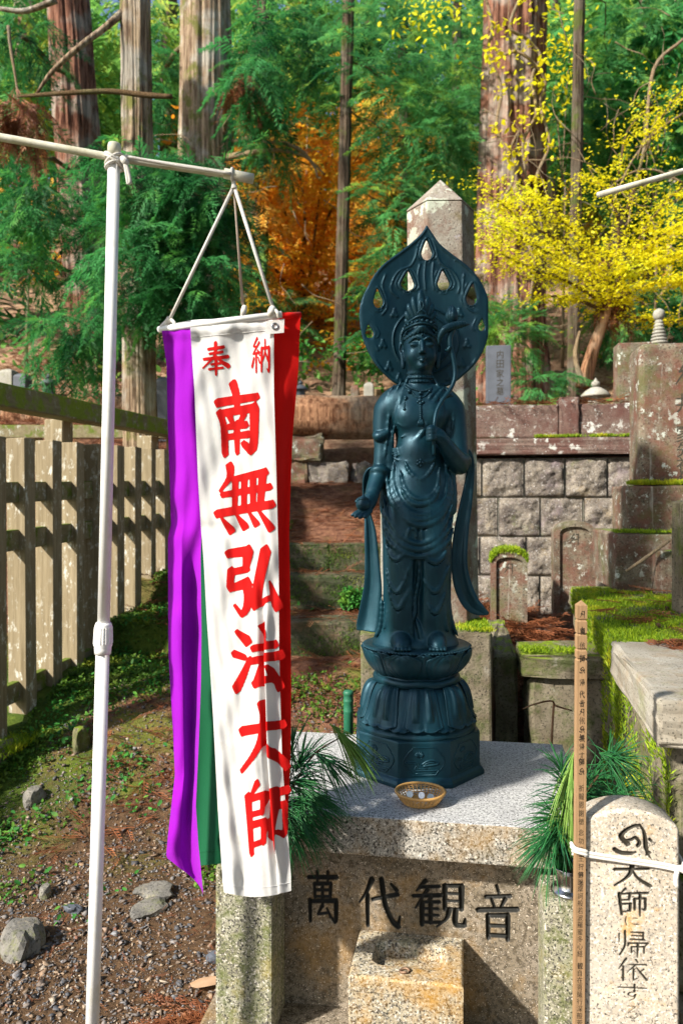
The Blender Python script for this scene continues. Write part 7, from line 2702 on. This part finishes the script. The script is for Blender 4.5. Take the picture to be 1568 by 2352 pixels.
side_tr = [(-140, 13, 90), (-420, 16, 90), (-760, 14, 110), (-260, 22, 60), (-900, 22, 80), (-1300, 18, 100), (1680, 14, 80), (1900, 12, 110), (2150, 18, 80), (2500, 15, 110), (1780, 22, 60), (2900, 20, 90)]
for i, (px, D, w_) in enumerate(side_tr):
    tree('cedar_tree', ('first', 'second', 'third', 'fourth', 'fifth', 'sixth')[i % 6] + ' cedar beyond the picture edge on the ' + ('left' if px < 0 else 'right'), px, px + 4, D, w_, ('bark_red', 'bark_pale', 'bark_dark')[i % 3],
         ([(px - 80, 150, D - .8, 150, 130, 1.8, 60), (px, -150, D, 200, 200, 2, 70)] if px > 0 else []) + [(px + 90, 420, D - .8, 130, 120, 1.8, 40), (px - 40, 640, D - .6, 130, 90, 1.4, 40)], ('cedar', 'hinoki')[i % 2], (.8, 1.5), 140 + i, base=FROND_FAR, seg=24)
# broad-leaved trees: branches with leaves spread in flat layers
def leafy_branches(spec, D0, dj, n_leaf, spread, seed):
    """spec: lists of (px,py,D) polylines; leaves hang along them in thin layers"""
    g = np.random.default_rng(seed)
    P = []
    for pts, k in spec:
        q = np.array([tuple(at(*p)) for p in pts])
        seg_ = np.linalg.norm(np.diff(q, axis=0), axis=1)
        cum = np.concatenate([[0], np.cumsum(seg_)])
        # twiglets leave the branch and carry the leaves
        m = max(6, k // 14)
        ts = g.random(m) ** .8 * cum[-1]
        for t in ts:
            o = np.array([np.interp(t, cum, q[:, i]) for i in range(3)])
            d = g.normal(size=3)
            d[2] = d[2] * .14 - .06
            L = spread * g.uniform(.3, 1.0)
            n1 = max(3, int(k / m))
            s = g.random(n1)
            P.append(o + d * L * s[:, None] + g.normal(0, .035, (n1, 3)) * np.array([1, 1, .45]))
    return np.concatenate(P)


mp = empty('yellow_maple', at(1338, 890, 8.2))
mp.location.z = gz(mp.location.x, 8.2) - .05
tag(mp, 'leaning maple with bright yellow leaves behind the retaining wall', 'tree', 'trees of the cedar wood')
B = lambda *pts: [(px, py, D) for px, py, D in pts]
ysp = [(B((1395, 700, 8.2), (1330, 620, 8.0), (1220, 560, 7.8), (1100, 480, 7.7)), 1500), (B((1395, 700, 8.2), (1290, 640, 7.9), (1180, 600, 7.8), (1095, 540, 7.7)), 1300), (B((1390, 690, 8.2), (1340, 560, 8.0), (1250, 470, 7.9), (1180, 420, 7.9)), 1300),
       (B((1390, 680, 8.2), (1420, 560, 8.1), (1400, 450, 8.0), (1330, 400, 8.0)), 900), (B((1390, 690, 8.2), (1450, 600, 8.0), (1520, 540, 7.9), (1600, 500, 7.9)), 1500), (B((1395, 700, 8.2), (1470, 660, 8.0), (1540, 640, 7.9), (1620, 650, 7.9)), 1500),
       (B((1395, 720, 8.2), (1330, 690, 8.1), (1270, 680, 8.0), (1230, 690, 8.0)), 420), (B((1390, 660, 8.2), (1300, 560, 8.1), (1220, 520, 8.0), (1090, 420, 7.9)), 1000), (B((1400, 700, 8.2), (1460, 560, 8.0), (1530, 460, 8.0), (1580, 420, 8.0)), 1000),
       (B((1400, 720, 8.3), (1460, 730, 8.2), (1530, 740, 8.2), (1600, 730, 8.2)), 700), (B((1440, 480, 8.3), (1480, 350, 8.4), (1530, 250, 8.4), (1590, 180, 8.4)), 620), (B((1420, 400, 8.4), (1440, 300, 8.5), (1500, 240, 8.5)), 260), (B((1400, 640, 8.2), (1500, 600, 7.8), (1600, 570, 7.8)), 1100)]
trp = [at(1338, 890, 8.2), at(1362, 800, 8.2), at(1390, 720, 8.2), at(1392, 660, 8.2)]
tubeobj('trunk', [p - mp.location for p in trp], [.085, .065, .05, .04], 'bark_log', mp, 10, 4)
for pts, k in ysp:
    tubeobj('limb', [at(*p) - mp.location for p in pts], [.022, .016, .011, .005], 'twig', mp, 6, 3) if len(pts) == 4 else tubeobj('limb', [at(*p) - mp.location for p in pts], [.016, .011, .005], 'twig', mp, 6, 3)
P = leafy_branches([(a, int(k * 1.25)) for a, k in ysp], 8, .3, 0, .46, 3)
V, Fc, T = leaf_cloud(P - np.array(mp.location), .038, 4, .35)
link('crown', npmesh('crown', V, Fc, T), 'yellow_leaf', mp)

om = empty('orange_maple', at(690, 880, 14.5))
om.location.z = gz(om.location.x, 14.5) - .1
tag(om, 'maple with orange leaves seen between banner and statue', 'tree', 'trees of the cedar wood')
osp = [(B((690, 860, 14.5), (680, 640, 14.2), (640, 520, 14), (600, 400, 14)), 1500), (B((690, 800, 14.5), (720, 560, 14), (740, 420, 14), (770, 300, 14)), 1500), (B((690, 760, 14.5), (650, 640, 14), (600, 600, 13.8), (560, 580, 13.8)), 1100), (B((690, 760, 14.5), (740, 660, 14), (800, 600, 13.6), (840, 560, 13.6)), 1200),
       (B((690, 820, 14.5), (720, 740, 14), (770, 720, 13.7), (830, 700, 13.7)), 900), (B((690, 700, 14.5), (700, 480, 14.2), (680, 360, 14.2), (700, 260, 14.2)), 1100), (B((690, 780, 14.5), (640, 720, 14), (600, 700, 14), (570, 690, 14)), 700), (B((690, 820, 14.5), (740, 800, 13.8), (790, 790, 13.6), (840, 800, 13.5)), 1100), (B((690, 840, 14.5), (640, 820, 13.6), (600, 800, 13.4), (560, 790, 13.4)), 900), (B((690, 860, 14.5), (720, 850, 13.2), (770, 850, 13), (830, 850, 13)), 700), (B((690, 700, 14.5), (760, 480, 14), (800, 400, 13.8), (830, 340, 13.8)), 1200), (B((690, 640, 14.5), (640, 430, 14.2), (610, 330, 14.2), (600, 260, 14.2)), 900)]
tubeobj('trunk', [p - om.location for p in (at(690, 900, 14.5), at(692, 760, 14.5), at(694, 600, 14.4))], [.12, .10, .06], 'bark_dark', om, 10, 3)
for pts, k in osp:
    tubeobj('limb', [at(*p) - om.location for p in pts], [.04, .03, .02, .01], 'twig', om, 6, 3)
P = leafy_branches([(a, int(k * 1.15)) for a, k in osp], 8, .3, 0, .95, 5)
V, Fc, T = leaf_cloud(P - np.array(om.location), .095, 6, .4)
link('crown', npmesh('crown', V, Fc, T), 'orange_leaf', om)
om2 = empty('orange_maple', at(60, 700, 17))
om2.location.z = gz(om2.location.x, 17) - .1
tag(om2, 'thin tawny maple on the hillside at the left picture edge', 'tree', 'trees of the cedar wood')
osp2 = [(B((60, 760, 17), (40, 640, 17), (20, 560, 17), (-10, 480, 17)), 500), (B((60, 760, 17), (100, 660, 16.5), (140, 600, 16.5), (180, 560, 16.5)), 500)]
for pts, k in osp2:
    tubeobj('limb', [at(*p) - om2.location for p in pts], [.06, .04, .03, .01], 'twig', om2, 6, 3)
P = leafy_branches(osp2, 8, .3, 0, .9, 7)
V, Fc, T = leaf_cloud(P - np.array(om2.location), .10, 8, .4)
link('crown', npmesh('crown', V, Fc, T), 'orange_leaf', om2)

for i, (px, py, D, mt, lab, sp) in enumerate(((640, 860, 11.5, 'shrub_leaf', 'light green sapling behind the log near the red cloth', [(-50, -70), (30, -120), (60, -60), (-20, -40)]), (860, 850, 11.0, 'shrub_leaf', 'light green sapling left of the halo', [(-40, -60), (20, -110), (-10, -170), (-60, -20)]),
                                              (1080, 620, 12.0, 'yellow_leaf', 'thin yellow sapling between pillar and thick red cedar', [(-30, -90), (20, -150), (30, -60)]), (1290, 420, 12.5, 'shrub_leaf', 'yellow-green sapling right of the thick red cedar', [(30, -120), (-20, -220), (70, -260), (20, -340)]),
                                              (1500, 480, 11.5, 'shrub_leaf', 'yellow-green sapling in the upper right among bare twigs', [(-60, -120), (40, -160), (-20, -260), (60, -340)]), (700, 250, 15.0, 'shrub_leaf', 'pale green sapling high between banner and cypress', [(-60, -60), (20, -120), (60, -40), (-20, -180)]), (60, 560, 11.0, 'shrub_leaf', 'pale green sapling on the left slope', [(-40, -60), (60, -40), (20, 60)]))):
    sp_ = empty('sapling', at(px, py, D))
    z_g = gz(sp_.location.x, D)
    sp_.location.z = z_g
    tag(sp_, lab, 'sapling')
    tubeobj('stem', [(0, 0, 0), at(px, py, D) - sp_.location + Vector((0.05, 0, .02))], [.03, .012], 'pale_twig', sp_, 6)
    br = [(B((px, py, D), (px + dx * .5, py + dy * .6, D - .1), (px + dx, py + dy, D - .2)), 170) for dx, dy in sp]
    for pts, k in br:
        tubeobj('limb', [at(*p) - sp_.location for p in pts], [.012, .009, .004], 'pale_twig', sp_, 6, 3)
    P = leafy_branches(br, D, .3, 0, .7, 200 + i)
    V, Fc, T = leaf_cloud(P - np.array(sp_.location), .085, 210 + i, .5)
    link('crown', npmesh('crown', V, Fc, T), mt, sp_)

# small green bush behind the grey gravestone
bs = empty('cypress_seedling', at(1165, 860, 8.4))
bs.location.z = gz(bs.location.x, 8.4)
tag(bs, 'young bright green cypress bush behind the grey gravestone', 'bush')
V, Fc, T = frond_cloud([px_cluster(1165, 760, 8.3, 75, 80, .4, 150), px_cluster(1120, 720, 8.3, 40, 50, .3, 50), px_cluster(1230, 880, 8.0, 40, 25, .3, 30), px_cluster(1290, 868, 8, 20, 14, .2, 14)], FROND, (.18, .34), seed=31, down=.1)
link('foliage', npmesh('foliage', V - np.array(bs.location), Fc, T), 'hinoki', bs)
tubeobj('stem', [(0, 0, 0), at(1165, 800, 8.35) - bs.location, at(1165, 730, 8.35) - bs.location], [.03, .02, .01], 'twig', bs, 7, 3)

# vines on the thick cedar, with a few yellow leaves
VL_ = []
for i, pts in enumerate(([(1110, -20), (1130, 60), (1120, 120), (1150, 200), (1140, 300), (1180, 380), (1160, 480)], [(1200, -20), (1170, 60), (1210, 90), (1240, 130), (1220, 180), (1230, 260), (1200, 330), (1210, 420)], [(1130, 140), (1190, 120), (1250, 180), (1240, 240), (1260, 330), (1230, 420), (1250, 560)], [(1150, 560), (1140, 480), (1175, 420), (1170, 350), (1200, 280)], [(1215, 700), (1225, 600), (1200, 520), (1230, 440)])):
    tag(tubeobj('bare_vine', [at(x, y, 10.35 - .1 * math.sin(j * 1.7)) for j, (x, y) in enumerate(pts)], [.022] * (len(pts) - 1) + [.008], 'pale_twig', None, 7, 5),
        ('pale vine on the left flank of the thick red cedar', 'looping pale vine in the middle of the thick red cedar', 'pale vine crossing to the right flank of the thick red cedar', 'short vine low on the thick red cedar', 'vine climbing the foot of the thick red cedar')[i], 'vine')
    VL_ += [tuple(at(x + random.gauss(0, 14), y + random.gauss(0, 16), 10.25)) for x, y in pts for _ in range(16)]
P = np.array(VL_ + [tuple(at(1000 + random.gauss(0, 60), 40 + random.gauss(0, 40), 10.4)) for _ in range(150)] + [tuple(at(1290 + random.gauss(0, 30), 120 + random.gauss(0, 90), 10.4)) for _ in range(200)])
V, Fc, T = leaf_cloud(P, .085, 14, .9)
o = link('vine_leaves', npmesh('vine_leaves', V, Fc, T), 'yellow_leaf', None)
tag(o, 'scattered yellow leaves of the vines on the thick red cedar', kind='stuff')

# dead and bare branches
for i, (pts, rad, m_, lab) in enumerate((
        ([(280, 30, 7.15), (240, 65, 7.0), (180, 110, 6.9), (120, 165, 6.9), (85, 215, 6.9)], [.035, .03, .026, .02, .012], 'bark_pale', 'mossy bare branch slanting left from the slim pale cedar'),
        ([(395, 222, 6.7), (330, 218, 6.75), (260, 210, 6.8), (180, 212, 6.8), (90, 218, 6.9), (40, 222, 7.0)], [.022, .026, .024, .022, .018, .010], 'twig', 'dead branch crossing level in front of the slim pale cedar'),
        ([(525, 360, 12), (580, 350, 11.6), (640, 345, 11.5), (700, 360, 11.4), (745, 400, 11.4)], [.05, .04, .03, .022, .01], 'pale_twig', 'pale crooked dead branch right of the thick pale cedar'),
        ([(600, 325, 11.6), (650, 330, 11.5), (690, 345, 11.4), (720, 380, 11.4), (730, 410, 11.4)], [.02, .025, .03, .02, .01], 'pale_twig', 'pale forked twig hanging over the orange leaves'),
        ([(130, 0, 7.0), (60, 25, 7.0), (0, 20, 7.0)], [.03, .025, .02], 'bark_pale', 'mossy branch in the top left corner'),
        ([(20, 60, 8.0), (25, 110, 8.0), (35, 170, 8.0), (45, 240, 8.0)], [.02, .018, .014, .01], 'pale_twig', 'pale hanging dead twig at the left picture edge'),
        ([(1568, 90, 9.2), (1500, 160, 9.2), (1480, 330, 9.2), (1455, 440, 9.2), (1440, 520, 9.2)], [.02, .022, .02, .016, .01], 'pale_twig', 'pale bare sapling stem in the upper right'),
        ([(1340, 890, 8.0), (1320, 820, 8.0), (1330, 760, 8.0)], [.03, .025, .012], 'pale_twig', 'short pale dead stem beside the maple trunk'),
        ([(1568, 260, 9.0), (1510, 300, 9), (1450, 370, 9), (1400, 480, 9)], [.012, .014, .012, .008], 'pale_twig', 'thin pale bare twig among the yellow leaves'),
        ([(1568, 420, 9.0), (1500, 390, 9), (1440, 400, 9), (1390, 440, 9)], [.012, .013, .010, .006], 'pale_twig', 'thin pale arching twig above the bare bar end'))):
    tag(tubeobj('bare_branch', [at(*p) for p in pts], rad, m_, None, 8, 5), lab, 'branch')
# tangle of bare twigs
g = np.random.default_rng(19)
tw_parts = []
for _ in range(150):
    if g.random() < .62:
        px, py, D = g.uniform(1080, 1600), g.uniform(20, 760), g.uniform(8.8, 12)
    else:
        px, py, D = g.uniform(-20, 880), g.uniform(250, 840), g.uniform(9.5, 13)
    a_ = g.uniform(0, 6.28)
    L = g.uniform(60, 190)
    pts = [at(px, py, D)]
    for s_ in range(4):
        a_ += g.normal(0, .45)
        px, py = px + math.cos(a_) * L / 4, py + math.sin(a_) * L / 4
        pts.append(at(px, py, D + g.normal(0, .08)))
    tw_parts.append(tube(smooth_path(pts, 3), [.007 * (1 - .7 * i / 12) for i in range(13)], 5))
o = link('bare_twigs', pymesh('bare_twigs', *merge(*tw_parts)), 'pale_twig', None, True)
tag(o, 'tangle of thin bare twigs across the wood', kind='stuff')
# hanging brown dead foliage
for i, (px, py, D, rx, ry, k, lab) in enumerate(((45, 265, 7.4, 60, 50, 60, 'brown dead cedar sprays hanging at the left picture edge'), (560, 200, 11, 28, 22, 26, 'dark brown dead tuft beside the thick pale cedar'), (1405, 690, 8.6, 26, 34, 30, 'red-brown dead tuft hanging below the yellow maple'), (1375, 600, 8.6, 16, 20, 16, 'small red-brown dead tuft inside the yellow maple'))):
    V, Fc, T = frond_cloud([px_cluster(px, py, D, rx, ry, .25, k)], FROND, (.22, .42) if D < 9.5 else (.4, .6), seed=60 + i, down=.9)
    p = at(px, py, D)
    o = link('dead_foliage', npmesh('dead_foliage', V - np.array(p), Fc, T), 'dead_frond', None)
    o.location = p
    tag(o, lab, 'dead foliage')

# undergrowth on the hillside and the closed wood far behind
g = np.random.default_rng(77)
k = 5200
y = 9.8 + 14 * g.random(k) ** 1.3
x = (g.random(k) - .5) * 1.15 * y * 1.0
q = wob(x * .8, y * .8, 1, 3) + g.normal(0, .4, k)
x, y = x[q > .1], y[q > .1]
V, Fc, T = leaf_cloud(np.stack([x, y, ground_z(x, y) + .05 + .5 * g.random(len(x)) ** 2], 1), .16, 15, .8)
o = link('undergrowth', npmesh('undergrowth', V, Fc, T), 'far_green', None)
tag(o, 'green undergrowth scattered over the hillside', kind='stuff')


def far_mass(name, mat, label, n_cl, Dr, pyr, size, seed, per=26, pxr=(-140, 1700)):
    g = np.random.default_rng(seed)
    cl = []
    for _ in range(n_cl):
        D = g.uniform(*Dr)
        px = g.uniform(*pxr)
        py = pyr[0] + (pyr[1] - pyr[0]) * g.random()
        if py < 300 and g.random() < .45:
            continue
        cl.append(px_cluster(px, py, D, g.uniform(60, 120), g.uniform(40, 80), 1.6, per))
    V, Fc, T = frond_cloud(cl, FROND_FAR, size, seed=seed, down=.2)
    o = link(name, npmesh(name, V, Fc, T), mat, None)
    return tag(o, label, kind='stuff')


far_mass('far_wood', 'far_green', 'closed green wood far up the hillside', 170, (22, 36), (-60, 620), (1.1, 2.1), 81)
far_mass('far_autumn_wood', 'far_warm', 'tawny autumn leaves of the far wood', 60, (18, 26), (250, 760), (.5, 1.0), 82, 20)
far_mass('orange_thicket', 'orange_leaf', 'orange autumn leaves filling the gaps between banner and statue', 30, (12.5, 19), (260, 880), (.3, .6), 83, 20, (540, 880))
far_mass('tawny_thicket', 'far_warm', 'tawny and green leaves mixed among the orange ones', 34, (12.5, 18), (240, 860), (.3, .6), 86, 20, (520, 900))

# unseen cedars added round the camera to close the sky and break up sunlight
for i, (x, y, r_, cl) in enumerate(((-7.5, -5.0, .45, [(-8.5, -9, 11, 2.4, 2.0, 2.6, 60)]), (3.5, -6.0, .5, [(3.0, -6, 7, 2.6, 2.2, 4.0, 150), (2.5, -5, 12, 3, 2.5, 3, 90)]), (-.5, -8.0, .5, [(-.5, -8, 6, 2.6, 2.2, 4.2, 150), (-1, -7, 12, 3, 2.5, 3, 90)]),
                                    (7.0, -1.0, .45, [(6.5, -1, 6, 2.2, 2.4, 4.0, 130), (6, -.5, 11, 2.5, 2.8, 3, 80)]), (8.5, 4.5, .45, [(8, 4.5, 7, 2.2, 2.4, 4.0, 120)]))):
    t = empty('cedar_tree', (x, y, -.1))
    tag(t, ('tall cedar behind the photographer on the sunny side', 'unseen cedar added behind the camera on the right to block sky light', 'unseen cedar added straight behind the camera to block sky light', 'unseen cedar added off to the right of the graves to block sky light', 'unseen cedar added to the right beyond the tombstone to block sky light')[i], 'tree', 'trees of the cedar wood')
    link('trunk', trunk_mesh('trunk', (0, 0, 0), (.2, 0, 14), r_, r_ * .7, 24, 30, .07, i, .4), 'bark_red', t, True)
    V, Fc, T = frond_cloud([((a, b, c), (d, e, f_), k) for a, b, c, d, e, f_, k in cl], FROND_FAR, (.9, 1.7), seed=90 + i, down=.3)
    if i == 0:
        V2_, F2_, T2_ = frond_cloud([((-7.73, -2.98, 9.50), (.50, .50, .26), 60)], FROND, (.35, .7), seed=99, down=.2)  # extra sprays added in the sun's path to shade the halo
        Fc, V, T = np.concatenate([Fc, F2_ + len(V)]), np.concatenate([V, V2_]), np.concatenate([T, T2_])
        tubeobj('limb', [(0, 0, 8.0), (-.1, 1.0, 8.9), (-.2, 2.0, 9.3)], [.10, .07, .03], 'bark_red', t, 8, 4)
    link('crown', npmesh('crown', V - np.array([x, y, -.1]), Fc, T), 'cedar', t)

far_mass('flanking_wood', 'far_green', 'closed wood continuing beyond the left side of the picture', 150, (18, 30), (-100, 700), (1.1, 2.1), 84, 26, (-1500, -140))
far_mass('flanking_wood', 'far_green', 'closed wood continuing beyond the right side of the picture', 150, (18, 30), (-100, 700), (1.1, 2.1), 85, 26, (1700, 3000))
